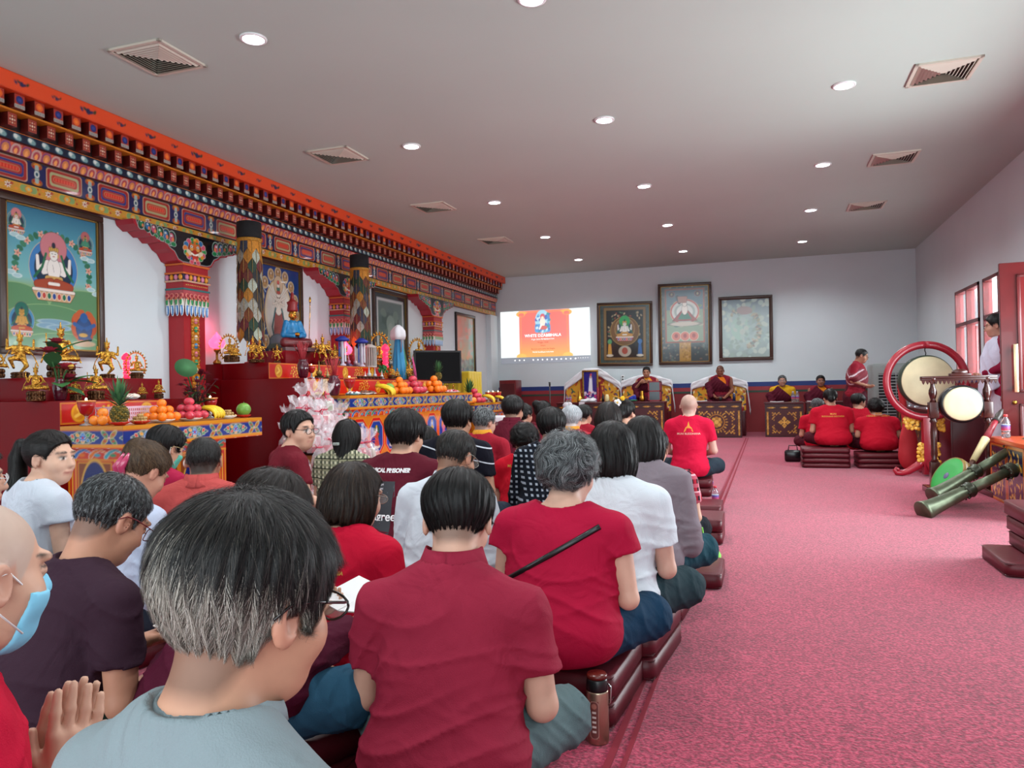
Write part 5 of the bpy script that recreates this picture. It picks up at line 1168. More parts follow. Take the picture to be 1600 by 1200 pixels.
# tall blue ribbon towers, hat ornament
for px_, s, l in ((536, 1.0, 'tall white and blue ribbon tower with a blue parasol top, before the second pillar'), (566, 1.0, 'tall silver ribbon tower with a blue parasol top, under the farther banner')):
    t = thing('ribbon_tower', l, 'altar ornament', (-5.58, P(px_, -5.58), Z2)); b = MB()
    b.lathe([(.05, 0), (.05, .02), (.02, .04), (.035, .08), (.03, .16), (.04, .2), (.028, .3), (.03, .34)], 14, col='c8b8c8'); b.build('tower', m_vc, t)
    MB().lathe([(.03, .34), (.095, .35), (.10, .375), (.06, .40), (.03, .42)], 20).build('parasol', mat('blue_cloth', '1c2c8a', .6), t)
    b = MB()
    for k in range(6): a = k * 1.05; b.box(.05 * math.cos(a) - .003, .05 * math.cos(a) + .003, .05 * math.sin(a) - .012, .05 * math.sin(a) + .012, .06, .34, ['e0e4e8', '3a5ab0', 'c8c8d0'][k % 3])
    b.build('ribbon', m_vc, t)
t = thing('white_tassels', 'cluster of long white hanging strips on the altar beside the second pillar', 'tassels', (-5.7, P(579, -5.7), Z2)); b = MB()
b.lathe([(.10, 0), (.10, .02), (.08, .03)], 20)
for k in range(16): a = k / 16 * 6.283; b.box(.09 * math.cos(a) - .008, .09 * math.cos(a) + .008, .09 * math.sin(a) - .008, .09 * math.sin(a) + .008, .02, .30)
b.lathe([(.10, .30), (.10, .32), (.03, .36)], 20); b.build('strips', mat('pale_cloth', 'b8b0a8', .7), t)
# scarf stand
t = thing('scarf_stand', 'tall stand draped in long blue and green silk scarves with a white cloth cap', 'draped stand', (-5.35, P(624, -5.35), Z4)); t.scale = (.8, .8, .95)
m_b = mat('blue_silk', '1580b0', .45, bump=.25, bscale=22, bstretch=(1, 1, .1), sheen=.4); m_g = mat('green_silk', '0f6a44', .45, bump=.2, bscale=22, bstretch=(1, 1, .1)); m_w2 = mat('white_silk', 'd8d8dc', .5, bump=.25, bscale=18)
def skirt(name, m, prof, ph=0, c=(0, 0, 0), sc=1.0, n=48, fold=.12, k=9):
    V = []; Fc = []
    for j, (r, z) in enumerate(prof):
        for i in range(n):
            a = i / n * 6.283; rr = r * (1 + fold * math.sin(k * a + ph + z * 3)); V.append((c[0] + rr * math.cos(a) * sc, c[1] + rr * math.sin(a), c[2] + z))
    for j in range(len(prof) - 1):
        for i in range(n): Fc.append((j * n + i, j * n + (i + 1) % n, (j + 1) * n + (i + 1) % n, (j + 1) * n + i))
    Fc += [tuple(range(n)), tuple(range((len(prof) - 1) * n, len(prof) * n))]; b = MB(); b.add(V, Fc, None, True); b.build(name, m, t)
skirt('blue_scarf', m_b, [(.13, 0), (.12, .2), (.10, .4), (.075, .6), (.05, .72)]); skirt('green_scarf', m_g, [(.07, 0), (.07, .3), (.03, .52)], c=(.02, .13, 0))
skirt('white_cap', m_w2, [(.13, .66), (.15, .72), (.14, .80), (.09, .86), (.03, .90)], k=5, fold=.08); b = MB(); b.tube([(.06, -.05, .84), (.10, -.07, .6), (.08, -.06, .45)], .018, 6, flat=.4); b.build('ribbon', mat('pink_ribbon', '8a6a68', .6), t); b = MB(); b.tube([(0, 0, .85), (0, 0, .98)], .006, 6); b.build('pole', m_blackp, t)
# television
t = thing('television', 'black flat television turned sideways on the altar before the third pillar', 'television', (-5.62, 10.95, 1.317), math.radians(-48))
b = MB(); b.rbox(-.02, .02, -.42, .42, .34, .90, .008); b.build('casing', m_blackp, t); b = MB(); b.box(.0205, .022, -.39, .39, .37, .87); b.build('screen', mat('tv_screen', '08080a', .5, spec=.08), t); b = MB(); b.rbox(-.10, .10, -.2, .2, 0, .012, .004); b.box(-.02, .02, -.04, .04, .01, .36); b.build('stand', m_blackp, t)
t.location = (-5.22, 11.62, .922)
t = thing('pink_fan', 'pink and white feather fan leaning beside the television', 'fan', (-5.2, P(650, -5.2), Z4)); b = MB(); b.tube([(0, 0, 0), (0, -.05, .2), (0, -.11, .36)], [.05, .04, .015], 8, flat=.3); b.build('feathers', mat('pink_feather', 'a83a6a', .7, noise=.4, nscale=30), t)
t = thing('bonsai_ornament', 'small green ornament tree on the altar by the silver stupas', 'ornament tree', (-5.35, P(598, -5.35), Z4)); b = MB(); b.tube([(0, 0, 0), (0, 0, .12)], .008, 6, '6a4a30'); g = random.Random(2)
for k in range(24): b.ball((g.uniform(-.05, .05), g.uniform(-.06, .06), .12 + g.uniform(0, .09)), .022, 6, g.choice(['2c6a34', '1f5a30']))
b.build('foliage', m_vcm, t)
# patchwork victory banners on poles
def banner(px_, label, Yw, zt, zb, pole_z):
    X = -5.88; t = thing('patchwork_banner', label, 'banner', (X, Yw, pole_z)); R = .146; cols = ['a0661a', '2c2420', '9aa090', '5c1c20', '1c3424', '302c3c', '8c8a80', '6a3414', '1c1c20', '58241a']
    nr = 10; nc = 9; seq = random.Random(int(px_)); L = zt - zb - .22; b = MB(); rows = nr; ph = L / (rows - .2)
    for r in range(rows):
        rr = R * (.93 + .012 * r); zt_ = zt - .22 - pole_z - r * ph * .96
        for k in range(nc):
            a = (k + .5 * (r % 2)) / nc * 6.283; da = 3.1416 / nc * 1.02; c = seq.choice(cols) if r else ['b8771c', '2c3040'][k % 2]; V = []; n = 4
            for j, (f, z) in enumerate(((1, 0), (1, -.55), (0, -1))):
                for i in range(n + 1):
                    q = a + da * (-1 + 2 * i / n) * 1.0; dz = z if j == 0 else (z + .18 * abs(-1 + 2 * i / n) if j == 1 else z + .42 * abs(-1 + 2 * i / n)); ro = rr + .006 * j; V.append((ro * math.cos(q), ro * math.sin(q), zt_ + dz * ph * 1.5))
            Fc = []
            for j in range(2):
                for i in range(n): Fc.append((j * (n + 1) + i, j * (n + 1) + i + 1, (j + 1) * (n + 1) + i + 1, (j + 1) * (n + 1) + i))
            b.add(V, Fc, c)
            b.tube([((rr + .008) * math.cos(a), (rr + .008) * math.sin(a), zt_), ((rr + .012) * math.cos(a), (rr + .012) * math.sin(a), zt_ - ph * 1.4)], .003, 4, '9a7a3c')
    b.build('patchwork', mat('brocade', rough=.75, vcol=True, noise=.25, nscale=60), t)
    MB().lathe([(R * .97, zt - .20 - pole_z), (R * 1.0, zt - .15 - pole_z), (R * .98, zt - .0 - pole_z), (R * .7, zt + .012 - pole_z), (0, zt + .014 - pole_z)], 28).build('black_top', mat('black_velvet', '161618', .9, noise=.3, nscale=30), t)
    MB().lathe([(R * .99, zt - .24 - pole_z), (R * 1.03, zt - .2 - pole_z)], 28).build('gold_band', mat('ochre_cloth', 'a8741c', .6, noise=.3, nscale=40), t)
    MB().lathe([(R * .8, zb + .2 - pole_z), (R * .82, zt - .2 - pole_z)], 20).build('lining', mat('dark_lining', '1c1412', .9), t)
    b = MB(); b.tube([(0, 0, 0), (0, 0, zt - pole_z)], .012, 8); b.lathe([(.08, 0), (.08, .015), (.02, .03)], 16); b.build('pole', mat('red_pole', '8a1c20', .35), t)
banner(378, 'nearer patchwork silk banner with black top on a thin red pole', 7.60, 3.22, 1.80, 1.512)
banner(569, 'farther patchwork silk banner with black top before the second pillar', P(569, -5.88) - .08, 3.25, 1.86, 1.512)
# gift parcels wrapped in cellophane
m_cel = bpy.data.materials.new('cellophane'); m_cel.use_nodes = True; nt = m_cel.node_tree; bs = nt.nodes['Principled BSDF']; bs.inputs['Base Color'].default_value = (.95, .9, .93, 1); bs.inputs['Roughness'].default_value = .12; bs.inputs['Alpha'].default_value = .24; bs.inputs['Specular IOR Level'].default_value = 1.0
m_cel2 = mat('ribbon_pink', 'd04a60', .35)
def parcel_parts(t, seed):
    g = random.Random(seed); b = MB(); cols = ['c83a4a', 'e8e4e0', 'b02a3a', 'd8d0c0', '8a9a6a', 'e0a0a8', 'c88a4a']
    b.rbox(-.07, .07, -.07, .07, 0, .05, .01, '8a2c34')
    for k in range(6): b.rbox(g.uniform(-.06, -.01), g.uniform(.01, .06), g.uniform(-.06, -.01), g.uniform(.01, .06), .04, g.uniform(.10, .17), .008, g.choice(cols))
    b.build('contents', m_vc, t)
    V = []; n = 30; rows = [(.085, 0), (.095, .06), (.088, .13), (.05, .19), (.024, .215), (.04, .25), (.07, .29), (.085, .33)]
    for j, (r, z) in enumerate(rows):
        for i in range(n):
            a = i / n * 6.283; f = .10 if j < 5 else .28; rr = r * (1 + f * g.uniform(-1, 1)); V.append((rr * math.cos(a), rr * math.sin(a), z + (g.uniform(-.03, .03) if j > 5 else g.uniform(-.006, .006) if j else 0)))
    Fc = [(j * n + i, j * n + (i + 1) % n, (j + 1) * n + (i + 1) % n, (j + 1) * n + i) for j in range(len(rows) - 1) for i in range(n)]
    b = MB(); b.add(V, Fc); b.build('cellophane_wrap', m_cel, t)
    b = MB(); b.lathe([(.028, .205), (.032, .215), (.028, .225)], 12)
    for s in (-1, 1):
        for e in (0, .6): b.tube([(.03, 0, .215), (.05, s * .04, .25 - e * .05), (.055, s * .07, .22 - e * .1), (.035, s * .01, .215)], .007, 5, flat=.4)
    b.build('ribbon_bow', m_cel2, t)
pr0 = []
for v in range(3):
    t = thing('gift_parcel', 'cellophane gift parcel with a pink ribbon, in the heap before the red box', 'gift parcel', (0, 0, 0), 0, 'gift parcels heaped before the red altar box'); parcel_parts(t, v + 5); pr0.append(t)
def low_table(label, cx, cy, r, h, rnd=True):
    t = thing('low_table', label, 'low table', (cx, cy, .07)); h -= .07; m = mat('dark_top', '2c1612', .2)
    b = MB()
    if rnd: b.lathe([(r * .96, h - .03), (r, h - .02), (r, h - .008), (r * .97, h)], 40)
    else: b.rbox(-r * 1.0, r * 1.0, -r, r, h - .03, h, .008)
    b.build('tabletop', m, t)
    q = r * .62; b = MB(); b.box(-q, q, -q, -q + .02, h - .10, h - .03); b.box(-q, q, q - .02, q, h - .10, h - .03); b.box(-q, -q + .02, -q, q, h - .1, h - .03); b.box(q - .02, q, -q, q, h - .1, h - .03); b.build('apron', mat('light_wood', 'b06a38', .4), t)
    for sx in (-1, 1):
        for sy in (-1, 1): b = MB(); b.box(sx * q - .018, sx * q + .018, sy * q - .018, sy * q + .018, 0, h - .03); b.build('leg', MATS['light_wood'], t)
low_table('round dark low table with light wooden legs carrying cellophane parcels', -3.85, 6.35, .30, .42)
low_table('square dark low table under the large heap of cellophane parcels', -4.35, 6.55, .19, .55, False)
low_table('low dark table against the red box under more cellophane parcels', -4.62, 7.05, .24, .66, False)
spots = []
g = random.Random(31)
for (cx, cy, r, z, lv) in ((-4.62, 7.05, .24, .66, 2), (-4.35, 6.55, .20, .55, 2), (-3.85, 6.35, .26, .42, 1)):
    for L in range(lv):
        m = 3 if L == 0 else 2
        for i in range(m):
            for j in range(m): spots.append((cx + (i - (m - 1) / 2) * .175 + g.uniform(-.008, .008), cy + (j - (m - 1) / 2) * .175 + g.uniform(-.015, .015), z + L * .225, L))
for k in range(5): spots.append((-4.0 + .0 * k - .19 * (k % 3), 6.0 + .2 * (k // 3) - .1, .07, 0))
for i, (x, y, z, L) in enumerate(spots):
    lab = None
    if i < 3: t = pr0[i]; t.location = (x, y, z)
    else: t = dup(pr0[i % 3], (x, y, z), g.uniform(0, 6))
    if z < .1: t['label'] = 'cellophane gift parcel with a pink ribbon standing on the carpet'; t['group'] = 'gift parcels on the carpet'
    elif abs(x + 3.85) < .4 and z < .5: t['label'] = 'cellophane gift parcel with a pink ribbon on the round low table'; t['group'] = 'gift parcels on the round low table'
    s = g.uniform(.85, 1.2); t.scale = (s, s, s * g.uniform(.9, 1.1)); t.rotation_euler = (g.uniform(-.12, .12), g.uniform(-.12, .12), g.uniform(0, 6))
for k in range(2):
    t = thing('gift_box', ['upright red and white gift box on the round low table', 'upright pale blue gift box on the round low table'][k], 'gift box', (-3.68 + k * .10, 6.12 + .04 * k, .42)); b = MB(); b.rbox(-.035, .035, -.03, .03, 0, .14, .004, ['c83a3a', '5a9ac8'][k]); b.build('carton', m_vc, t); b = MB(); b.box(-.02, .02, -.031, -.0302, .03, .10, 'e8e4e0'); b.build('label_patch', m_vc, t)
# ---------------------------------------------------------------- far end: thrones, carved tables
def carved(cv, kind, seed=1):
    w, h = cv.w, cv.h; G = ['c8922c', 'b07c22', 'd8a844']; g = random.Random(seed)
    def scroll(x, y, sx, sy, s=1.0):
        for k in range(7):
            a = k * .5; cv.ell(x + sx * s * (.02 + .03 * k), y + sy * s * (.015 + .012 * ((k * 3) % 5)), .019 * s, .013 * s, G[k % 3], ang=a * sx * sy)
            cv.ell(x + sx * s * (.015 + .012 * ((k * 3) % 5)), y + sy * s * (.02 + .03 * k), .013 * s, .019 * s, G[(k + 1) % 3], ang=a)
    m = .10; cv.rect(m, w - m, .04, h - .13, '430d16', edge='5a1820', ew=.006)
    for y in (h - .07,):
        n = max(2, int(w / .22))
        for k in range(n):
            x = (k + .5) * w / n
            for q in (-1, 0, 1): cv.ell(x + q * .03, y, .022, .014 if q else .018, G[q + 1])
            for q in (-1, 1): cv.ell(x + q * .062, y, .014, .006, G[0])
    for x in (.05, w - .05):
        for k in range(7): cv.ell(x, .07 + k * (h - .2) / 7, .016, .03, G[k % 3], '430d16', .0); cv.ell(x, .07 + (k + .5) * (h - .2) / 7, .022, .010, G[(k + 1) % 3])
    for sx in (-1, 1):
        for sy in (-1, 1):
            x = w / 2 - sx * (w / 2 - m - .03); y = (.07 if sy > 0 else h - .16); scroll(x, y, sx, sy, 1.0 if w > .85 else .8)
    cx, cy = w / 2, (h - .09) / 2 + .01
    if kind == 'wheel':
        for k in range(22): a = k / 22 * 6.283; cv.ell(cx + .20 * math.cos(a), cy + .20 * math.sin(a), .026, .012, G[k % 3], ang=a)
        cv.ell(cx, cy, .165, .165, 'a87420'); cv.ell(cx, cy, .145, .145, '430d16'); 
        for k in range(8): a = k / 8 * 6.283; cv.ell(cx + .075 * math.cos(a), cy + .075 * math.sin(a), .036, .036, G[k % 2 + 1], '7a5014', .006)
        cv.ell(cx, cy, .045, .045, 'e0b450', '7a5014', .006)
    elif kind == 'vajra':
        for a in (0, 1.571): 
            for s in (-1, 1):
                dx, dy = math.cos(a) * s, math.sin(a) * s; cv.seg([(cx, cy), (cx + dx * .10, cy + dy * .10)], .010, G[0])
                for q in (-1, 1): cv.seg([(cx + dx * .03, cy + dy * .03), (cx + dx * .06 + dy * q * .035, cy + dy * .06 + dx * q * .035), (cx + dx * .105, cy + dy * .105)], .009, G[2])
        cv.ell(cx, cy, .026, .026, 'e0b450')
    else:
        for k in range(10): a = k / 10 * 3.1416; cv.ell(cx + .07 * math.cos(a), cy + .07 * math.sin(a), .02, .010, G[k % 3], ang=a)
        cv.seg([(cx, cy - .02), (cx, cy + .09)], .012, G[2], w1=.004); cv.ell(cx, cy, .10, .02, G[0]); cv.ell(cx, cy + .02, .05, .028, G[1])
def carved_table(label, x0, x1, y0, kind, zt=.80, seed=1, dep=.5, rz=0):
    t = thing('carved_table', label, 'carved table', (x0, y0, FZ), rz); H_ = zt - FZ; w = x1 - x0
    b = MB(); b.rbox(0, w, .0, dep, H_ - .035, H_, .006); b.build('tabletop', m_maroon, t); b = MB(); b.box(.015, w - .015, .02, dep - .02, 0, H_ - .03); b.build('body', m_maroon, t)
    cv = Cv(w - .03, H_ - .04, .009, '35090f'); carved(cv, kind, seed); cv.build('carved_front', Matrix.Translation((.015, .018, .003)), mat('carved_gilt', rough=.35, vcol=True), t); return t
carved_table('dark carved table with gilt scrolls before the empty portrait throne', -4.30, -3.0, 15.8, 'lotus', .83)
carved_table('dark carved table with gilt lotus before the monk raising both hands', -2.96, -1.96, 15.8, 'lotus', .83)
carved_table('carved table with a large gilt wheel before the monk in the orange vest', -1.43, -.42, 15.8, 'wheel', .81)
carved_table('carved table with a gilt crossed emblem before the grey-haired monk', .0, .76, 16.0, 'vajra', .77)
carved_table('carved table before the youngest seated monk, partly hidden by red shirts', .79, 1.55, 16.0, 'vajra', .77)
def throne(label, xc, w, peak, zt, portrait=False):
    t = thing('throne_seat', label, 'throne', (xc, 17.1, FZ)); B = .52
    b = MB(); b.rbox(-w / 2, w / 2, -.72, .0, 0, B, .01); b.build('seat_box', m_maroon, t)
    b = MB(); b.rbox(-w / 2 + .04, w / 2 - .04, -.68, -.02, B, B + .08, .03); b.build('cushion', mat('brocade_red', '9a2028', .7, noise=.3, nscale=30), t)
    h = zt - FZ; pts = [(-w / 2, B), (w / 2, B), (w / 2, h - peak), (w * .30, h - peak * .45), (w * .16, h), (-w * .16, h), (-w * .30, h - peak * .45), (-w / 2, h - peak)]
    b = MB(); b.prism(pts, .0, .05, '5a1018'); b.build('backrest', m_maroon, t)
    cv = Cv(w, h - B, .012, 'c8901c'); cols = ['b82a20', '1c2c5c', 'e8d8a0', '8a3020', '2c5a3c', 'd8701c']; g = random.Random(5)
    cv.rect(w * .27, w * .73, 0, h, '8c1c1c')
    for k in range(130):
        x = g.uniform(0, w); y = g.uniform(0, h - B); cv.ell(x, y, .04, .018, g.choice(cols) if not w * .27 < x < w * .73 else g.choice(['c8901c', 'a83028', 'd8b050']), ang=g.uniform(0, 3)); 
    o = cv.build('brocade_panel', Matrix.Translation((-w / 2, -.006, B)), mat('brocade_cloth', rough=.75, vcol=True), t)
    import bmesh
    bm = bmesh.new(); bm.from_mesh(o.data); xs = [-w / 2, -w * .3, -w * .16, w * .16, w * .3, w / 2]; zs = [h - peak, h - peak * .45, h, h, h - peak * .45, h - peak]
    bmesh.ops.delete(bm, geom=[f for f in bm.faces if (lambda c: c.z > np.interp(c.x, xs, zs))(f.calc_center_median())], context='FACES'); bm.to_mesh(o.data); bm.free()
    # white scarf over the back
    V = []; n = 40; rows = 6; L = [(-w / 2 - .07, h - peak - .52), (-w / 2 - .03, h - peak), (-w * .3, h - peak * .4 + .02), (-w * .14, h + .03), (w * .14, h + .03), (w * .3, h - peak * .4 + .02), (w / 2 + .03, h - peak), (w / 2 + .09, h - peak - .62)]
    xs = [p[0] for p in L]; zs = [p[1] for p in L]; tt = np.linspace(0, 1, len(L)); q = np.linspace(0, 1, n); X = np.interp(q, tt, xs); Z = np.interp(q, tt, zs); Fc = []
    for i in range(n):
        for j in range(rows): V.append((X[i] + .01 * math.sin(j * 2 + i), -.02 - .012 * math.sin(i * .9 + j * 1.9), Z[i] - j * .022 * (1 + .8 * math.sin(q[i] * 3.14)) ))
    for i in range(n - 1):
        for j in range(rows - 1): Fc.append((i * rows + j, i * rows + j + 1, (i + 1) * rows + j + 1, (i + 1) * rows + j))
    b = MB(); b.add(V, Fc, None, True); o = b.build('white_scarf', m_w2, t); md = o.modifiers.new('s', 'SOLIDIFY'); md.thickness = .012
    return t
throne('throne with white scarf and framed portrait, empty of any person', -3.77, 1.25, .32, 1.57)
throne('throne with yellow brocade behind the monk raising both hands', -2.52, 1.08, .10, 1.38)
throne('throne with red and yellow brocade behind the monk in the orange vest', -.93, 1.12, .12, 1.33)
for x, l in ((.38, 'low maroon seat under the grey-haired monk'), (1.15, 'low maroon seat under the youngest seated monk')):
    t = thing('monk_bench', l, 'bench', (x, 16.55, FZ)); b = MB(); b.rbox(-.34, .34, 0, .6, 0, .27, .01); b.build('box', m_maroon, t); b = MB(); b.rbox(-.32, .32, .02, .58, .27, .34, .02); b.build('cushion', MATS['brocade_red'], t)
t = thing('framed_portrait', 'gold framed portrait of a white-robed figure on purple, standing on the throne', 'framed picture', (-3.98, 16.98, .67)); b = MB()
for x0, x1, z0, z1 in ((0, .38, 0, .04), (0, .38, .84, .88), (0, .04, .04, .84), (.34, .38, .04, .84)): b.rbox(x0, x1, -.03, 0, z0, z1, .005)
b.build('frame', m_dgold, t); cv = Cv(.31, .81, .012, '2c2478'); cv.seg([(.155, .35), (.165, .66)], .05, 'e0e0e8', w1=.03); cv.ell(.165, .69, .025, .035, 'c8a090'); cv.ell(.17, .74, .022, .03, 'c84a50'); cv.speck(['c8d0d8', 'c8408a', 'b83a50', 'e0c8d8'], 50, .022, 3, .02, .29, .02, .36); cv.build('picture', Matrix.Translation((.035, -.01, .035)), MATS['picture_behind_glass'], t)
# things on the tables
def bottle(loc, s, label, cap='c83030', blue=False, group='water bottles', lab=True):
    t = thing('water_bottle', label, 'bottle', loc, random.uniform(0, 6), group)
    MB().lathe([(.026, 0), (.031, .006), (.031, .035), (.028, .042), (.031, .05), (.031, .12), (.027, .135), (.014, .158), (.0125, .17)], 24).build('plastic_body', mat('clear_plastic', 'dfeaf0', .06, trans=.92), t)
    MB().lathe([(.015, .166), (.015, .182), (.013, .184)], 18).build('cap', mat('cap_' + cap, cap, .4), t)
    if lab: MB().lathe([(.0316, .055), (.0318, .06), (.0318, .10), (.0316, .105)], 24, cols=['e8ecf0', 'c83040', '3050a0', 'e8ecf0']).build('wrapper', m_vc, t)
    t.scale = (s,) * 3; return t
for k, x in enumerate((-4.10, -4.03)): bottle((x, 16.0, .832), .95, 'small water bottle at the outer end of the portrait throne table', 'c83030', group='bottles on the portrait throne table')
for k, x in enumerate((.56, .64)): bottle((x, 16.15, .772), 1.15, 'water bottle in front of the grey-haired monk', 'c8d0e0', group='bottles before the grey-haired monk')
def simple(name, label, cat, loc, prof, m, n=20, s=1.0, cols=None): t = thing(name, label, cat, loc); MB().lathe(prof, n, cols=cols).build('body', m, t); t.scale = (s,) * 3; return t
simple('gold_vessel', 'gilt domed vessel on the portrait throne table', 'vessel', (-3.83, 16.05, .832), [(.05, 0), (.06, .02), (.06, .10), (.03, .13), (.035, .17), (.01, .24), (0, .26)], m_gold)
simple('gold_vase', 'polished gold vase before the monk raising both hands', 'vase', (-2.46, 16.05, .832), [(.035, 0), (.06, .03), (.065, .09), (.03, .13), (.045, .17), (.03, .20), (.035, .22)], m_gold)
simple('candle', 'tall dark red candle on the portrait throne table', 'candle', (-3.42, 16.05, .832), [(.02, 0), (.022, .02), (.022, .30), (.005, .32)], mat('candle_red', '8a1420', .4))
simple('dark_bottle', 'small black bottle beside the cream jar', 'bottle', (-3.31, 16.05, .832), [(.03, 0), (.03, .12), (.012, .15), (.012, .18)], m_blackp)
simple('cream_jar', 'cream coloured jar with lid on the portrait throne table', 'jar', (-3.22, 16.05, .832), [(.04, 0), (.045, .02), (.045, .12), (.035, .13), (.035, .16)], mat('cream', 'd8c890', .4))
simple('thermos_cup', 'dark blue flask before the monk in the orange vest', 'flask', (-.58, 16.1, .812), [(.03, 0), (.03, .12), (.022, .135), (.022, .16)], mat('navy_gloss', '1c2c50', .2))
simple('dark_cup', 'small dark cup before the monk in the orange vest', 'cup', (-.85, 16.05, .812), [(.025, 0), (.03, .08), (.026, .08), (.02, .01)], m_blackp)
t = thing('white_cloth', 'folded white cloth heap on the portrait throne table', 'cloth', (-3.62, 16.05, .832)); b = MB(); g = random.Random(1)
for k in range(9): b.ball((g.uniform(-.14, .14), g.uniform(-.05, .05), .03 + .02 * (k % 2)), (.08, .06, .035), 12)
b.build('folds', m_w2, t)
t = thing('ritual_hat', 'blue and green folded cloth before the monk raising both hands', 'cloth', (-2.68, 16.1, .832)); b = MB(); b.ball((0, 0, .05), (.09, .07, .06), 14, '1c2c90'); b.ball((.03, -.01, .09), (.06, .05, .06), 14, '2438a0'); b.ball((0, -.03, .02), (.12, .07, .025), 14, '1c5a3c'); b.build('cloth', m_vcm, t)
t = thing('red_lantern_box', 'red wooden frame box with dark glass panes before the monk raising both hands', 'display box', (-2.32, 15.95, .832)); b = MB()
for x in (0, .24):
    for y in (0, .2): b.box(x, x + .025, y, y + .025, 0, .42)
for z in (0, .2, .40): b.box(0, .265, 0, .025, z, z + .025); b.box(0, .265, .2, .225, z, z + .025); b.box(0, .025, 0, .225, z, z + .025); b.box(.24, .265, 0, .225, z, z + .025)
b.build('frame', mat('lantern_red', '8a1c2c', .35), t); b = MB(); b.box(.01, .255, .01, .215, .02, .41); b.build('dark_pane', mat('dark_pane', '14202c', .1), t)
for i, (x, z, l) in enumerate(((-1.25, .812, 'open paper sheets before the monk in the orange vest'), (.25, .772, 'open prayer book before the grey-haired monk'), (.95, .772, 'closed prayer book before the youngest seated monk'))):
    t = thing('prayer_book', l, 'book', (x, 15.98 if i == 0 else 16.1, z)); b = MB(); b.box(-.13, 0, 0, .13, 0, .012, M=Matrix.Rotation(math.radians(3), 4, 'Y')); b.box(0, .13, 0, .13, 0, .012, M=Matrix.Rotation(math.radians(-3), 4, 'Y')); b.build('pages', mat('paper', 'e8e8e8', .7), t)
for x in (-4.05, -3.72):  # white cloth bows hanging at the table front
    t = thing('white_scarf', 'white silk scarf hung over the front of the portrait throne table' + (', knotted' if x < -4 else ', flat'), 'scarf', (x, 15.79, .62)); b = MB()
    if x < -4: b.ball((0, -.05, .15), (.09, .05, .07), 12); b.ball((.07, -.05, .17), (.06, .04, .05), 12)
    b.box(-.06, .06, -.025, -.012, -.10, .215); b.box(-.06, .06, -.025, .1, .213, .222); b.build('silk', m_w2, t)
t = thing('wall_socket', 'small white socket plate on the far wall between the two left thrones', 'socket', (-3.18, BY - .012, 1.36)); b = MB(); b.rbox(-.035, .035, -.012, 0, -.07, .07, .004); b.build('plate', mat('socket_white', 'e8e8e8', .4), t); b = MB(); b.ball((0, -.012, .03), (.02, .004, .02), 12, '202020'); b.ball((0, -.012, -.03), (.02, .004, .02), 12, '202020'); b.build('hole', m_vc, t)
t = thing('microphone_stand', 'thin black microphone stand in front of the far red dado', 'microphone stand', (-3.93, 14.0, FZ)); b = MB(); b.lathe([(.13, 0), (.13, .015), (.02, .03)], 20); b.build('base', m_blackp, t); b = MB(); b.tube([(0, 0, .02), (0, 0, 1.12)], .011, 8); b.build('pole', m_blackp, t); b = MB(); b.tube([(0, 0, 1.12), (0, 0, 1.2)], [.016, .022], 10); b.build('microphone', m_blackp, t)
t = thing('red_cabinet', 'dark red wooden cabinet in the far corner beside the yellow cloth', 'cabinet', (-6.10, 17.2, FZ)); b = MB(); b.rbox(0, .42, 0, .45, 0, 1.30, .008); b.build('body', mat('cabinet_red', '6a1216', .3), t); b = MB(); b.rbox(.03, .39, -.012, .002, .05, 1.22, .004); b.build('door', mat('cabinet_door', '4e0d12', .3), t)
MB().tube([(.36, -.03, .6), (.36, -.03, .75)], .008, 8).build('door_handle', m_gold, t) if False else None
b = MB(); b.tube([(.34, -.02, .6), (.34, -.02, .75)], .008, 8); b.build('door_handle', m_gold, [c for c in t.children if c.name.startswith('door')][0])
b = MB(); b.rbox(-.9, .9, -.9, 0, .07, .075, .002); 
t = thing('white_draped_table', 'low red table with a white cloth at the end of the altar', 'table', (-4.05, 12.0, FZ)); b = MB(); b.rbox(-.28, .28, -.3, .3, .0, .62, .01); b.build('body', m_red, t); b = MB(); b.rbox(-.29, .29, -.31, .31, .62, .65, .012); b.rbox(-.29, .29, -.315, -.305, .5, .64, .004); b.build('white_cover', m_w2, t)
t.location = (-3.9, 11.2, FZ)
# ---------------------------------------------------------------- window side: drums, horns, door, tables
m_hide = mat('drum_hide', 'c8bc98', .55, noise=.16, nscale=5); m_dwood = mat('dark_turned_wood', '3c1a16', .22, noise=.25, nscale=14, coat=.3); m_rring = mat('red_ring', '9a1c2c', .3, coat=.2)
def drumhead(t, R, dep, rimcol, n=48):
    """drum whose axis is local y (skins at +-dep/2)"""
    RX_ = Matrix.Rotation(math.radians(90), 4, 'X')
    MB().lathe([(R, -dep / 2), (R * 1.03, -dep / 4), (R * 1.03, dep / 4), (R, dep / 2)], n, M=RX_).build('shell', mat('drum_' + rimcol, rimcol, .4), t)
    for s, nm in ((1, 'skin'), (-1, 'skin')): MB().lathe([(R * .985, s * dep / 2), (R * .97, s * (dep / 2 + .008)), (R * .5, s * (dep / 2 + .006)), (0, s * (dep / 2 + .004))], n, M=RX_).build(nm, m_hide, t)
    b = MB()
    for k in range(28): a = k / 28 * 6.283; b.ball((R * 1.0 * math.cos(a), -dep / 2 - .002, R * 1.0 * math.sin(a)), .010, 6)
    for k in range(0): pass
    b.build('nail', mat('nail_dark', '241a14', .4), t)
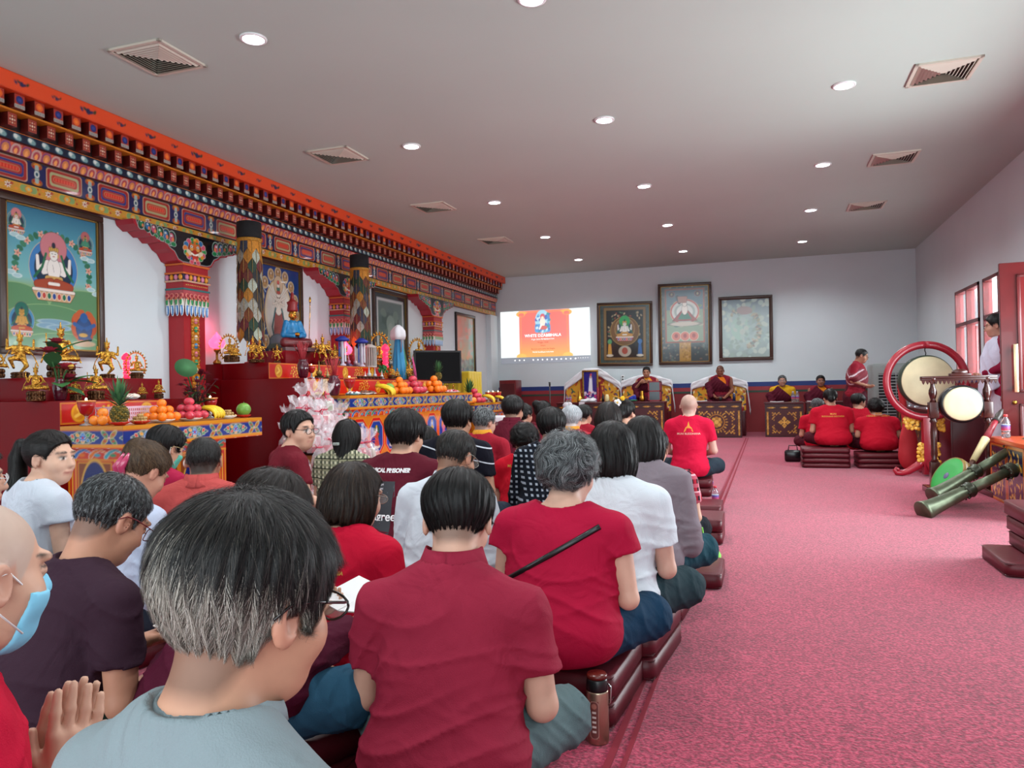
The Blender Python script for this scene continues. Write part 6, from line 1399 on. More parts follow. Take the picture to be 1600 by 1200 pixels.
# large drum hanging in the red ring
t = thing('ring_drum', 'large pale drum hung inside a round red wooden ring stand', 'drum', (1.76, 9.4, FZ), math.radians(6)); zc = 1.13 - FZ; R = .405
b = MB(); b.tube([(R * math.sin(a) - .04, 0, zc + R * math.cos(a)) for a in np.linspace(0, 2 * math.pi, 65)], .032, 12, flat=1.3); b.build('ring', m_rring, t)
b = MB(); b.rbox(-.09, .01, -.045, .045, .0 + .02, zc - R + .0, .006); b.build('post', m_rring, t)
b = MB()
for q in (-1, 1):
    b.tube([(-.04 + q * .03, -.0, .20), (-.04 + q * .10, 0, .12), (-.04 + q * .20, 0, .055), (-.04 + q * .27, 0, .03), (-.04 + q * .325, 0, .035), (-.04 + q * .345, 0, .065), (-.04 + q * .325, 0, .088), (-.04 + q * .30, 0, .075), (-.04 + q * .305, 0, .058)], [.04, .035, .03, .024, .022, .018, .014, .011, .008], 8, flat=1.3)
    b.tube([(-.04, q * .03, .16), (-.04, q * .16, .07), (-.04, q * .28, .03)], [.04, .03, .025], 8)
b.build('foot', m_rring, t)
def gilt(x0, y, z0, w, h, t, name='gilt_carving', seed=1):
    g = random.Random(seed); b = MB()
    for k in range(34): b.ball((x0 + g.uniform(0, w), y, z0 + g.uniform(0, h)), (.022, .012, .022), 8, g.choice(['d8a030', 'b87c1c', 'e8bc50']))
    b.build(name, mat('gilt_paint', rough=.3, vcol=True), t)
gilt(-.15, -.03, .14, .06, .22, t, seed=2); gilt(.01, -.03, .14, .06, .22, t, seed=3); gilt(-.27, .03, zc - R - .13, .18, .12, t, seed=4); gilt(.02, .03, zc - R - .15, .12, .16, t, seed=5)
d = thing('x', None, None); bpy.data.objects.remove(d)
dr = bpy.data.objects.new('drum', None); COL.objects.link(dr); dr.parent = t; dr.location = (-.04, 0, zc - .0); 
_c0 = len(COL.objects)
RXm = Matrix.Translation((-.04, 0, zc)) @ Matrix.Rotation(math.radians(90), 4, 'X'); bpy.data.objects.remove(dr)
b = MB(); b.lathe([(.275, -.07), (.288, -.035), (.288, .035), (.275, .07)], 56, M=RXm); b.build('drum_shell', mat('drum_2a3c30', '2a3c30', .4), t)
for s in (-1, 1): b = MB(); b.lathe([(.273, s * .07), (.266, s * .077), (.12, s * .075), (0, s * .073)], 56, M=RXm); b.build('drum_skin', m_hide, t)
b = MB(); b.tube([(-.04, 0, zc + .28), (-.035, 0, zc + .31), (-.045, 0, zc + .345), (-.04, 0, zc + .38)], .006, 6); b.build('hook', m_blackp, t)
# smaller drum in the turned frame
t = thing('framed_drum', 'smaller cream drum with black rim hung in a dark turned wooden frame', 'drum', (1.50, 7.9, FZ), math.radians(4)); zt = 1.16 - FZ
post = [(.04, 0), (.04, .30), (.028, .32), (.035, .36), (.024, .40), (.03, .60), (.026, .66), (.038, .68), (.022, .70), (.030, .72)]
def turned(x): 
    b = MB(); b.rbox(x - .038, x + .038, -.038, .038, 0, .30, .004); b.lathe([(.038, .30), (.022, .33), (.030, .38), (.026, .42), (.030, .58), (.022, .66), (.036, .68), (.024, .70), (.03, .715)], 24, (x, 0, 0)); b.rbox(x - .04, x + .04, -.04, .04, .71, .86, .006)
    b.lathe([(.03, .86), (.02, .885), (.026, .90), (.036, .94), (.034, .97), (.022, 1.0), (.018, 1.03), (.028, 1.05), (.034, 1.07), (.04, 1.09)], 24, (x, 0, 0)); b.build('post', m_dwood, t)
    b = MB(); b.rbox(x - .05, x + .05, -.25, .25, 0, .06, .01); b.build('foot', m_dwood, t)
turned(0); turned(.45)
b = MB(); b.rbox(-.10, .53, -.035, .035, zt - .012, zt + .012, .004); b.rbox(-.10, .53, -.03, .03, zt - .028, zt - .012, .003)
for k in range(18): x = -.083 + k * .0352; b.prism([(x - .017, zt - .028), (x + .017, zt - .028), (x + .008, zt - .052), (x, zt - .066), (x - .008, zt - .052)], -.03, -.018)
b.build('top_rail', m_dwood, t)
b = MB(); b.lathe([(0, 0), (.03, 0)], 4); b = MB(); b.rbox(.14, .32, -.03, .03, zt + .01, zt + .035, .008); b.ball((.23, 0, zt + .045), (.07, .03, .03), 14); b.build('crest', m_dwood, t)
M2 = Matrix.Translation((.225, -.02, .84)) @ Matrix.Scale(.96, 4, (0, 0, 1)) @ Matrix.Rotation(0, 4, 'X') @ Matrix.Rotation(math.radians(90), 4, 'X')
b = MB(); b.lathe([(.165, -.055), (.182, -.045), (.182, .045), (.165, .055)], 56, M=M2); b.build('drum_shell', m_blackp, t)
for s in (-1, 1): b = MB(); b.lathe([(.163, s * .055), (.152, s * .061), (.1, s * .061), (0, s * .060)], 56, M=M2); b.build('drum_skin', m_hide, t)
b = MB()
for s in (0, .45): b.tube([(s, 0, .86), (.225 + (s - .225) * .85, -.01, .84)], .004, 6)
b.tube([(.45, -.04, .66), (.43, -.08, .52), (.34, -.06, .46), (.40, -.05, .44), (.45, -.04, .50)], .005, 6); b.build('cord', m_blackp, t)
# covered lute, red
t = thing('covered_lute', 'lute in a red quilted cover leaning behind the ring drum', 'lute', (1.62, 9.95, FZ), .1)
def lutef(p): 
    d = elli(p, (0, 0, .26), (.105, .07, .27)); d = smin(d, elli(p, (0.01, 0, .14), (.12, .075, .15)), .05); return smin(d, cone(p, (-.01, 0, .45), (-.07, .02, 1.0), .042, .036), .04)
V, Q = surf(lutef, (-.25, -.15, -.05), (.2, .15, 1.1), .014); V = V.copy(); V[:, 2] -= V[:, 2].min(); mesh_np('cover', V, Q, mat('red_quilt', 'b01c28', .7, bump=.3, bscale=18), t)
# air cooler
t = thing('air_cooler', 'large grey evaporative air cooler with slatted grille, behind the ring drum', 'air cooler', (1.86, 15.0, FZ)); b = MB(); b.rbox(0, 1.0, 0, .6, 0.05, 1.40, .05); b.build('casing', mat('cooler_grey', '7c8280', .5), t)
b = MB(); b.box(.12, .55, -.004, .02, .45, 1.22); b.build('recess', mat('cooler_dark', '101214', .8), t); b = MB()
for k in range(14): z = .48 + k * .055; b.box(.12, .55, -.022, .0, z, z + .016, M=None)
for x in (.25, .40): b.box(x, x + .008, -.024, .0, .45, 1.22)
b.build('grille', mat('cooler_slat', '8a9090', .5), t)
b = MB()
for k in range(4): b.ball(((.15, .85)[k % 2], (.12, .48)[k // 2], .03), .03, 10)
b.build('caster', m_blackp, t)
# long carved table along the window wall
t = thing('carved_table', 'long dark table along the window wall with open gilt carving on its face', 'carved table', (1.95, 10.4, FZ)); H_ = .70; b = MB(); b.rbox(0, .6, 0, 2.7, H_ - .035, H_, .006); b.build('tabletop', m_maroon, t); b = MB(); b.box(.03, .57, .03, 2.67, 0, H_ - .03); b.build('body', m_maroon, t)
cv = Cv(2.7, H_ - .05, .012, '24100e'); g = random.Random(4)
for k in range(150): cv.ell(g.uniform(.05, 2.65), g.uniform(.05, H_ - .1), .045, .018, g.choice(['a87420', '7a5418', 'c8902c', '4a2c14']), ang=g.uniform(0, 3))
cv.build('carved_front', Matrix(((0, 1, 0, .026), (-1, 0, 0, 2.7), (0, 0, 1, .01), (0, 0, 0, 1))), MATS['carved_gilt'], t)
zt_ = H_ + FZ + .002
for k, (x, y, s) in enumerate(((2.02, 12.7, 1.3), (2.05, 12.3, 1.3), (2.02, 11.7, 1.25), (2.1, 11.35, 1.2), (2.03, 10.95, 1.2))): bottle((x, y, zt_), s, 'clear water bottle on the long carved table by the window wall', 'c85050', group='bottles on the long carved table')
for k, (x, y, l) in enumerate(((2.12, 12.0, 'white covered pot on the long carved table, farther one'), (2.1, 10.65, 'white covered pot on the long carved table, nearer one'), (2.25, 11.15, 'white bowl on the long carved table behind the ring'))): simple('white_pot', l, 'pot', (x, y, zt_), [(.05, 0), (.08, .03), (.085, .08), (.07, .11), (.02, .13), (.02, .145)], mat('white_glaze', 'e4e4e0', .2))
for k in range(2): t = thing('plastic_bag', ['crumpled clear plastic bag by the white pot', 'crumpled clear plastic bag under the drum rim'][k], 'plastic bag', (2.2, 12.5 - 1.6 * k, zt_)); b = MB(); g = random.Random(k); b.lathe([(.08 * g.uniform(.8, 1.2), z) for z in (0, .03, .06, .09)] + [(.02, .12)], 14); b.build('film', m_cel, t)
t = thing('maroon_cabinet', 'plain dark maroon cabinet behind the smaller framed drum', 'cabinet', (1.98, 9.55, FZ)); b = MB(); b.rbox(0, .85, 0, .6, 0, .66, .008); b.build('body', m_maroon, t); b = MB(); b.rbox(.43, .83, -.012, .002, .03, .63, .004); b.build('door', m_maroon, t); b = MB(); b.rbox(.02, .42, -.012, .002, .03, .63, .004); b.build('door', m_maroon, t)
# orange gilt table near the door
t = thing('orange_table', 'orange topped table with navy and gilt carved side, under the horns', 'table', (1.92, 6.35, FZ)); H_ = .55; b = MB(); b.rbox(-.02, .62, -.02, 1.42, H_ - .04, H_, .006); b.build('tabletop', mat('orange_top', 'c04a1c', .3), t); b = MB(); b.box(0, .60, 0, 1.4, 0, H_ - .035); b.build('body', m_maroon, t)
cv = Cv(1.4, H_ - .04, .008, 'b8501c'); g = random.Random(6)
for k in range(3):
    c = .24 + k * .46; cv.rect(c - .19, c + .19, .03, H_ - .07, '141a3c', edge='c8862c', ew=.014)
    for j in range(46): cv.ell(c + g.uniform(-.16, .16), g.uniform(.05, H_ - .1), .026, .012, g.choice(['c8902c', 'a86c20', 'e0b050']), ang=g.uniform(0, 3))
cv.build('gilt_side', Matrix(((0, 1, 0, -.003), (-1, 0, 0, 1.4), (0, 0, 1, .0), (0, 0, 0, 1))), m_vcg, t)
for k, (x, y) in enumerate(((1.99, 7.55), (2.10, 7.2), (2.08, 6.85))): bottle((x, y, H_ + FZ + .001), 1.1, ['water bottle on the orange table, nearest the framed drum post', 'water bottle in the middle of the orange table', 'water bottle on the orange table beside the upper horn'][k], 'c84040', group='bottles on the orange table')
# long horns
def horn(label, a, bb, s=1.0):
    a = Vector(a); bb = Vector(bb); L = (bb - a).length; q = (bb - a).to_track_quat('Z', 'Y').to_matrix().to_4x4(); t = thing('long_horn', label, 'horn', a); t.rotation_euler = q.to_euler()
    prof = [(.074, 0), (.078, .004), (.070, .03), (.060, .09), (.052, .20), (.044, L * .33), (.040, L * .36)]; b = MB(); b.lathe(prof, 28); b.build('bell_tube', mat('horn_metal', '5c6450', .38, metal=.7, noise=.3, nscale=10), t)
    for f in (.34, .66):
        b = MB(); z = L * f; b.lathe([(.046, z - .035), (.054, z - .02), (.048, z), (.057, z + .02), (.05, z + .04)], 28); 
        for k in range(8): e = k / 8 * 6.283; b.ball((.050 * math.cos(e), .050 * math.sin(e), z - .040), .009, 8)
        b.build('collar', mat('horn_collar', '3c4034', .35, metal=.7), t)
    b = MB(); b.lathe([(.038, L * .36), (.030, L * .66)], 24); b.build('tube', MATS['horn_metal'], t); b = MB(); b.lathe([(.027, L * .68), (.018, L * .98), (.03, L)], 24); b.build('tube', MATS['horn_metal'], t); t.scale = (s, s, 1)
HA = at(1441, 806, Y=6.55); HB = at(1645, 704, Y=7.15); HA2 = at(1458, 783, Y=6.95); HB2 = at(1645, 662, Y=7.5)
horn('long grey-green horn with its bell nearest the camera, resting on the orange table', tuple(HA + np.array((0, 0, .03))), tuple(HB), 1.12)
horn('second long horn lying behind the first across the orange table', tuple(HA2 + np.array((0, 0, .03))), tuple(HB2), 1.08)
b = MB(); 
# green hand drum on a stick
hc = at(1483, 746, Y=7.25); t = thing('hand_drum', 'green faced hand drum with a red and cream carved handle leaning up', 'hand drum', hc)
M3 = Vector((-.79, -.30, .53)).to_track_quat('Z', 'Y').to_matrix().to_4x4()
MB().lathe([(0, .03), (.10, .03), (.172, .026), (.18, .02)], 40, M=M3).build('green_skin', mat('drum_green', '1f9a3c', .45, noise=.08, nscale=8), t)
MB().lathe([(.184, .025), (.19, .0), (.185, -.06), (.12, -.10), (.05, -.13), (0, -.13)], 40, M=M3).build('shell', mat('drum_ochre', '7a6028', .4, noise=.4, nscale=20), t)
b = MB(); b.lathe([(0, .0315), (.028, .032), (.03, .031)], 20, M=M3, col='5a507a'); b.build('painted_centre', m_vc, t)
b = MB(); pe = Vector(at(1566, 640, Y=7.75) - hc); p0 = M3 @ Vector((0, 0, -.11)); p1 = pe; b.tube([p0, p0.lerp(p1, .16)], [.05, .03], 12, '9a8a50'); b.tube([p0.lerp(p1, .16), p0.lerp(p1, .30)], [.02, .02], 12, '4a2a20'); b.tube([p0.lerp(p1, .30), p0.lerp(p1, .60)], [.026, .034], 12, 'c8b888'); b.tube([p0.lerp(p1, .60), p0.lerp(p1, .84)], [.030, .022], 12, '8a2430'); b.tube([p0.lerp(p1, .84), p0.lerp(p1, .88), p0.lerp(p1, .92), p1], [.034, .022, .03, .012], 12, '2c2420'); b.build('handle', m_vc, t)
# door leaf standing open
t = thing('open_door', 'open dark red panelled wooden door leaf with a long brass handle', 'door', (2.22, 8.5, FZ), math.radians(-2)); b = MB(); w, h = .92, 2.20; b.rbox(0, w, 0, .045, 0, h, .004); b.build('leaf', mat('door_wood', '5c1618', .28, noise=.15, nscale=5, coat=.3), t)
for z0, z1 in ((.12, .80), (.95, h - .14)):
    b = MB(); b.rbox(.16, w - .12, -.012, .0, z0, z1, .006); b.build('panel', mat('door_panel', '701a1c', .28, coat=.3), t)
    b = MB()
    for x0, x1, a0, a1 in ((.14, .17, z0 - .02, z1 + .02), (w - .13, w - .10, z0 - .02, z1 + .02), (.14, w - .1, z0 - .02, z0 + .01), (.14, w - .1, z1 - .01, z1 + .02)): b.rbox(x0, x1, -.02, 0, a0, a1, .004)
    b.build('moulding', MATS['door_wood'], t)
b = MB(); b.rbox(.085, .125, -.075, -.06, .93, 1.40, .004); b.build('door_handle', mat('brass_pale', 'c8b08c', .25, metal=.8), t); b = MB(); b.box(.095, .115, -.065, 0, .97, 1.0); b.box(.095, .115, -.065, 0, 1.33, 1.36); b.build('handle_mount', MATS['brass_pale'], t)
b = MB(); b.ball((.10, -.012, .83), (.022, .012, .022), 14); b.build('keyhole', m_dgold, t)
# ---- cushions
m_cush = mat('cushion_vinyl', '56161f', .42, spec=.35, noise=.08, nscale=6, bump=.08, bscale=25)
_CU = []
def cushion(loc, label, rz=0, w=.56, d=.5, h=.085, group=None, name='seat_cushion'):
    t = thing(name, label, 'cushion', loc, rz, group)
    if not _CU:
        b = MB(); b.rbox(-.5, .5, -.5, .5, 0, 1, .08); 
        V = np.array(b.v); b.v = [tuple(p) for p in V]
        o = b.build('pad', m_cush, t); _CU.append(o.data)
        b = MB()
        for z in (.14, .86): b.tube([(-.49, -.49, z), (.49, -.49, z), (.49, .49, z), (-.49, .49, z), (-.49, -.49, z)], .012, 6)
        _CU.append(b.build('piping', mat('piping', '3c0c14', .4), t).data)
    else: link('pad', _CU[0], t); link('piping', _CU[1], t)
    t.scale = (w, d, h); return t
for k in range(4): cushion(((1.64 if k else 1.56) - .008 * k, 4.86 + .01 * k, FZ + k * .088), 'maroon cushion in the stack at the carpet edge, ' + ['lowest of four', 'second from the bottom', 'third from the bottom', 'topmost of four'][k], w=.58 if k else .72, group='cushion stack at the carpet edge')
for k in range(4): cushion((.72, 10.35, FZ + k * .062), 'maroon cushion stacked under the woman with tied black hair', h=.06, w=.56, group='cushions under the woman with tied black hair')
for k in range(3): cushion((1.36, 10.35, FZ + k * .062), 'maroon cushion stacked under the curly-haired person beside the lute', h=.06, w=.56, group='cushions under the person beside the lute')
t = thing('handbag', 'small shiny black handbag on the carpet beside the stacked cushions', 'handbag', (.36, 10.9, FZ)); b = MB(); b.rbox(-.11, .11, -.06, .06, 0, .16, .035); b.build('body', mat('black_leather', '0c0c10', .2), t); b = MB(); b.tube([(-.06, 0, .15), (-.05, 0, .22), (.05, 0, .22), (.06, 0, .15)], .008, 6); b.build('handle', MATS['black_leather'], t)
def bottle_at(px, py, s, label, cap='c83030'): p = at(px, py, Z=FZ); return bottle((p[0], p[1], FZ), s, label, cap, group=None)
bottle_at(1104, 883, 1.0, 'water bottle with red cap standing on the carpet by the green bag')
bottle_at(1106, 774, 1.0, 'water bottle beside the farthest bald man, on the cushions') if False else None
# steel thermos
p = at(927, 1157, Z=FZ); t = thing('steel_thermos', 'brushed copper-steel thermos flask with black and red lid on the carpet', 'thermos', (p[0] + .015, p[1], FZ)); t.scale = (1, 1, 1.0)
MB().lathe([(.031, 0), (.033, .004), (.033, .15), (.032, .155)], 36).build('steel_body', mat('thermos_steel', 'b8a48c', .28, metal=.9), t); MB().lathe([(.0325, .155), (.033, .16), (.031, .185), (.029, .19)], 36).build('black_collar', m_blackp, t); MB().lathe([(.030, .19), (.031, .198), (.028, .203), (0, .204)], 36).build('red_lid', mat('lid_red', '5a1c14', .25), t)
b = MB(); b.tube([(.033, 0, .175), (.042, 0, .165), (.040, 0, .12), (.034, 0, .11)], .0025, 6); b.build('strap', m_steel, t)
cv = Cv(.028, .11, .0012, '7a4438'); cv.rect(.001, .027, .001, .109, '6a3a34', r=.012, edge='c89a8c', ew=.0015); 
for k in range(5): cv.rect(.008, .020, .018 + k * .014, .024 + k * .014, 'd8c8c0')
cv.ell(.014, .095, .008, .008, 'a86a5c')
def wrapc(o, R): 
    for v in o.data.vertices: a = v.co.x / R; v.co = Vector((R * math.sin(a), -R * math.cos(a), v.co.z))
o = cv.build('label_badge', Matrix.Translation((-.014, 0, .02)), m_vc, t); wrapc(o, .0335); o.rotation_euler = (0, 0, -.1)
# ---------------------------------------------------------------- people
def skin_mat(n, c): return mat('skin_' + n, c, .5, vcol=True, spec=.35, noise=.05, nscale=25)
m_skin = mat('skin', rough=.5, vcol=True, spec=.35, noise=.04, nscale=30)
m_hair = mat('hair', rough=.5, vcol=True, spec=.35)
m_lens = mat('lens', 'ffffff', .02, alpha=.18)
def cloth_mat(name, kind, cols, f=60.0, rough=.8):
    if name in MATS: return MATS[name]
    m = mat(name, cols[0], rough, bump=.25, bscale=420, sheen=.0, spec=.12); nt = m.node_tree; b = nt.nodes['Principled BSDF']; L = nt.links.new
    bp = nt.nodes.new('ShaderNodeBump'); bp.inputs['Strength'].default_value = .5; bp.inputs['Distance'].default_value = .03; wn = nt.nodes.new('ShaderNodeTexNoise'); wn.inputs['Scale'].default_value = 6.5; wn.inputs['Detail'].default_value = 2.5; wn.inputs['Distortion'].default_value = 1.6; tc0 = nt.nodes.new('ShaderNodeTexCoord'); L(tc0.outputs['Object'], wn.inputs['Vector']); L(wn.outputs[0], bp.inputs['Height'])
    ob = [l.from_node for l in nt.links if l.to_socket == b.inputs['Normal']][0]; L(bp.outputs[0], ob.inputs['Normal'])
    if kind == 'plain': 
        n = nt.nodes.new('ShaderNodeTexNoise'); n.inputs['Scale'].default_value = 5; tc = nt.nodes.new('ShaderNodeTexCoord'); L(tc.outputs['Object'], n.inputs['Vector'])
        mx = nt.nodes.new('ShaderNodeMix'); mx.data_type = 'RGBA'; L(n.outputs[0], mx.inputs[0]); mx.inputs[6].default_value = (*[c * .9 for c in lin(cols[0])], 1); mx.inputs[7].default_value = (*[min(1, c * 1.1) for c in lin(cols[0])], 1); L(mx.outputs[2], b.inputs['Base Color']); return m
    tc = nt.nodes.new('ShaderNodeTexCoord'); sp = nt.nodes.new('ShaderNodeSeparateXYZ'); L(tc.outputs['Object'], sp.inputs[0])
    def bandm(out, fr, th, ph=0.0, tilt=None):
        q = nt.nodes.new('ShaderNodeMath'); q.operation = 'MULTIPLY_ADD'; L(out, q.inputs[0]); q.inputs[1].default_value = fr; q.inputs[2].default_value = ph
        if tilt:
            t2 = nt.nodes.new('ShaderNodeMath'); t2.operation = 'MULTIPLY_ADD'; L(tilt[0], t2.inputs[0]); t2.inputs[1].default_value = tilt[1]; L(q.outputs[0], t2.inputs[2]); q = t2
        s = nt.nodes.new('ShaderNodeMath'); s.operation = 'SINE'; L(q.outputs[0], s.inputs[0]); g = nt.nodes.new('ShaderNodeMath'); g.operation = 'GREATER_THAN'; L(s.outputs[0], g.inputs[0]); g.inputs[1].default_value = th; return g.outputs[0]
    def mix(f, a, c):
        mx = nt.nodes.new('ShaderNodeMix'); mx.data_type = 'RGBA'; L(f, mx.inputs[0])
        for i, v in ((6, a), (7, c)):
            if isinstance(v, str): mx.inputs[i].default_value = (*lin(v), 1)
            else: L(v, mx.inputs[i])
        return mx.outputs[2]
    X, Y_, Z_ = sp.outputs
    ad = nt.nodes.new('ShaderNodeMath'); ad.operation = 'ADD'; L(X, ad.inputs[0]); yy = nt.nodes.new('ShaderNodeMath'); yy.operation = 'MULTIPLY'; L(Y_, yy.inputs[0]); yy.inputs[1].default_value = 0.6; L(yy.outputs[0], ad.inputs[1]); X2 = ad.outputs[0]
    if kind == 'stripes': c = mix(bandm(Z_, f, .962, tilt=(X, f * .25)), cols[0], cols[1])
    elif kind == 'check': c = mix(bandm(X2, f, .2), cols[0], cols[1]); c2 = mix(bandm(Z_, f, .2), cols[0], c); c = c2
    elif kind == 'plaid':
        c = mix(bandm(X2, f, .1), cols[0], cols[1]); c = mix(bandm(Z_, f, .1), c, cols[2]); c = mix(bandm(X2, f * .5, .96), c, cols[3]); c = mix(bandm(Z_, f * .5, .96), c, cols[3])
    L(c, b.inputs['Base Color']); return m
def headsdf(q, female=False, fat=0.0, bare=False):
    d = elli(q, (0, -.012, .028), (.077, .096, .086)); w = .063 + fat * .008
    d = smin(d, elli(q, (0, .028, -.035), (w, .066, .082)), .03)
    d = smin(d, elli(q, (0, .045, -.082), (.042 if female else .047, .044, .032)), .03)
    for s in (-1, 1):
        d = smin(d, elli(q, (s * .045, .055, -.03), (.026, .028, .028)), .025)                      # cheeks
        d = smin(d, elli(q, (s * .03, .083, .028), (.024, .012, .010)), .012)                        # brow
        d = smax(d, -elli(q, (s * .031, .100, .008), (.018, .014, .011)), .014)                      # eye socket
        d = smin(d, elli(q, (s * .031, .080, .006), (.0135, .0135, .0125)), .002)                    # eyeball
        if bare: continue
        e = elli(q, (s * .082, -.006, -.008), (.010, .020, .033)); e = smax(e, -elli(q, (s * .088, .0, -.004), (.007, .012, .020)), .006); d = smin(d, e, .008)
    d = smin(d, cone(q, (0, .088, .012), (0, .106, -.026), .008, .0125), .012); 
    for s in (-1, 1): d = smin(d, elli(q, (s * .012, .096, -.030), (.009, .009, .008)), .006)
    d = smin(d, elli(q, (0, .092, -.056), (.024, .010, .0065)), .006); d = smin(d, elli(q, (0, .090, -.067), (.020, .010, .007)), .005)
    return d
def hand(p, w, dr, nr, s=1.0, spread=.25, curl=.5):
    """palm + five unequal bent fingers; w wrist, dr pointing direction, nr palm normal; thumb on +side"""
    dr = Vector(dr).normalized(); nr = Vector(nr); nr = (nr - dr * nr.dot(dr)).normalized(); sd = dr.cross(nr); w = Vector(w); A = lambda x, y, z: tuple(w + sd * (x * s) + dr * (y * s) + nr * (z * s))
    d = cone(p, A(-.018, .02, 0), A(-.026, .075, 0), .017 * s, .015 * s); k = .012
    d = smin(d, cone(p, A(0, .0, 0), A(0, .075, 0), .021 * s, .017 * s), k); d = smin(d, cone(p, A(.018, .015, .002), A(.026, .075, 0), .018 * s, .015 * s), k)
    for i, (x, L) in enumerate(((.033, .062), (.012, .072), (-.010, .067), (-.031, .052))):
        c = curl * (1 + .12 * i); sp = x * spread * 3
        a = A(x, .082, .0); b_ = A(x + sp * L, .082 + L * .5 * math.cos(c * .6), L * .5 * math.sin(c * .6)); e = A(x + sp * L * 1.6, .082 + L * .5 * (math.cos(c * .6) + math.cos(c * 1.5)), L * .5 * (math.sin(c * .6) + math.sin(c * 1.5)))
        f = smin(cone(p, a, b_, .0092 * s, .0084 * s), cone(p, b_, e, .0082 * s, .0066 * s), .004); d = smin(d, f, .006)
    t0 = A(.024, .018, .006); t1 = A(.050, .048, .014); t2 = A(.056 - .012 * curl, .082, .022 + .01 * curl); d = smin(d, smin(cone(p, t0, t1, .014 * s, .011 * s), cone(p, t1, t2, .0105 * s, .008 * s), .005), .01)
    return d
HL_Y = [-.14, -.06, -.03, -.012, .018, .03, .065, .085, .12]; HL_Z = [-.078, -.074, -.040, .012, .022, -.006, .064, .078, .095]
def hairsdf(style, q, HS, P_):
    """style-dependent hair volume in head coordinates; HS = bare head distance"""
    th = P_.get('th', .012); x, y, z = q[:, 0], q[:, 1], q[:, 2]
    line = np.interp(y, HL_Y, np.array(HL_Z) + P_.get('up', 0)); side = np.clip((z + .02) / .09, 0, 1)
    ang = np.arctan2(x, -(y + .02)); grv = (np.sin(ang * 23 + 3 * np.sin(z * 26) + x * 40) * .6 + np.sin(ang * 41 + 2 * np.sin(z * 33) + 1) * .4) * .0022 * P_.get('gv', 1)
    t = th * (.22 + .78 * side) + (grv if style != 'curly' else 0); cap = smax(HS - t, line - z - np.where(np.abs(x) < .03, 0, 0), .008)
    if style in ('short', 'bun', 'pony'): d = cap
    elif style == 'curly':
        nz = np.sin(q[:, 0] * 95 + 2 * np.sin(q[:, 2] * 60)) * np.sin(q[:, 1] * 90 + 1.5 * np.sin(q[:, 0] * 70)) * np.sin(q[:, 2] * 85 + 1.0); e = elli(q, (0, -.018, .025), (.098, .112, .104)); d = smin(cap, smax(e, np.maximum(line - z - .006, y - .085), .012), .01) + nz * .006
    elif style == 'bob':
        L = P_.get('len', .13); e = elli(q, (0, -.022, -.005), (.096 * P_.get('wd', 1), .108, .125)); e = smin(e, elli(q, (0, -.03, -.055), (.098 * P_.get('wd', 1), .090, .115)), .03) + grv * 1.6
        bottom = -z - L + .007 * np.sin(ang * 17 + 1) * np.sin(ang * 7); face = smax(y - .035, z - .055 - .3 * np.maximum(0, .05 - np.abs(x)), .01); face = np.minimum(np.maximum(.055 - y, z - .05), 1e3)
        cut = np.where((y > .045), .045 - y, -1.0); fr = np.maximum(y - .042, z - .06) if False else None
        op = smax(.042 - y, z - .058, .012)          # <0 in the face opening
        d = smax(smin(cap, e, .01), -op, .012); d = smax(d, bottom, .02)
        d = smin(d, smax(HS - t, np.maximum(line - z, -(z - .04)), .006), .01)
    elif style == 'long':
        L = P_.get('len', .30); e = elli(q, (0, -.02, .005), (.093, .108, .112)); c2 = cone(q, (0, -.045, -.02), (0, -.075, -L), .088, .06); c2 = c2 + grv * 2
        op = smax(.035 - y, z - .060, .012); d = smax(smin(smin(cap, e, .01), c2, .04), -op, .012); d = smin(d, smax(HS - t, line - z, .006), .01)
    if style == 'bun': d = smin(d, elli(q, P_.get('bun', (0, -.105, .05)), (.042, .038, .042)), .02)
    return d
def gradn(fn, p, e=.002):
    g = np.zeros_like(p); f0 = fn(p)
    for k in range(3): o = np.zeros(3, np.float32); o[k] = e; g[:, k] = fn(p + o) - f0
    n = np.linalg.norm(g, axis=1, keepdims=True) + 1e-9; return f0, g / n
def strands(V, fn, N, L, w, flow, cols, lift=.003, steps=5, seed=0, jit=.25, colfn=None, keep=None, lifttip=None):
    rs = np.random.RandomState(seed); idx = rs.randint(0, len(V), N); p = V[idx] + rs.normal(0, .0015, (N, 3)).astype(np.float32)
    if keep is not None: k = keep(p); p = p[k]; N = len(p)
    off = rs.uniform(0, lift, N).astype(np.float32); st = (L * rs.uniform(.6, 1.2, N) / steps).astype(np.float32); jt = rs.normal(0, jit, (N, 3)).astype(np.float32)
    pts = []; sides = []; root = p.copy(); lt = lift if lifttip is None else lifttip
    for s in range(steps + 1):
        f0, n = gradn(fn, p); o = off + lt * (s / steps) * .6; p = p - n * np.clip(f0 - o, -.02, .02)[:, None]
        d = flow(p) + jt * .6; d = d - n * (d * n).sum(1, keepdims=True); d /= np.linalg.norm(d, axis=1, keepdims=True) + 1e-9
        sd = np.cross(d, n); ww = w * (1 - .8 * s / steps); pts.append((p - sd * ww * .5, p + sd * ww * .5)); p = p + d * st[:, None]
    A = np.stack([a for pr in pts for a in pr], 1); M = (steps + 1) * 2; base = np.arange(N)[:, None] * M
    F_ = np.concatenate([base + np.array([[2 * s, 2 * s + 1, 2 * s + 3, 2 * s + 2]]) for s in range(steps)], 0)
    C = np.array([lin(c) for c in cols]); ci = rs.randint(0, len(cols), N); cc = C[ci]
    if colfn is not None: cc = colfn(root, rs)
    cc = cc * rs.uniform(.75, 1.3, (N, 1)); cc = np.repeat(cc, M, 0); return A.reshape(-1, 3), F_, cc
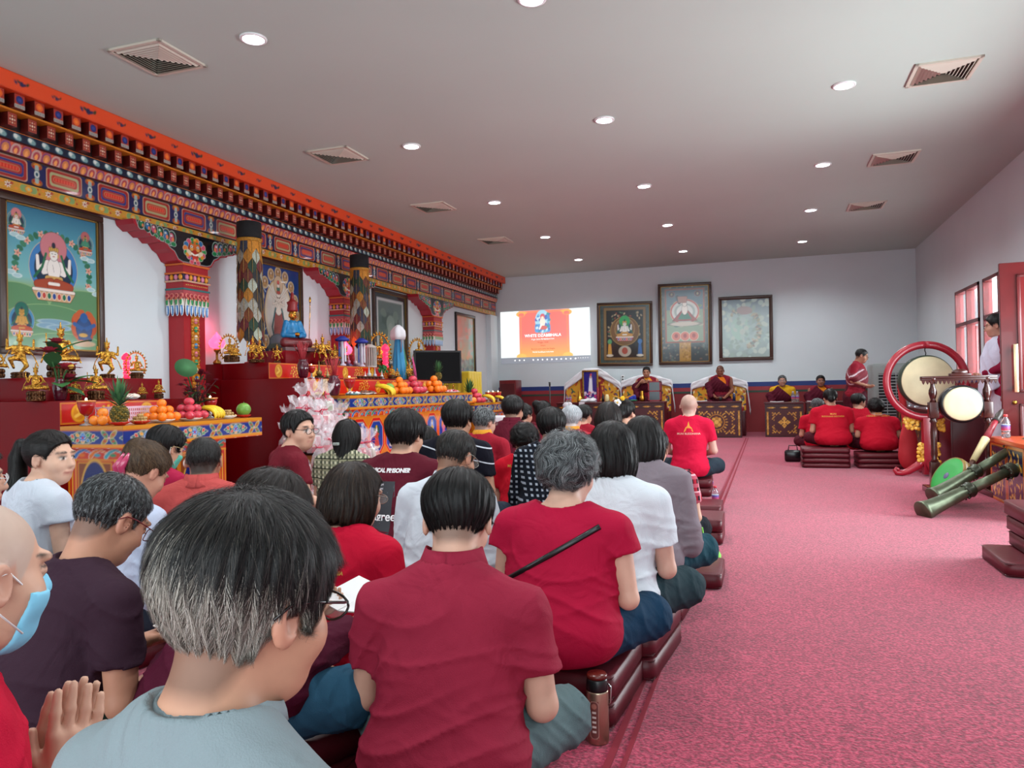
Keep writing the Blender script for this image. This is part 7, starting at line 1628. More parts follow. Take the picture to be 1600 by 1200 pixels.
BL = ['0c0a0a', '14100f', '1a1513', '080707']; DB = ['1c120c', '2a1c14', '150e0a', '3a281c']; GR = ['3a3c3e', '6a6e70', '1c1c1e', '8c9090', '4c5052']; WH = ['b8bcc0', 'd4d8dc', '8c9094', 'a4a8ac']; BRN = ['4a3626', '5c4632', '382618', '6c543c']
def person(name_label, px, py, d, yaw=0, hy=0, hp=20, hr=0, sex='m', g=1.0, sw=None, shirt=('plain', ['a01828']), sm=None, sleeve='short', pants='2c3440', hair=None, arms='lap', n_c=None, res=None, collar=None, glasses=None, pose='sit', skin='c0937c', book=False, lean=.10, fold=1.0, seed=0, mask=None, group=None, seatz=None, ears=False, cush=True, prints=None, cushl=None, headw=1.0, fat=0, tone=None, extra=None, slx=.0, bh=None, slope=.022, kx=.25):
    """px, py, d: where the top of the head stands; the body is built below it, facing +y turned by yaw"""
    rs = np.random.RandomState(seed + 11)
    top = at(px, py, d=d); hs = (.96 if sex == 'f' else 1.0) * headw; sw = sw or (.165 if sex == 'f' else .19) * (1 + (g - 1) * .5)
    ztop = float(top[2]); yr = math.radians(yaw); res = res or max(.0065, min(.016, d * .0026))
    t = thing('person', name_label, 'person', (0, 0, 0), yr, group)
    if pose == 'sit': nc = n_c if n_c is not None else (1 if ztop < .95 else 2); z0 = FZ + .085 * nc if seatz is None else seatz
    else: z0 = FZ; nc = 0
    hpr = math.radians(hp); Rh = np.array(Matrix.Rotation(math.radians(hy - yaw if hy is not None else 0), 3, 'Z') @ Matrix.Rotation(-hpr, 3, 'X') @ Matrix.Rotation(math.radians(hr), 3, 'Y'), np.float32)
    zH = ztop - .116 * hs - ((hair.get('th', .012) * .9 if hair['s'] != 'curly' else .013) if hair else 0); zN = zH - .108 * hs; 
    hd = .045 + .05 * math.sin(hpr)                      # head is carried forward of the neck base
    Hc = np.array((0, lean + hd, zH), np.float32); NB = np.array((0, lean - .005, zN), np.float32)
    c, s_ = math.cos(yr), math.sin(yr); hx, hyy = -(lean + hd) * s_, (lean + hd) * c
    t.location = (float(top[0]) - hx, float(top[1]) - hyy, 0)
    zS = zN - .052; 
    S = [np.array((q * sw, lean * .8, zS - slope)) for q in (-1, 1)]
    torso_h = zS - z0
    if pose == 'sit':
        hipz = z0 + .105; E = [np.array((q * (sw + .035 + slx), lean * .5 + .03, max(z0 + .20, zS - .27))) for q in (-1, 1)]
        Wr = [np.array((q * .085, .27 + lean * .3, z0 + .20)) for q in (-1, 1)]; HD = [(-q * .5, .75, -.15) for q in (-1, 1)]; HN = [(0, -.2, 1) for q in (-1, 1)]; curl = .8
        if arms == 'book': Wr = [np.array((q * .12, .32 + lean * .3, z0 + .22)) for q in (-1, 1)]; HD = [(-q * .35, .9, .15) for q in (-1, 1)]
        if arms == 'knee': E = [np.array((q * (sw + .06), .10, z0 + .28)) for q in (-1, 1)]; Wr = [np.array((q * .26, .30, z0 + .20)) for q in (-1, 1)]; HD = [(q * .1, .9, -.3) for q in (-1, 1)]; HN = [(0, .3, -1) for q in (-1, 1)]
        if arms == 'pray': E = [np.array((q * (sw + .03), .12, zS - .25)) for q in (-1, 1)]; Wr = [np.array((q * .022, .30, zS - .16)) for q in (-1, 1)]; HD = [(-q * .02, .35, .95) for q in (-1, 1)]; HN = [(-q, 0, 0) for q in (-1, 1)]; curl = .12
        if arms == 'chest': E = [np.array((q * (sw + .07), .10, zS - .22)) for q in (-1, 1)]; Wr = [np.array((q * .12, .22, zS - .06)) for q in (-1, 1)]; HD = [(-q * .9, .3, .25) for q in (-1, 1)]; HN = [(0, -1, 0) for q in (-1, 1)]; curl = 1.2
    else:
        hipz = zS - .50; E = [np.array((q * (sw + .05), lean * .5 + .0, zS - .27)) for q in (-1, 1)]; Wr = [np.array((q * .06, .22, zS - .36)) for q in (-1, 1)]; HD = [(-q * .8, .5, -.2) for q in (-1, 1)]; HN = [(0, -.3, 1) for q in (-1, 1)]; curl = .6
    if arms == 'custom': E, Wr, HD, HN, curl = extra['E'], extra['W'], extra['HD'], extra['HN'], extra.get('curl', .6)
    fem = sex == 'f'
    def torso(p, o=0.0):
        zc = zS - .12; a = elli(p, (0, lean * .72 + .01, zc), (.158 * g + o, .112 * g + o, .165 + o)); a = smin(a, elli(p, (0, lean * .30 + .01, (zc + hipz) / 2 - .0), (.150 * g + o, .122 * g + o, max(.12, (zc - hipz) * .62) + o)), .06)
        a = smin(a, elli(p, (0, 0, hipz), (.172 * g + o * 2, .135 * g + o * 2, .125 + o)), .06)
        
        for q in (-1, 1): a = smin(a, cone(p, (0, lean * .8, zS - .008), (q * (sw - .035), lean * .8, zS - .010 - slope), .056 + o, .050 + o), .04)
        for q in (-1, 1): a = smin(a, cone(p, tuple(NB + np.array((q * .02, -.012, -.0))), (q * sw * .78, lean * .8, zS + .012 - slope), .040 + o, .045 + o), .035)
        if fem: 
            for q in (-1, 1): a = smin(a, elli(p, (q * .07, lean * .72 + .095, zc - .02), (.06 + o, .05 + o, .06 + o)), .04)
        return a
    Hm = Rh; 
    def toh(p): return ((p - Hc) @ Hm) / hs
    def hsd(p): return headsdf(toh(p), fem, fat) * hs
    def body(p):
        a = smin(hsd(p), cone(p, tuple(NB + np.array((0, .0, -.02))), tuple(Hc + Hm @ np.array((0, -.022, -.055), np.float32) * hs), .060 * (g * .4 + .6) * (.9 if fem else 1), .053 * (.9 if fem else 1) * (g * .3 + .7)), .025)
        a = smin(a, torso(p, -.014), .03)
        for i in (0, 1):
            a = smin(a, cone(p, S[i], E[i], .046 * (g * .5 + .5) * (.88 if fem else 1), .037 * (.9 if fem else 1)), .03); 
            a = smin(a, cone(p, E[i], Wr[i], .037 * (.9 if fem else 1), .025 * (.92 if fem else 1)), .015); a = smin(a, hand(p, Wr[i], HD[i], HN[i], .95 if fem else 1.03, curl=curl), .012)
        if pose == 'sit':
            for q in (-1, 1):
                f0 = np.array((-q * .07, .345, z0 + .055)); a = smin(a, cone(p, (q * .10, .36, z0 + .055), f0, .035, .038), .02); a = smin(a, cone(p, f0, (-q * .20, .30, z0 + .045), .036, .022), .02)
                for k in range(5): a = smin(a, cone(p, (-q * .19, .30 + .0 * k - .012 * (k - 2), z0 + .045), (-q * (.235 - .006 * abs(k)), .29 - .015 * (k - 2), z0 + .04), .010, .009 if k else .012), .006)
        else:
            for q in (-1, 1): a = smin(a, cone(p, (q * .08, 0, hipz), (q * .09, .0, z0 + .08), .07, .04), .03); a = smin(a, cone(p, (q * .09, -.03, z0 + .045), (q * .11, .14, z0 + .03), .04, .03), .02)
        return a
    m_ = .05; lo = (-.52, -.28, z0 - .02); hi = (.52, .60, ztop + .03)
    if pose != 'sit': lo = (-.36, -.24, z0 - .02); hi = (.36, .42, ztop + .03)
    V, Q = surf(body, lo, hi, bh or (res if d > 2.6 else min(res, .0058)))
    if pose == 'sit' and V[:, 2].min() < z0 + .004: V[:, 2] = np.maximum(V[:, 2], z0 + .004)
    # natural colouring: skin, lips, brows, eyes, cropped hair
    q = toh(V); sk = np.array(lin(skin)); C = np.tile(sk, (len(V), 1)) * (1 + .05 * np.sin(V[:, :1] * 40) * np.sin(V[:, 2:] * 37))
    def tint(mask, col, a=1.0): w = (np.clip(mask, 0, 1) * a)[:, None]; C[:] = C * (1 - w) + np.array(lin(col)) * w
    inh = (np.linalg.norm(q, axis=1) < .16)
    ex, ey, ez = q[:, 0], q[:, 1], q[:, 2]
    tint(inh * (ey > .07) * (np.abs(ex) < .026) * (1 - np.abs(ez + .061) / .011), 'a8564e', .8)
    tint(inh * (ey > .06) * np.clip(1.4 - np.hypot((np.abs(ex) - .031) / .017, (ez - .030) / .0045), 0, 1) * 3, '1c1412', .85)
    shut = 0.0 if hp >= 8 else 1.0
    tint(inh * (ey > .07) * np.clip(1.3 - np.hypot((np.abs(ex) - .031) / .014, (ez - .006) / .0062), 0, 1) * 3 * shut, 'e8e0d8', .8)
    if not shut: tint(inh * (ey > .07) * np.clip(1.3 - np.hypot((np.abs(ex) - .031) / .014, (ez - .001) / .0022), 0, 1) * 3, '3a241c', .7)
    else: tint(inh * (ey > .07) * np.clip(1.25 - np.hypot((np.abs(ex) - .031) / .0065, (ez - .006) / .0062), 0, 1) * 4, '140c0a', 1)
    tint(inh * (ey > .07) * np.clip(1.3 - np.hypot((np.abs(ex) - .031) / .016, (ez - .0125) / .0025), 0, 1) * 3, '2a1a16', .8)
    tint(inh * (np.abs(ex) > .07) * (ez > -.05) * (ez < .03) * (ey < .02) * (ey > -.035), 'b0685c', .25)
    if hair and hair['s'] in ('short', 'curly'): line0 = np.interp(ey, HL_Y, np.array(HL_Z) + hair.get('up', 0)); tint(inh * np.clip((ez - line0 + .022) / .022, 0, 1) * (np.abs(ex) < .081) * (ey < .03), hair['c'][0], .6)
    if tone: # cropped hair seen as a tone on the scalp
        line = np.interp(ey, HL_Y, HL_Z); tint(inh * np.clip((ez - line) / .008 + .5, 0, 1) * (np.abs(ex) < .0825), tone[0], tone[1])
    mesh_np('body', V, Q, m_skin, t, C)
    # ---- clothes
    ph = rs.uniform(0, 6, 8)
    def folds(p):
        x, y, z = p[:, 0], p[:, 1], p[:, 2]; wz = np.clip(1 - np.abs(z - (hipz + .09)) / .13, 0, 1); wa = np.clip((np.abs(x) - .06) / .10, 0, 1) * np.clip(1 - np.abs(z - (zS - .16)) / .17, 0, 1)
        r1 = 1 - np.abs(np.sin(z * 42 + 2.2 * np.sin(x * 9 + ph[0]) + ph[1] + y * 6)); r2 = 1 - np.abs(np.sin((z + np.abs(x) * .9) * 30 + ph[2] + 1.5 * np.sin(x * 14 + ph[3]))); r3 = np.sin(x * 17 + 2 * np.sin(z * 8 + ph[4]) + ph[5]) * .5
        r4 = 1 - np.abs(np.sin((x * .55 * np.sign(ph[0] - 3) + z) * 19 + 2.4 * np.sin(x * 8 + ph[6]) + 1.2 * np.sin(z * 21 + ph[7])))
        return fold * (.009 * r1 ** 3 * wz + .008 * r2 ** 3 * wa + .005 * r4 ** 5 + .004 * r3 * np.clip(1 - wz, 0, 1) * np.clip((zS - .06 - z) / .1, 0, 1))
    sl = {'none': .0, 'cap': .32, 'short': .62, 'long': 1.0, 'three': 1.0}[sleeve]
    hem = z0 + .02 if pose == 'sit' else hipz - .06
    def shirtf(p):
        a = torso(p, .009)
        for i in (0, 1):
            if sl > 0:
                e = S[i] + (E[i] - S[i]) * min(1, sl * (1 if sleeve in ('short', 'cap') else 1)); dirn = (E[i] - S[i]) / np.linalg.norm(E[i] - S[i])
                c_ = cone(p, S[i], e + dirn * .05, .055 * (g * .4 + .6), .057 if sleeve != 'cap' else .075); 
                if sleeve in ('short', 'cap'): c_ = smax(c_, (p - e) @ dirn.astype(np.float32), .006)
                a = smin(a, c_, .03)
                if sleeve in ('long', 'three'):
                    w_ = E[i] + (Wr[i] - E[i]) * (.96 if sleeve == 'long' else .5); d2 = (Wr[i] - E[i]) / np.linalg.norm(Wr[i] - E[i]); c2 = smax(cone(p, E[i], w_ + d2 * .05, .056, .042), (p - w_) @ d2.astype(np.float32), .006); a = smin(a, c2, .02)
        a = a - folds(p)
        a = smax(a, hem - p[:, 2], .012)
        # neckline: cut by a tilted disc around the neck
        nk = np.linalg.norm((p - (NB + np.array((0, .018, .035), np.float32))) / np.array((1, 1.05, .62), np.float32), axis=1) - (.078 if not fem else .082) - (.016 if collar == 'wide' else 0)
        return smax(a, -nk, .005)
    lo2 = (-.42, -.27, z0); hi2 = (.42, .46, zN + .09)
    smt = sm or cloth_mat('fabric_%s_%s' % (shirt[0], shirt[1][0]), shirt[0], shirt[1], shirt[2] if len(shirt) > 2 else 60)
    V2, Q2 = surf(shirtf, lo2, hi2, res); so = mesh_np('shirt', V2, Q2, smt, t)
    if collar in ('polo', 'crew', 'piped'):
        b = MB(); n = 36; kf = (g * .4 + .6) * (.9 if fem else 1); rows = ((.069 * kf, .064, .018), (.075 * kf, .046, .026), (.090 * kf, .006, .034)) if collar != 'crew' else ((.069 * kf, .022, .0), (.074 * kf, .012, .0), (.078 * kf, .0, .0)); Vc = []
        for j, (r, z, o) in enumerate(rows):
            for i in range(n + 1): a = i / n * 6.283 - 1.571; yy = math.sin(a); Vc.append((NB[0] + r * (1.02 if collar != 'crew' else 1.08) * math.cos(a), NB[1] + .012 + r * 1.02 * yy + z * .28, NB[2] + z - .030 * max(0, yy) - (.012 if collar != 'crew' else .002)))
        Fc = [(j * (n + 1) + i, j * (n + 1) + i + 1, (j + 1) * (n + 1) + i + 1, (j + 1) * (n + 1) + i) for j in range(len(rows) - 1) for i in range(n)]
        b.add(Vc, Fc, None, True); o = b.build('collar', smt if collar != 'piped' else cloth_mat('collar_yellow', 'plain', ['c88a2c']), t); md = o.modifiers.new('s', 'SOLIDIFY'); md.thickness = .005
    pm = cloth_mat('trousers_' + pants, 'plain', [pants])
    def trousers(p):
        if pose == 'sit':
            a = elli(p, (0, .01, z0 + .10), (.166 * g, .126 * g, .10))
            for q in (-1, 1):
                kn = np.array((q * kx, .25, z0 + .10)); a = smin(a, cone(p, (q * .09, .02, z0 + .10), kn, .098 * (g * .5 + .5), .072), .04); a = smin(a, cone(p, kn, (q * .11, .36, z0 + .062), .066, .048), .035)
            x, y, z = p.T; a = a - .006 * fold * ((1 - np.abs(np.sin((x * .5 + y * 1.3 + z * .8) * 21 + 2.6 * np.sin(x * 11 + ph[6]) + 1.5 * np.sin(z * 23) + ph[7]))) ** 3 + .5 * (1 - np.abs(np.sin((np.abs(x) + z) * 33 + 2.2 * np.sin(y * 13 + ph[5])))) ** 3)
            return smax(a, z0 + .003 - p[:, 2], .004)
        a = cone(p, (0, 0, hipz + .10), (0, .0, hipz - .05), .135 * g, .17 * g) * 1.0; a = smin(a, cone(p, (0, .0, hipz - .05), (0, .02, z0 + .12), .17 * g, .19 * g), .05) if (extra or {}).get('robe') else smin(smin(a, cone(p, (.085, 0, hipz), (.09, 0, z0 + .08), .10, .068), .04), cone(p, (-.085, 0, hipz), (-.09, 0, z0 + .08), .10, .068), .04)
        an = np.arctan2(p[:, 0], p[:, 1]); a = a + .008 * np.sin(an * 9 + ph[6] + p[:, 2] * 3) * np.clip((hipz - p[:, 2]) / .4, 0, 1)
        return smax(a, z0 + .06 - p[:, 2], .006)
    V3, Q3 = surf(trousers, (-.45, -.26, z0 - .01), (.45, .50, z0 + .26) if pose == 'sit' else (.45, .5, hipz + .22), res); mesh_np('robe_skirt' if (extra or {}).get('robe') else 'trousers', V3, Q3, pm, t)
    # ---- hair
    if hair:
        st = hair['s']; P_ = hair; hres = min(res, .0075) if d < 3 else min(res, .011)
        def hf(p): qq = toh(p); return hairsdf(st, qq, headsdf(qq, fem, fat, True), P_) * hs
        zl = {'bob': .2, 'long': P_.get('len', .3) + .08}.get(st, .13); ext = .16
        Vh, Qh = surf(hf, tuple(Hc - np.array((ext, ext + .05, zl))), tuple(Hc + np.array((ext, ext, .16))), hres)
        cols = P_['c']; base = np.array(lin(cols[0])) * .8
        qv = toh(Vh); colfn = P_.get('cf'); 
        CH = np.tile(base, (len(Vh), 1)) if colfn is None else colfn(qv, np.random.RandomState(1)) * .8
        gth = np.array(P_.get('gather', (0, -.12, .03)), np.float32); crown = np.array(P_.get('crown', (.01, -.045, .115)), np.float32)
        def flow(p):
            qq = toh(p)
            if st in ('pony', 'bun'): f = (gth - qq)
            else: f = (qq - crown); n_ = np.linalg.norm(f, axis=1, keepdims=True); f = f / (n_ + .01) ; f = f + np.array((0, 0, -.9), np.float32) * np.clip(n_ / .1, 0, 1); f = f + np.array((0, .25, 0), np.float32) * (P_.get('fwd', 0))
            f = f / (np.linalg.norm(f, axis=1, keepdims=True) + 1e-6)
            if st == 'curly': f = f + .9 * np.stack([np.sin(qq[:, 2] * 90 + qq[:, 1] * 50), np.sin(qq[:, 0] * 80 + 1), np.sin(qq[:, 1] * 85 + 2)], 1)
            return (f @ Hm.T).astype(np.float32)
        N = P_.get('n', int(min(9000, 9000 / max(1, d) ** .9))); wdt = P_.get('w', max(.0009, d * .00050)); Ls = P_.get('L', {'bob': .11, 'long': .16, 'curly': .05}.get(st, .045))
        cf = None
        if colfn: cf = lambda root, r: colfn(toh(root), r)
        A, F_, cc = strands(Vh, hf, N, Ls, wdt, flow, cols, lift=P_.get('lift', .004 if st != 'curly' else .010), seed=seed, jit=P_.get('jit', .25), colfn=cf)
        Va = np.vstack([Vh, A]); Fa = np.vstack([Qh, F_ + len(Vh)]); Ca = np.vstack([CH, cc]); mesh_np('hair', Va, Fa, m_hair, t, Ca)
        if st == 'pony':
            w0 = Hc + Hm @ (np.array((0, -.105, .045), np.float32) * hs); L = P_.get('len', .38)
            hb = Hm @ np.array((0, -1, 0), np.float32); path = [w0, w0 + hb * .035 + np.array((0, 0, .012)), w0 + hb * .055 + np.array((0, 0, -.05)), w0 + hb * .045 + np.array((0, -.01, -.16)), w0 + hb * .03 + np.array((0, -.03, -L * .75)), w0 + hb * .03 + np.array((0, -.04, -L))]; rr = [.02, .026, .032, .036, .030, .008]
            def tf(p):
                a = cone(p, path[0], path[1], rr[0], rr[1])
                for i in range(1, 5): a = smin(a, cone(p, path[i], path[i + 1], rr[i], rr[i + 1]), .01)
                return a
            Vt, Qt = surf(tf, tuple(np.min(path, 0) - .06), tuple(np.max(path, 0) + .06), .008)
            A, F_, cc = strands(Vt, tf, 1500, .12, wdt, lambda p: np.tile(np.array((0, -.05, -1), np.float32), (len(p), 1)), cols, lift=.004, seed=seed + 1); mesh_np('ponytail', np.vstack([Vt, A]), np.vstack([Qt, F_ + len(Vt)]), m_hair, t, np.vstack([np.tile(base, (len(Vt), 1)), cc]))
    def hp_(x, y, z): return tuple(Hc + Hm @ (np.array((x, y, z), np.float32) * hs))
    if glasses:
        b = MB()
        for s in (-1, 1):
            pts = [hp_(s * .032 + .024 * math.cos(a), .108 + .004 * math.cos(2 * a), .004 + .019 * math.sin(a) * (1 if math.sin(a) < 0 else .85)) for a in np.linspace(0, 6.283, 17)]; b.tube(pts, .0016 if d > 2 else .0018, 5)
            b.tube([hp_(s * .056, .107, .010), hp_(s * .074, .085, .012), hp_(s * .089, .02, .014), hp_(s * .091, -.012, .010), hp_(s * .088, -.030, -.006)], .0016 if d > 2 else .002, 5)
        b.tube([hp_(-.010, .109, .008), hp_(0, .113, .010), hp_(.010, .109, .008)], .0016, 5); b.build('glasses', mat('specs_' + glasses, glasses, .2), t)
        for s in (-1, 1): b = MB(); b.add([hp_(s * .032 + .023 * math.cos(a), .108, .004 + .017 * math.sin(a)) for a in np.linspace(0, 6.283, 17)[:-1]], [tuple(range(16))]); b.build('glass_lens', m_lens, t)
    if mask:
        def mf(p): qq = toh(p); h_ = headsdf(qq, fem, fat, True) - .005 ; h_ = smax(h_, -(headsdf(qq, fem, fat, True) + .004), .002); return smax(h_, np.maximum(np.maximum(qq[:, 2] + .022 - np.clip(.022 - np.abs(qq[:, 0]) * .7, 0, 1), -.122 - qq[:, 2]), .020 + .35 * np.abs(qq[:, 0]) - qq[:, 1]), .004) * hs
        Vm, Qm = surf(mf, tuple(Hc - .17), tuple(Hc + .17), .004); mesh_np('face_mask', Vm, Qm, mat('mask_' + mask, mask, .7), t)
        b = MB()
        for s in (-1, 1): b.tube([hp_(s * .060, .055, -.025), hp_(s * .082, .005, .012), hp_(s * .084, -.026, .002), hp_(s * .083, -.022, -.03), hp_(s * .06, .05, -.085)], .0016, 5)
        b.build('mask_loop', mat('loop_white', 'e8ecec', .6), t)
    if prints:
        dgm = so.data; bv = BVHTree.FromPolygons([v.co for v in dgm.vertices], [tuple(p.vertices) for p in dgm.polygons])
        def proj(Vp, off=.0022):
            out = []
            for (x, z) in Vp:
                h_ = bv.ray_cast(Vector((x, -.6, z)), Vector((0, 1, 0)))
                out.append((x, h_[0].y - off, z) if h_[0] is not None else (x, 0, z))
            return out
        for kind, *a in prints:
            if kind == 'text':
                txt, x, z, size, col, bold = a; Vt, Ft = text_mesh(txt, size, bold); b = MB(); b.add(proj([(v[0] + x, v[1] + z) for v in Vt]), Ft); b.build('shirt_print', mat('print_' + col, col, .6), t)
            elif kind == 'rect':
                x0, x1, za, zb, col = a; nx, nz = 8, 8; Vr = proj([(x0 + (x1 - x0) * i / nx + .0 * j, za + (zb - za) * j / nz) for i in range(nx + 1) for j in range(nz + 1)], .0016); b = MB(); b.add(Vr, [(i * (nz + 1) + j, i * (nz + 1) + j + 1, (i + 1) * (nz + 1) + j + 1, (i + 1) * (nz + 1) + j) for i in range(nx) for j in range(nz)], None, True); b.build('shirt_print', mat('print_' + col, col, .6), t)
            elif kind == 'poly':
                pts, col = a[0], a[1]; b = MB(); cx_ = sum(p[0] for p in pts) / len(pts); cz_ = sum(p[1] for p in pts) / len(pts); Vr = proj([(cx_, cz_)] + list(pts), .0018); b.add(Vr, [(0, i + 1, (i + 1) % len(pts) + 1) for i in range(len(pts))]); b.build('shirt_print', mat('print_' + col, col, .6), t)
    if pose == 'sit' and cush and seatz is None:
        R_ = Matrix.Rotation(yr, 3, 'Z'); o_ = R_ @ Vector((-.05, .18, 0))
        for k in range(nc): cushion((t.location.x + o_.x, t.location.y + o_.y, FZ + .085 * k + .0005), 'maroon seat cushion under the %s%s' % (cushl or 'person', '' if nc == 1 else (', lower' if k == 0 else ', upper')), yr, w=.50, d=.50, h=.084, name='seat_cushion')
    if book:
        R_ = Matrix.Rotation(yr, 3, 'Z'); o_ = R_ @ Vector((0, .44 + lean * .3, 0)); k = thing('booklet', 'open white booklet held by the %s' % (cushl or 'person'), 'booklet', (t.location.x + o_.x, t.location.y + o_.y, z0 + .26), yr); b = MB()
        b.box(-.115, 0, -.08, .08, 0, .004, M=Matrix.Rotation(math.radians(8), 4, 'Y') @ Matrix.Rotation(.25, 4, 'X')); b.box(0, .115, -.08, .08, 0, .004, M=Matrix.Rotation(math.radians(-8), 4, 'Y') @ Matrix.Rotation(.25, 4, 'X')); b.build('pages', mat('paper', 'e8e8e8', .7), k)
    return t
RED = ('plain', ['b20f30']); MAR = ('plain', ['5c1422'])
def fgcol(q, r):
    z = q[:, 2]; y = q[:, 1]; x = q[:, 0]; n = len(q); blk = np.array([lin(c) for c in BL])[r.randint(0, 4, n)]; gry = np.array([lin(c) for c in ('8c8478', 'a8a296', '6a645c', 'c0bab0')])[r.randint(0, 4, n)]; mid = np.array([lin(c) for c in ('2c2824', '4a443e', '1c1a18')])[r.randint(0, 3, n)]
    band = (z < .035 - .35 * (y + .02)) * (y > -.09) + 0.0; wave = np.sin(x * 60 + 1.3) * .5 + .5
    pg = np.clip((.030 - z - .25 * y) / .03, 0, 1) * .85 + .22 * (wave > .72) * (z < .09) ; pg = np.where(z < -.045, .5, pg)
    u = r.rand(n); return np.where((u < pg)[:, None], gry, np.where((u < pg + .2)[:, None], mid, blk))
def saltpep(p): 
    a = np.array([lin(c) for c in GR]); b_ = np.array([lin(c) for c in BL])
    def f(q, r): n = len(q); return np.where((r.rand(n) < p)[:, None], a[r.randint(0, 5, n)], b_[r.randint(0, 4, n)])
    return f
QUICK = False
ONLY = None
def PP(*a, **k):
    if ONLY and not any(o in a[0] for o in ONLY): return None
    return person(*a, **k)
# -- nearest
PP('man in a pale grey shirt, black hair with silver sides, nearest the camera', 384, 770, .94, yaw=-8, hy=-16, hp=14, g=.98, sw=.185, slope=.05, shirt=('plain', ['808c90']), hair=dict(s='short', th=.020, up=-.012, gv=.9, c=BL, cf=fgcol, n=34000, w=.0006, L=.05, lift=.007, jit=.2), collar='crew', glasses='1c1614', pants='2c3038', seed=1, cushl='man in the pale grey shirt', skin='c48f74', fold=.6, lean=.08, headw=1.04, n_c=2)
PP('bald man in red with a pale blue face mask, palms pressed together', -44, 782, 1.15, yaw=-20, hy=-8, hp=8, g=1.0, shirt=RED, arms='custom', extra=dict(E=[np.array((-.25, .08, .44)), np.array((.25, .10, .42))], W=[np.array((-.02, .225, .49)), np.array((.023, .225, .49))], HD=[(.0, .22, .97), (.0, .22, .97)], HN=[(1, 0, 0), (-1, 0, 0)], curl=.10), mask='7cc4e0', tone=('a8a49c', .45), sleeve='three', seed=2, cushl='masked bald man', skin='c89c84', glasses=None, lean=.06, bh=.0042, n_c=2)
PP('broad man in a dark maroon-red polo shirt, in front of the steel thermos', 714, 733, 1.95, yaw=8, hy=14, hp=26, g=1.10, sw=.19, slope=.04, kx=.25, shirt=('plain', ['8c2238']), collar='polo', hair=dict(s='short', th=.020, c=BL, n=14000, L=.06, lift=.004, jit=.10, up=.012), arms='book', pants='56686a', seed=3, cushl='man in the maroon-red polo', skin='c89c86', lean=.10, fold=1.2)
PP('curly grey-haired woman in a red shirt with a black shoulder strap', 887, 677, 2.58, yaw=-4, hy=-4, hp=16, sex='f', g=1.18, sw=.185, shirt=('plain', ['a21034']), sleeve='cap', hair=dict(s='curly', c=GR, th=.02, n=9000, w=.0013, L=.05, lift=.012), arms='book', pants='16344c', seed=4, cushl='curly grey-haired woman', skin='d0a48e', collar='wide', headw=1.05)
PP('woman with a short black bob in a plain white shirt', 957, 658, 2.95, yaw=-6, hy=0, hp=10, sex='f', g=1.12, sw=.185, shirt=('plain', ['cfd6dc']), sleeve='short', hair=dict(s='bob', len=.115, c=BL, wd=.98, n=5000), arms='book', pants='26383e', seed=5, cushl='woman in the white shirt', skin='cda08c', n_c=2)
PP('woman with glossy black hair in a grey top with flower cuffs', 1005, 650, 3.6, yaw=-4, hy=2, hp=12, sex='f', g=1.1, sw=.18, shirt=('plain', ['80757c']), sleeve='long', hair=dict(s='bob', len=.14, c=BL, n=4000), arms='book', pants='1c4450', seed=6, cushl='woman in the grey top', skin='b88a72', n_c=2)
PP('man in dark heathered purple-brown shirt and red-framed glasses, head bowed', 172, 742, 2.1, yaw=-14, hy=-14, hp=34, g=1.12, sw=.205, shirt=('plain', ['34202c']), hair=dict(s='short', th=.010, c=['26282a', '3c4042', '181a1c', '5a5e60'], cf=saltpep(.45), n=10000, L=.022, lift=.004, jit=.5), arms='book', pants='243028', glasses='6a1c24', seed=7, book=True, cushl='bowed man in the purple-brown shirt', skin='b8846a', lean=.14)
PP('dark-haired person in maroon long sleeves and blue jeans, holding a booklet', 422, 733, 2.05, n_c=2, yaw=-24, hy=-20, hp=26, sex='f', g=1.08, shirt=('plain', ['4a1026']), sleeve='long', hair=dict(s='short', th=.022, c=['181210', '221a16', '2c221c'], n=9000, L=.06, lift=.005), arms='book', pants='2c546c', seed=8, book=True, cushl='person in blue jeans', skin='c89c80', lean=.12)
PP('brown-haired woman in a red shirt lettered MUNI across the back', 553, 722, 2.65, yaw=-6, hy=-22, hp=12, sex='f', g=1.12, sw=.18, shirt=('plain', ['b80e2e']), hair=dict(s='bob', len=.10, c=['20140e', '2c1e16', '3a2a1e', '140d0a'], n=6000, wd=1.02), glasses='8a7a70', seed=9, cushl='brown-haired woman', skin='cfa18a', arms='book', prints=[('text', 'MUNI', -.035, .556, .026, 'b8862c', .0010), ('text', 'BUDDHANA INDONESIA', .005, .535, .0150, 'b8862c', .0005)])
PP('man with thinning dark hair and glasses in a white shirt', 711, 672, 3.45, yaw=-10, hy=-14, hp=26, g=1.1, shirt=('plain', ['c4c9d0']), sleeve='long', hair=dict(s='short', th=.009, c=['161412', '221e1a', '3a3430'], n=4200, L=.03, w=.0014), glasses='8a8a80', collar='polo', seed=10, cushl='man in the white shirt', skin='b88468', arms='book')
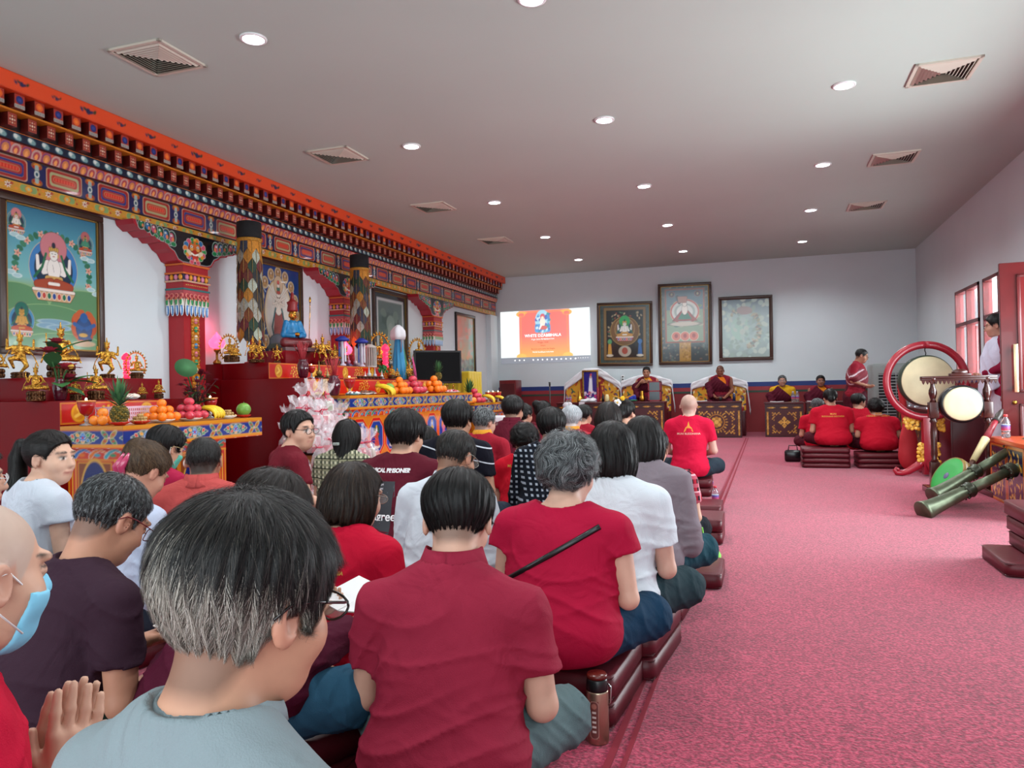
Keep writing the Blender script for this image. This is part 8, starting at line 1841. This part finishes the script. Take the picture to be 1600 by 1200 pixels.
PP('young man in a maroon shirt printed CHEMICAL PRISONER', 633, 640, 4.0, yaw=4, hy=-6, hp=10, g=1.08, shirt=('plain', ['561624']), hair=dict(s='short', th=.026, c=BL, n=5200, L=.05, lift=.008), collar='crew', seed=11, cushl='man in the printed maroon shirt', skin='c4947a', n_c=2,
   prints=[('text', 'CHEMICAL PRISONER', -.045, .722, .028, 'd8d4d4', .0016), ('rect', -.075, .02, .42, .67, '24242a'), ('poly', [(-.05, .66), (.02, .66), (.03, .60), (.0, .57), (-.06, .58)], '3a3a40'), ('rect', .04, .13, .53, .60, 'cfd2d6'), ('rect', .05, .14, .40, .50, 'd4d8dc'), ('poly', [(.05, .56), (.12, .60), (.14, .52), (.08, .50)], 'd8d8dc'), ('text', 'Lorem quam agni', -.09, .655, .014, 'b8b0b4', .0003), ('text', 'Lorem quam agni', -.09, .635, .014, 'b8b0b4', .0003), ('text', 'Lorem quam agni', -.09, .615, .014, 'b8b0b4', .0003), ('text', 'agree', -.02, .50, .06, 'e8e4e4', .0008)])
PP('man in a navy shirt with thin white diagonal stripes', 714, 624, 4.75, yaw=0, hy=0, hp=6, g=1.08, shirt=('stripes', ['14141e', 'c8ccd4'], 70), hair=dict(s='short', th=.022, c=BL, n=3600, L=.05), seed=12, cushl='man in the striped navy shirt', skin='c49478', n_c=2)
PP('man with cropped hair in a salmon-pink polo shirt, back to the camera', 318, 683, 3.75, yaw=24, hy=34, hp=14, g=1.16, sw=.215, shirt=('plain', ['bc4f4c']), collar='polo', tone=('1c1816', .82), hair=dict(s='short', th=.004, c=['1c1a18', '2c2826', '3a3634'], n=5000, L=.012, lift=.004, jit=.6, w=.0014), seed=13, cushl='man in the salmon polo', skin='b8846c', fold=.5, lean=.06)
PP('woman with a pink hair clip and pale lavender-white blouse, head bowed', 224, 690, 3.15, yaw=-8, hy=-10, hp=36, sex='f', g=1.1, shirt=('plain', ['b8c0d4']), sleeve='long', hair=dict(s='bun', th=.020, c=BRN, n=5500, bun=(.0, -.09, .07), gather=(0, -.09, .07), L=.07), seed=14, cushl='woman with the pink hair clip', skin='c08870', lean=.14, arms='book')
PP('masked person with straight black hair in a magenta-red shirt beside the altar', 258, 664, 4.2, yaw=-5, hy=-12, hp=22, sex='f', g=1.05, shirt=('plain', ['a01c40']), mask='5cc0a8', glasses='c8b080', hair=dict(s='short', th=.022, c=BL, n=4500, L=.06), seed=15, cushl='masked person in magenta', skin='c8987c')
PP('young woman with a long black ponytail in a white blouse, turned in profile', 78, 672, 3.25, yaw=-14, hy=-78, hp=2, sex='f', g=.98, sw=.165, shirt=('plain', ['c8ced8']), sleeve='cap', hair=dict(s='pony', th=.012, c=['0e0a09', '16100d', '1e1714'], n=6000, L=.06, len=.46), seed=16, cushl='woman with the ponytail', skin='d4a890', pants='10121a', n_c=2, lean=.06, headw=1.0)
PP('young man in glasses and plum-red shirt looking over his shoulder at the aisle', 466, 640, 4.55, yaw=-38, hy=-98, hp=2, g=1.05, shirt=('plain', ['6a1a26']), hair=dict(s='short', th=.014, c=BL, n=3600, L=.03), glasses='1a1414', arms='knee', pants='3c4c54', seed=17, cushl='young man in glasses', skin='d0a088', n_c=2)
PP('woman in a cream and black plaid shirt with a small hair clip', 543, 655, 5.25, yaw=0, hy=14, hp=8, sex='f', g=1.05, shirt=('plaid', ['c0bca0', '5c6050', '8a8a70', '141814'], 190), hair=dict(s='long', len=.19, c=BL, n=3600), seed=18, cushl='woman in the plaid shirt', skin='c89880')
PP('person in a teal shirt mostly hidden behind the CHEMICAL PRISONER shirt', 661, 664, 5.3, yaw=10, hy=-30, hp=10, g=1.0, shirt=('plain', ['1c8080']), hair=dict(s='short', th=.018, c=BL, n=2000), seed=19, cushl='person in teal', skin='c89880')
PP('grey-haired man in glasses and a red polo with yellow collar trim', 756, 636, 6.2, yaw=-6, hy=-24, hp=10, g=1.1, shirt=('plain', ['8c1828']), collar='piped', hair=dict(s='short', th=.012, c=GR, cf=saltpep(.85), n=2400, w=.002), glasses='3a2c28', seed=20, cushl='grey-haired man in the red polo', skin='b88c78')
PP('tall-haired man in a dark maroon polo with a pale collar line', 801, 617, 6.6, yaw=0, hy=-8, hp=8, g=1.12, shirt=('plain', ['5a1526']), collar='polo', hair=dict(s='short', th=.024, c=BL, n=2200, w=.002), seed=21, cushl='man in the dark maroon polo', skin='c09078', n_c=2)
PP('curly dark-haired person in red just behind the dark maroon polo', 818, 630, 8.0, yaw=-10, hy=-30, hp=10, sex='f', shirt=('plain', ['8c1428']), hair=dict(s='curly', c=BL, n=1500, w=.003, lift=.01), seed=22, cushl='curly-haired person in red', skin='c09078')
PP('curly-haired child in a bright red shirt holding a white sheet', 820, 661, 5.3, yaw=4, hy=-14, hp=24, sex='f', g=.92, sw=.155, shirt=('plain', ['b80f24']), hair=dict(s='curly', c=BL, n=3000, w=.0022, lift=.01, th=.012), seed=23, cushl='curly-haired child', skin='c89880', arms='book', book=True, prints=[('text', 'MUNI BUDDHANA', .02, .60, .026, 'c08a30', .0008)])
PP('person with black hair in a navy and white checkered shirt', 861, 636, 4.85, yaw=0, hy=4, hp=8, sex='f', g=1.12, sw=.18, shirt=('check', ['10141e', '98a0ac'], 190), sleeve='three', hair=dict(s='short', th=.026, c=BL, n=4200, L=.07), seed=24, cushl='person in the checkered shirt', skin='b88870', n_c=2, pants='b8b0a0')
PP('woman with a black hair bun seated far down the left rows', 848, 626, 7.6, yaw=0, hy=0, hp=6, sex='f', shirt=('plain', ['6a1a28']), hair=dict(s='bun', th=.02, c=BL, n=1600, w=.003, bun=(-.05, -.09, .09), gather=(-.05, -.09, .09)), seed=25, cushl='woman with the black bun', skin='c09078')
PP('white-haired elder in a red polo, centre of the rows', 893, 633, 6.9, yaw=0, hy=-4, hp=8, g=1.1, shirt=('plain', ['a01a2a']), collar='piped', hair=dict(s='short', th=.020, c=WH, n=2400, w=.0024), seed=26, cushl='white-haired elder', skin='c89c88')
PP('black-haired man in a plain crimson shirt near the portrait throne', 912, 632, 8.6, yaw=-10, hy=-20, hp=14, g=1.1, shirt=('plain', ['8a1826']), hair=dict(s='short', th=.018, c=BL, n=1500, w=.003), seed=27, cushl='man in the crimson shirt', skin='b88870')
PP('woman with long straight dark hair before the throne of the portrait', 951, 628, 5.4, yaw=0, hy=0, hp=4, sex='f', g=1.0, shirt=('plain', ['3a1820']), hair=dict(s='long', len=.34, c=['120c0b', '1c1310', '241814'], n=4200), seed=28, cushl='woman with long dark hair', skin='c09078', n_c=2)
PP('woman with tied black hair, white flower and yellow bow clips', 976, 623, 6.4, yaw=0, hy=-22, hp=2, sex='f', shirt=('plain', ['2a1418']), hair=dict(s='bun', th=.018, c=BL, n=2400, w=.0026, bun=(.01, -.10, .0), gather=(.01, -.10, .0)), seed=29, cushl='woman with the yellow bow', skin='c89880', n_c=2)
PP('person in a red and black plaid shirt hidden behind the grey top', 1020, 668, 4.55, yaw=0, hy=0, hp=10, g=1.12, sw=.21, shirt=('plaid', ['a81c30', '2c1420', 'b05060', 'd8a0a8'], 130), hair=dict(s='short', th=.016, c=BL, n=2000), seed=30, cushl='person in the red plaid shirt', skin='c89c84', pants='141820')
PP('bald man in a bright pinkish-red shirt with a small orange emblem, by the seam', 1076, 616, 7.3, yaw=2, hy=6, hp=2, g=.98, sw=.18, shirt=('plain', ['c4143a']), tone=('8a7468', .5), seed=31, cushl='bald man in the pinkish-red shirt', skin='c8a090', n_c=2, lean=.03, slx=.01, pants='26323c', ears=True,
   prints=[('poly', [(-.045, .69), (.045, .69), (.030, .73), (.012, .745), (0, .79), (-.012, .745), (-.030, .73)], 'd8862c'), ('text', 'MUNI BUDDHANA', 0, .672, .026, 'd8a090', .0006)])
PP('person in dark navy at the very edge of the picture behind the ponytail', -48, 690, 2.65, yaw=-10, hy=-40, hp=6, g=1.05, shirt=('plain', ['14202c']), sleeve='long', hair=dict(s='short', th=.018, c=BL, n=2500), glasses='c8c8c8', seed=33, cushl='person in dark navy', skin='c89880')
# -- right-hand group on the stacked cushions
for q in ((dict(l='woman with tied black hair in a red lettered shirt, on four stacked cushions', px=1297, py=607, d=9.75, hair=dict(s='bun', th=.018, c=BL, n=1200, w=.004, bun=(0, -.10, -.03), gather=(0, -.10, -.03)), g=1.22, hy=2, seed=40, z=FZ + .25, t='MUNI')),
          (dict(l='curly dark-haired person in a red lettered shirt beside the red lute', px=1368, py=622, d=9.55, hair=dict(s='curly', c=BL, n=1500, w=.004, lift=.01), g=1.22, hy=4, seed=41, z=FZ + .19, t='MUNI')),
          (dict(l='person in red turned in profile between the two lettered red shirts', px=1341, py=614, d=10.6, hair=dict(s='short', th=.02, c=BL, n=900, w=.004), g=1.1, hy=-60, seed=42, z=FZ + .12, t=None)),
          (dict(l='grey-haired person in red partly hidden behind the woman on stacked cushions', px=1277, py=622, d=10.9, hair=dict(s='short', th=.02, c=GR, n=900, w=.004), g=1.1, hy=8, seed=43, z=FZ + .12, t=None))):
    PP(q['l'], q['px'], q['py'], q['d'], yaw=4, hy=q['hy'], hp=12, sex='f', g=q['g'], sw=.20, shirt=('plain', ['b01028']), hair=q['hair'], seatz=q['z'], seed=q['seed'], skin='b88870', pants='4a1420', cush=False, res=.014,
       prints=[('text', q['t'], 0, .735, .03, 'c88a30', .0008), ('text', 'BUDDHANA INDONESIA', 0, .705, .024, 'c88a30', .0006)] if q['t'] else None)
# ---------------------------------------------------------------- monks, standing figures, small belongings
m_yel = cloth_mat('monk_yellow', 'plain', ['d8941c']); m_rob = cloth_mat('monk_robe', 'plain', ['4a1020'])
def monk(label, px, py, d, seatz, vest, hair=None, tone=None, glasses=None, arms='lap', yawm=180, hp=8, skin='9a6a50', seed=50, wrap=1, sex='m', top='9a6a50'):
    t = PP(label, px, py, d, yaw=yawm, hy=yawm, hp=hp, g=1.12, shirt=('plain', ['7a1c2c'] if vest != 'c89a1c' else ['c8981c']), sleeve='none' if vest != 'c89a1c' else 'short', hair=hair, tone=tone, glasses=glasses, arms=arms, seatz=seatz, seed=seed, skin=skin, pants='4a1020', cush=False, res=.012, bh=.009, lean=.05, sex=sex)
    if t is None: return
    # robe wrapped over one shoulder
    ztop = float(at(px, py, d=d)[2]); zS = ztop - .116 - .135 - .045; hz = seatz + .105
    def rf(p):
        a = elli(p, (0, .05, zS - .13), (.205, .155, .22)); a = smin(a, elli(p, (0, .03, hz + .06), (.215, .18, .15)), .05); a = smin(a, cone(p, (wrap * .05, .04, zS + .01), (wrap * .24, .05, zS - .14), .07, .085), .04); a = smin(a, cone(p, (wrap * .24, .05, zS - .14), (wrap * .20, .22, zS - .36), .08, .06), .04)
        cut = (p[:, 2] - (zS + .015)) + (p[:, 0] * -wrap) * .9 + .02; x, y, z = p.T
        a = a - .010 * (1 - np.abs(np.sin((z * 1.0 + x * wrap * .9) * 34 + 2 * np.sin(x * 9)))) ** 2
        return smax(a, cut, .02)
    V, Q = surf(rf, (-.36, -.2, seatz), (.36, .42, zS + .14), .012); mesh_np('robe', V, Q, m_rob, t)
    if vest != 'c89a1c':
        def vf(p):
            a = elli(p, (0, .05, zS - .11), (.172, .140, .19)); a = smin(a, cone(p, (-wrap * .07, .03, zS + .015), (-wrap * .13, .05, zS - .05), .062, .06), .03)
            return smax(smax(a, (np.abs(p[:, 0] + wrap * .04) - .10), .01), zS - .26 - p[:, 2], .01)
        V, Q = surf(vf, (-.3, -.2, seatz), (.3, .3, zS + .12), .012); mesh_np('vest', V, Q, cloth_mat('vest_' + vest, 'plain', [vest]), t)
monk('monk in maroon robe and gold vest raising both hands before his chest', 1010, 573, 16.45, .67, 'c8861c', hair=dict(s='short', th=.008, c=BL, n=900, w=.006, L=.02), arms='chest', seed=50, skin='9c6c54')
monk('dark-skinned shaven monk in maroon robe and bright orange vest on the throne', 1125, 571, 16.05, .67, 'd8761c', tone=('2c1c18', .6), seed=51, skin='7c4c38', hp=18, wrap=1)
monk('grey-haired monk in a bright yellow shirt under a maroon robe', 1222, 586, 15.75, .41, 'c89a1c', hair=dict(s='short', th=.010, c=GR, n=900, w=.006, L=.02), glasses='7a3a30', seed=52, skin='a87c68', hp=2)
monk('youngest seated monk with dark hair and an orange sash under maroon', 1282, 586, 15.5, .41, 'd8801c', hair=dict(s='short', th=.012, c=BL, n=900, w=.006, L=.02), seed=53, skin='8c5c48', hp=4)
# standing figures
zt = float(at(1346, 545, d=12.9)[2])
t = PP('standing monk in glasses wrapped in maroon with pale folds, beside the air cooler', 1346, 545, 12.9, yaw=-110, hy=-95, hp=22, g=1.1, shirt=('plain', ['7a1626']), sleeve='short', hair=dict(s='short', th=.008, c=BL, n=900, w=.005, L=.02), glasses='241814', pose='stand', extra=dict(robe=True), pants='44101c', seed=60, skin='a87860', res=.013, bh=.01, lean=.06)
if t:
    zS = zt - .296
    def rf(p):
        a = elli(p, (0, .04, zS - .20), (.22, .17, .25)); a = smin(a, cone(p, (.05, .02, zS), (.24, .05, zS - .2), .06, .08), .04); x, y, z = p.T
        a = a - .014 * (1 - np.abs(np.sin((z + x * .8) * 40 + 2 * np.sin(x * 12 + y * 9)))) ** 2; return smax(smax(a, z - (zS + .0) - x * .9 + .03, .02), zS - .42 - z, .02)
    V, Q = surf(rf, (-.36, -.24, zS - .5), (.36, .36, zS + .14), .012); cc = np.tile(np.array(lin('6a1424')), (len(V), 1)); w_ = (np.sin((V[:, 2] + V[:, 0] * .8) * 40 + 2 * np.sin(V[:, 0] * 12 + V[:, 1] * 9)) > .90)[:, None]; cc = np.where(w_, np.array(lin('c8b8bc')), cc); mesh_np('shawl', V, Q, m_vcm, t, cc)
zt = float(at(1556, 490, d=7.95)[2])
t = PP('standing man in glasses with a long white shawl over maroon, beside the open door', 1556, 490, 7.95, yaw=80, hy=72, hp=10, g=1.05, shirt=('plain', ['7a1030']), sleeve='long', hair=dict(s='short', th=.014, c=BL, n=2600, w=.002, L=.03), glasses='14181c', pose='stand', pants='c8c4d0', seed=61, skin='c4927c', res=.011, bh=.008, lean=.04, extra=dict(robe=True))
if t:
    zS = zt - .296
    def rf(p):
        x, y, z = p.T; a = elli(p, (0, .03, zS - .16), (.225, .16, .24)); a = smin(a, cone(p, (0, .0, zS + .035), (0, .03, zS - .05), .085, .15), .04); a = smin(a, cone(p, (0, .05, zS - .2), (-.02, .10, zS - .55), .19, .17), .06)
        a = a - .012 * (1 - np.abs(np.sin((x * .9 + y * .5 - z * .25) * 30 + 1.5 * np.sin(z * 7)))) ** 2; return smax(smax(a, (zS - .52 + .55 * (.15 - y)) - z, .02), z - zS - .055, .01)
    V, Q = surf(rf, (-.36, -.3, zS - .8), (.36, .4, zS + .14), .011); mesh_np('white_shawl', V, Q, cloth_mat('shawl_white', 'plain', ['c4c2d4']), t)
    def rf2(p):
        x, y, z = p.T; a = elli(p, (0, .0, zS - .42), (.22, .17, .40)); a = a - .010 * np.abs(np.sin(z * 30 + x * 20)); return smax(a, zS - .78 - z, .02)
    V, Q = surf(rf2, (-.36, -.3, zS - .85), (.36, .4, zS + .1), .012); mesh_np('maroon_wrap', V, Q, cloth_mat('wrap_maroon', 'plain', ['8c1434']), t)
# belongings
def find(s): 
    for o in SC.objects:
        if o.get('label', '').startswith(s): return o
w = find('curly grey-haired woman in a red')
if w:   # shoulder strap, wrapped round the shirt
    so = [c for c in w.children if c.name.startswith('shirt')][0].data; bv = BVHTree.FromPolygons([v.co for v in so.vertices], [tuple(p.vertices) for p in so.polygons]); pts = []
    zn = max(v.co.z for v in so.vertices)
    for k in range(25):
        f = k / 24; x = -.19 + .34 * f; z = zn - .27 + .20 * f; h = bv.ray_cast(Vector((x, -.6, z)), Vector((0, 1, 0)))
        if h[0]: pts.append(h[0] + Vector((0, -.003, 0)))
    if len(pts) > 3: b = MB(); b.tube(pts, .009, 6, flat=.35, up=(0, 1, 0)); b.build('bag_strap', m_blackp, w)
w = find('woman with tied black hair, white flower')
if w:
    hb = [c for c in w.children if c.name.startswith('hair')][0]; z = max(v.co.z for v in hb.data.vertices); b = MB()
    for s in (-1, 1): leafblade(b, (0, .06, z - .01), (s * .9, -.1, .35), .11, .035, 'e0b020', .2)
    b.ball((0, .05, z), .02, 10, 'e0b020'); b.build('yellow_bow', m_vcm, w); b = MB()
    for k in range(5): a = k * 1.257; b.ball((-.035 + .018 * math.cos(a), .0, z - .035 + .018 * math.sin(a)), (.014, .008, .014), 8, 'f0f0f0')
    b.ball((-.035, -.01, z - .035), .008, 8, 'd8b040'); b.build('flower_clip', m_vcm, w)
w = find('woman in a cream and black plaid')
if w:
    hb = [c for c in w.children if c.name.startswith('hair')][0]; z = max(v.co.z for v in hb.data.vertices); y = min(v.co.y for v in hb.data.vertices); b = MB(); b.rbox(-.02, .02, y - .008, y + .02, z - .19, z - .17, .004, '9aa49c'); b.build('hair_clip', m_vcg, w)
w = find('woman with a pink hair clip')
if w:
    hb = [c for c in w.children if c.name.startswith('hair')][0].data; V = np.array([v.co[:] for v in hb.vertices]); i = V[:, 1].argmin(); q = V[i]; b = MB()
    for k in range(2): b.tube([(q[0] - .035 + .03 * k, q[1] + .01, q[2] - .05), (q[0] - .02 + .03 * k, q[1] - .012, q[2]), (q[0] + .0 + .03 * k, q[1] + .015, q[2] + .055)], [.010, .017, .008], 8, flat=.5)
    b.build('hair_clip', mat('clip_pink', 'b83a60', .2, coat=.5), w)
w = find('young woman with a long black ponytail')
# leftover things by the seam: bags, bottles, empty cushions
def bag(name, loc, prof, m, label, s=1.0): t = thing(name, label, 'bag', loc); b = MB(); b.lathe(prof, 24, sx=1.15, sy=.7); b.tube([(-.05, 0, prof[-2][1]), (-.04, 0, prof[-2][1] + .08), (.04, 0, prof[-2][1] + .08), (.05, 0, prof[-2][1])], .006, 6); b.build('body', m, t); t.scale = (s,) * 3
p = at(1080, 885, Z=FZ); bag('green_bag', (p[0] + .03, p[1] - .0, FZ), [(.10, 0), (.125, .03), (.13, .08), (.10, .14), (.05, .16), (0, .165)], mat('lime_cloth', '7cd048', .6), 'lime green cloth bag on the carpet beside the woman in grey', .95)
p = at(1072, 778, Z=FZ); bag('black_bag', (p[0], p[1], FZ), [(.08, 0), (.10, .03), (.10, .12), (.06, .19), (0, .20)], mat('black_leather2', '0e0e12', .25), 'small black leather bag beside the empty maroon cushions', 1.0)
for k, (px_, py_, n) in enumerate(((1100, 800, 1), (1096, 842, 2), (1086, 905, 1))):
    p = at(px_, py_, Z=FZ)
    for j in range(n): cushion((p[0] - .10, p[1], FZ + .085 * j), ['empty maroon cushion by the seam next to the small black bag', 'empty maroon cushions by the seam beyond the grey-topped woman' if j == 0 else 'upper empty maroon cushion beyond the grey-topped woman', 'empty maroon cushion by the seam behind the lime green bag'][k], 0, w=.5, d=.4)
p = at(1096, 778, Z=FZ); bottle((p[0] + .05, p[1] + .5, FZ), .95, 'water bottle standing by the bald man in pinkish red', 'c83040', group=None)
p = at(1107, 790, Z=FZ); bottle((p[0] + .06, p[1], FZ), .95, 'water bottle standing beside the empty cushion and black bag', 'c83040', group=None)
p = at(1014, 1015, Z=FZ); bottle((p[0], p[1], FZ), .9, 'water bottle lying near the knee of the curly grey-haired woman', 'e8e8e8', group=None)
p = at(885, 1120, Z=FZ); bottle((p[0] + .0, p[1] + .12, FZ), 1.05, 'water bottle with blue cap beside the steel thermos', '1c50b0', group=None)
# ---------------------------------------------------------------- the floor was laid at FZ: set it to height 0
bpy.context.view_layer.update()
for o in list(SC.objects):
    if o.parent is None: o.location.z -= FZ
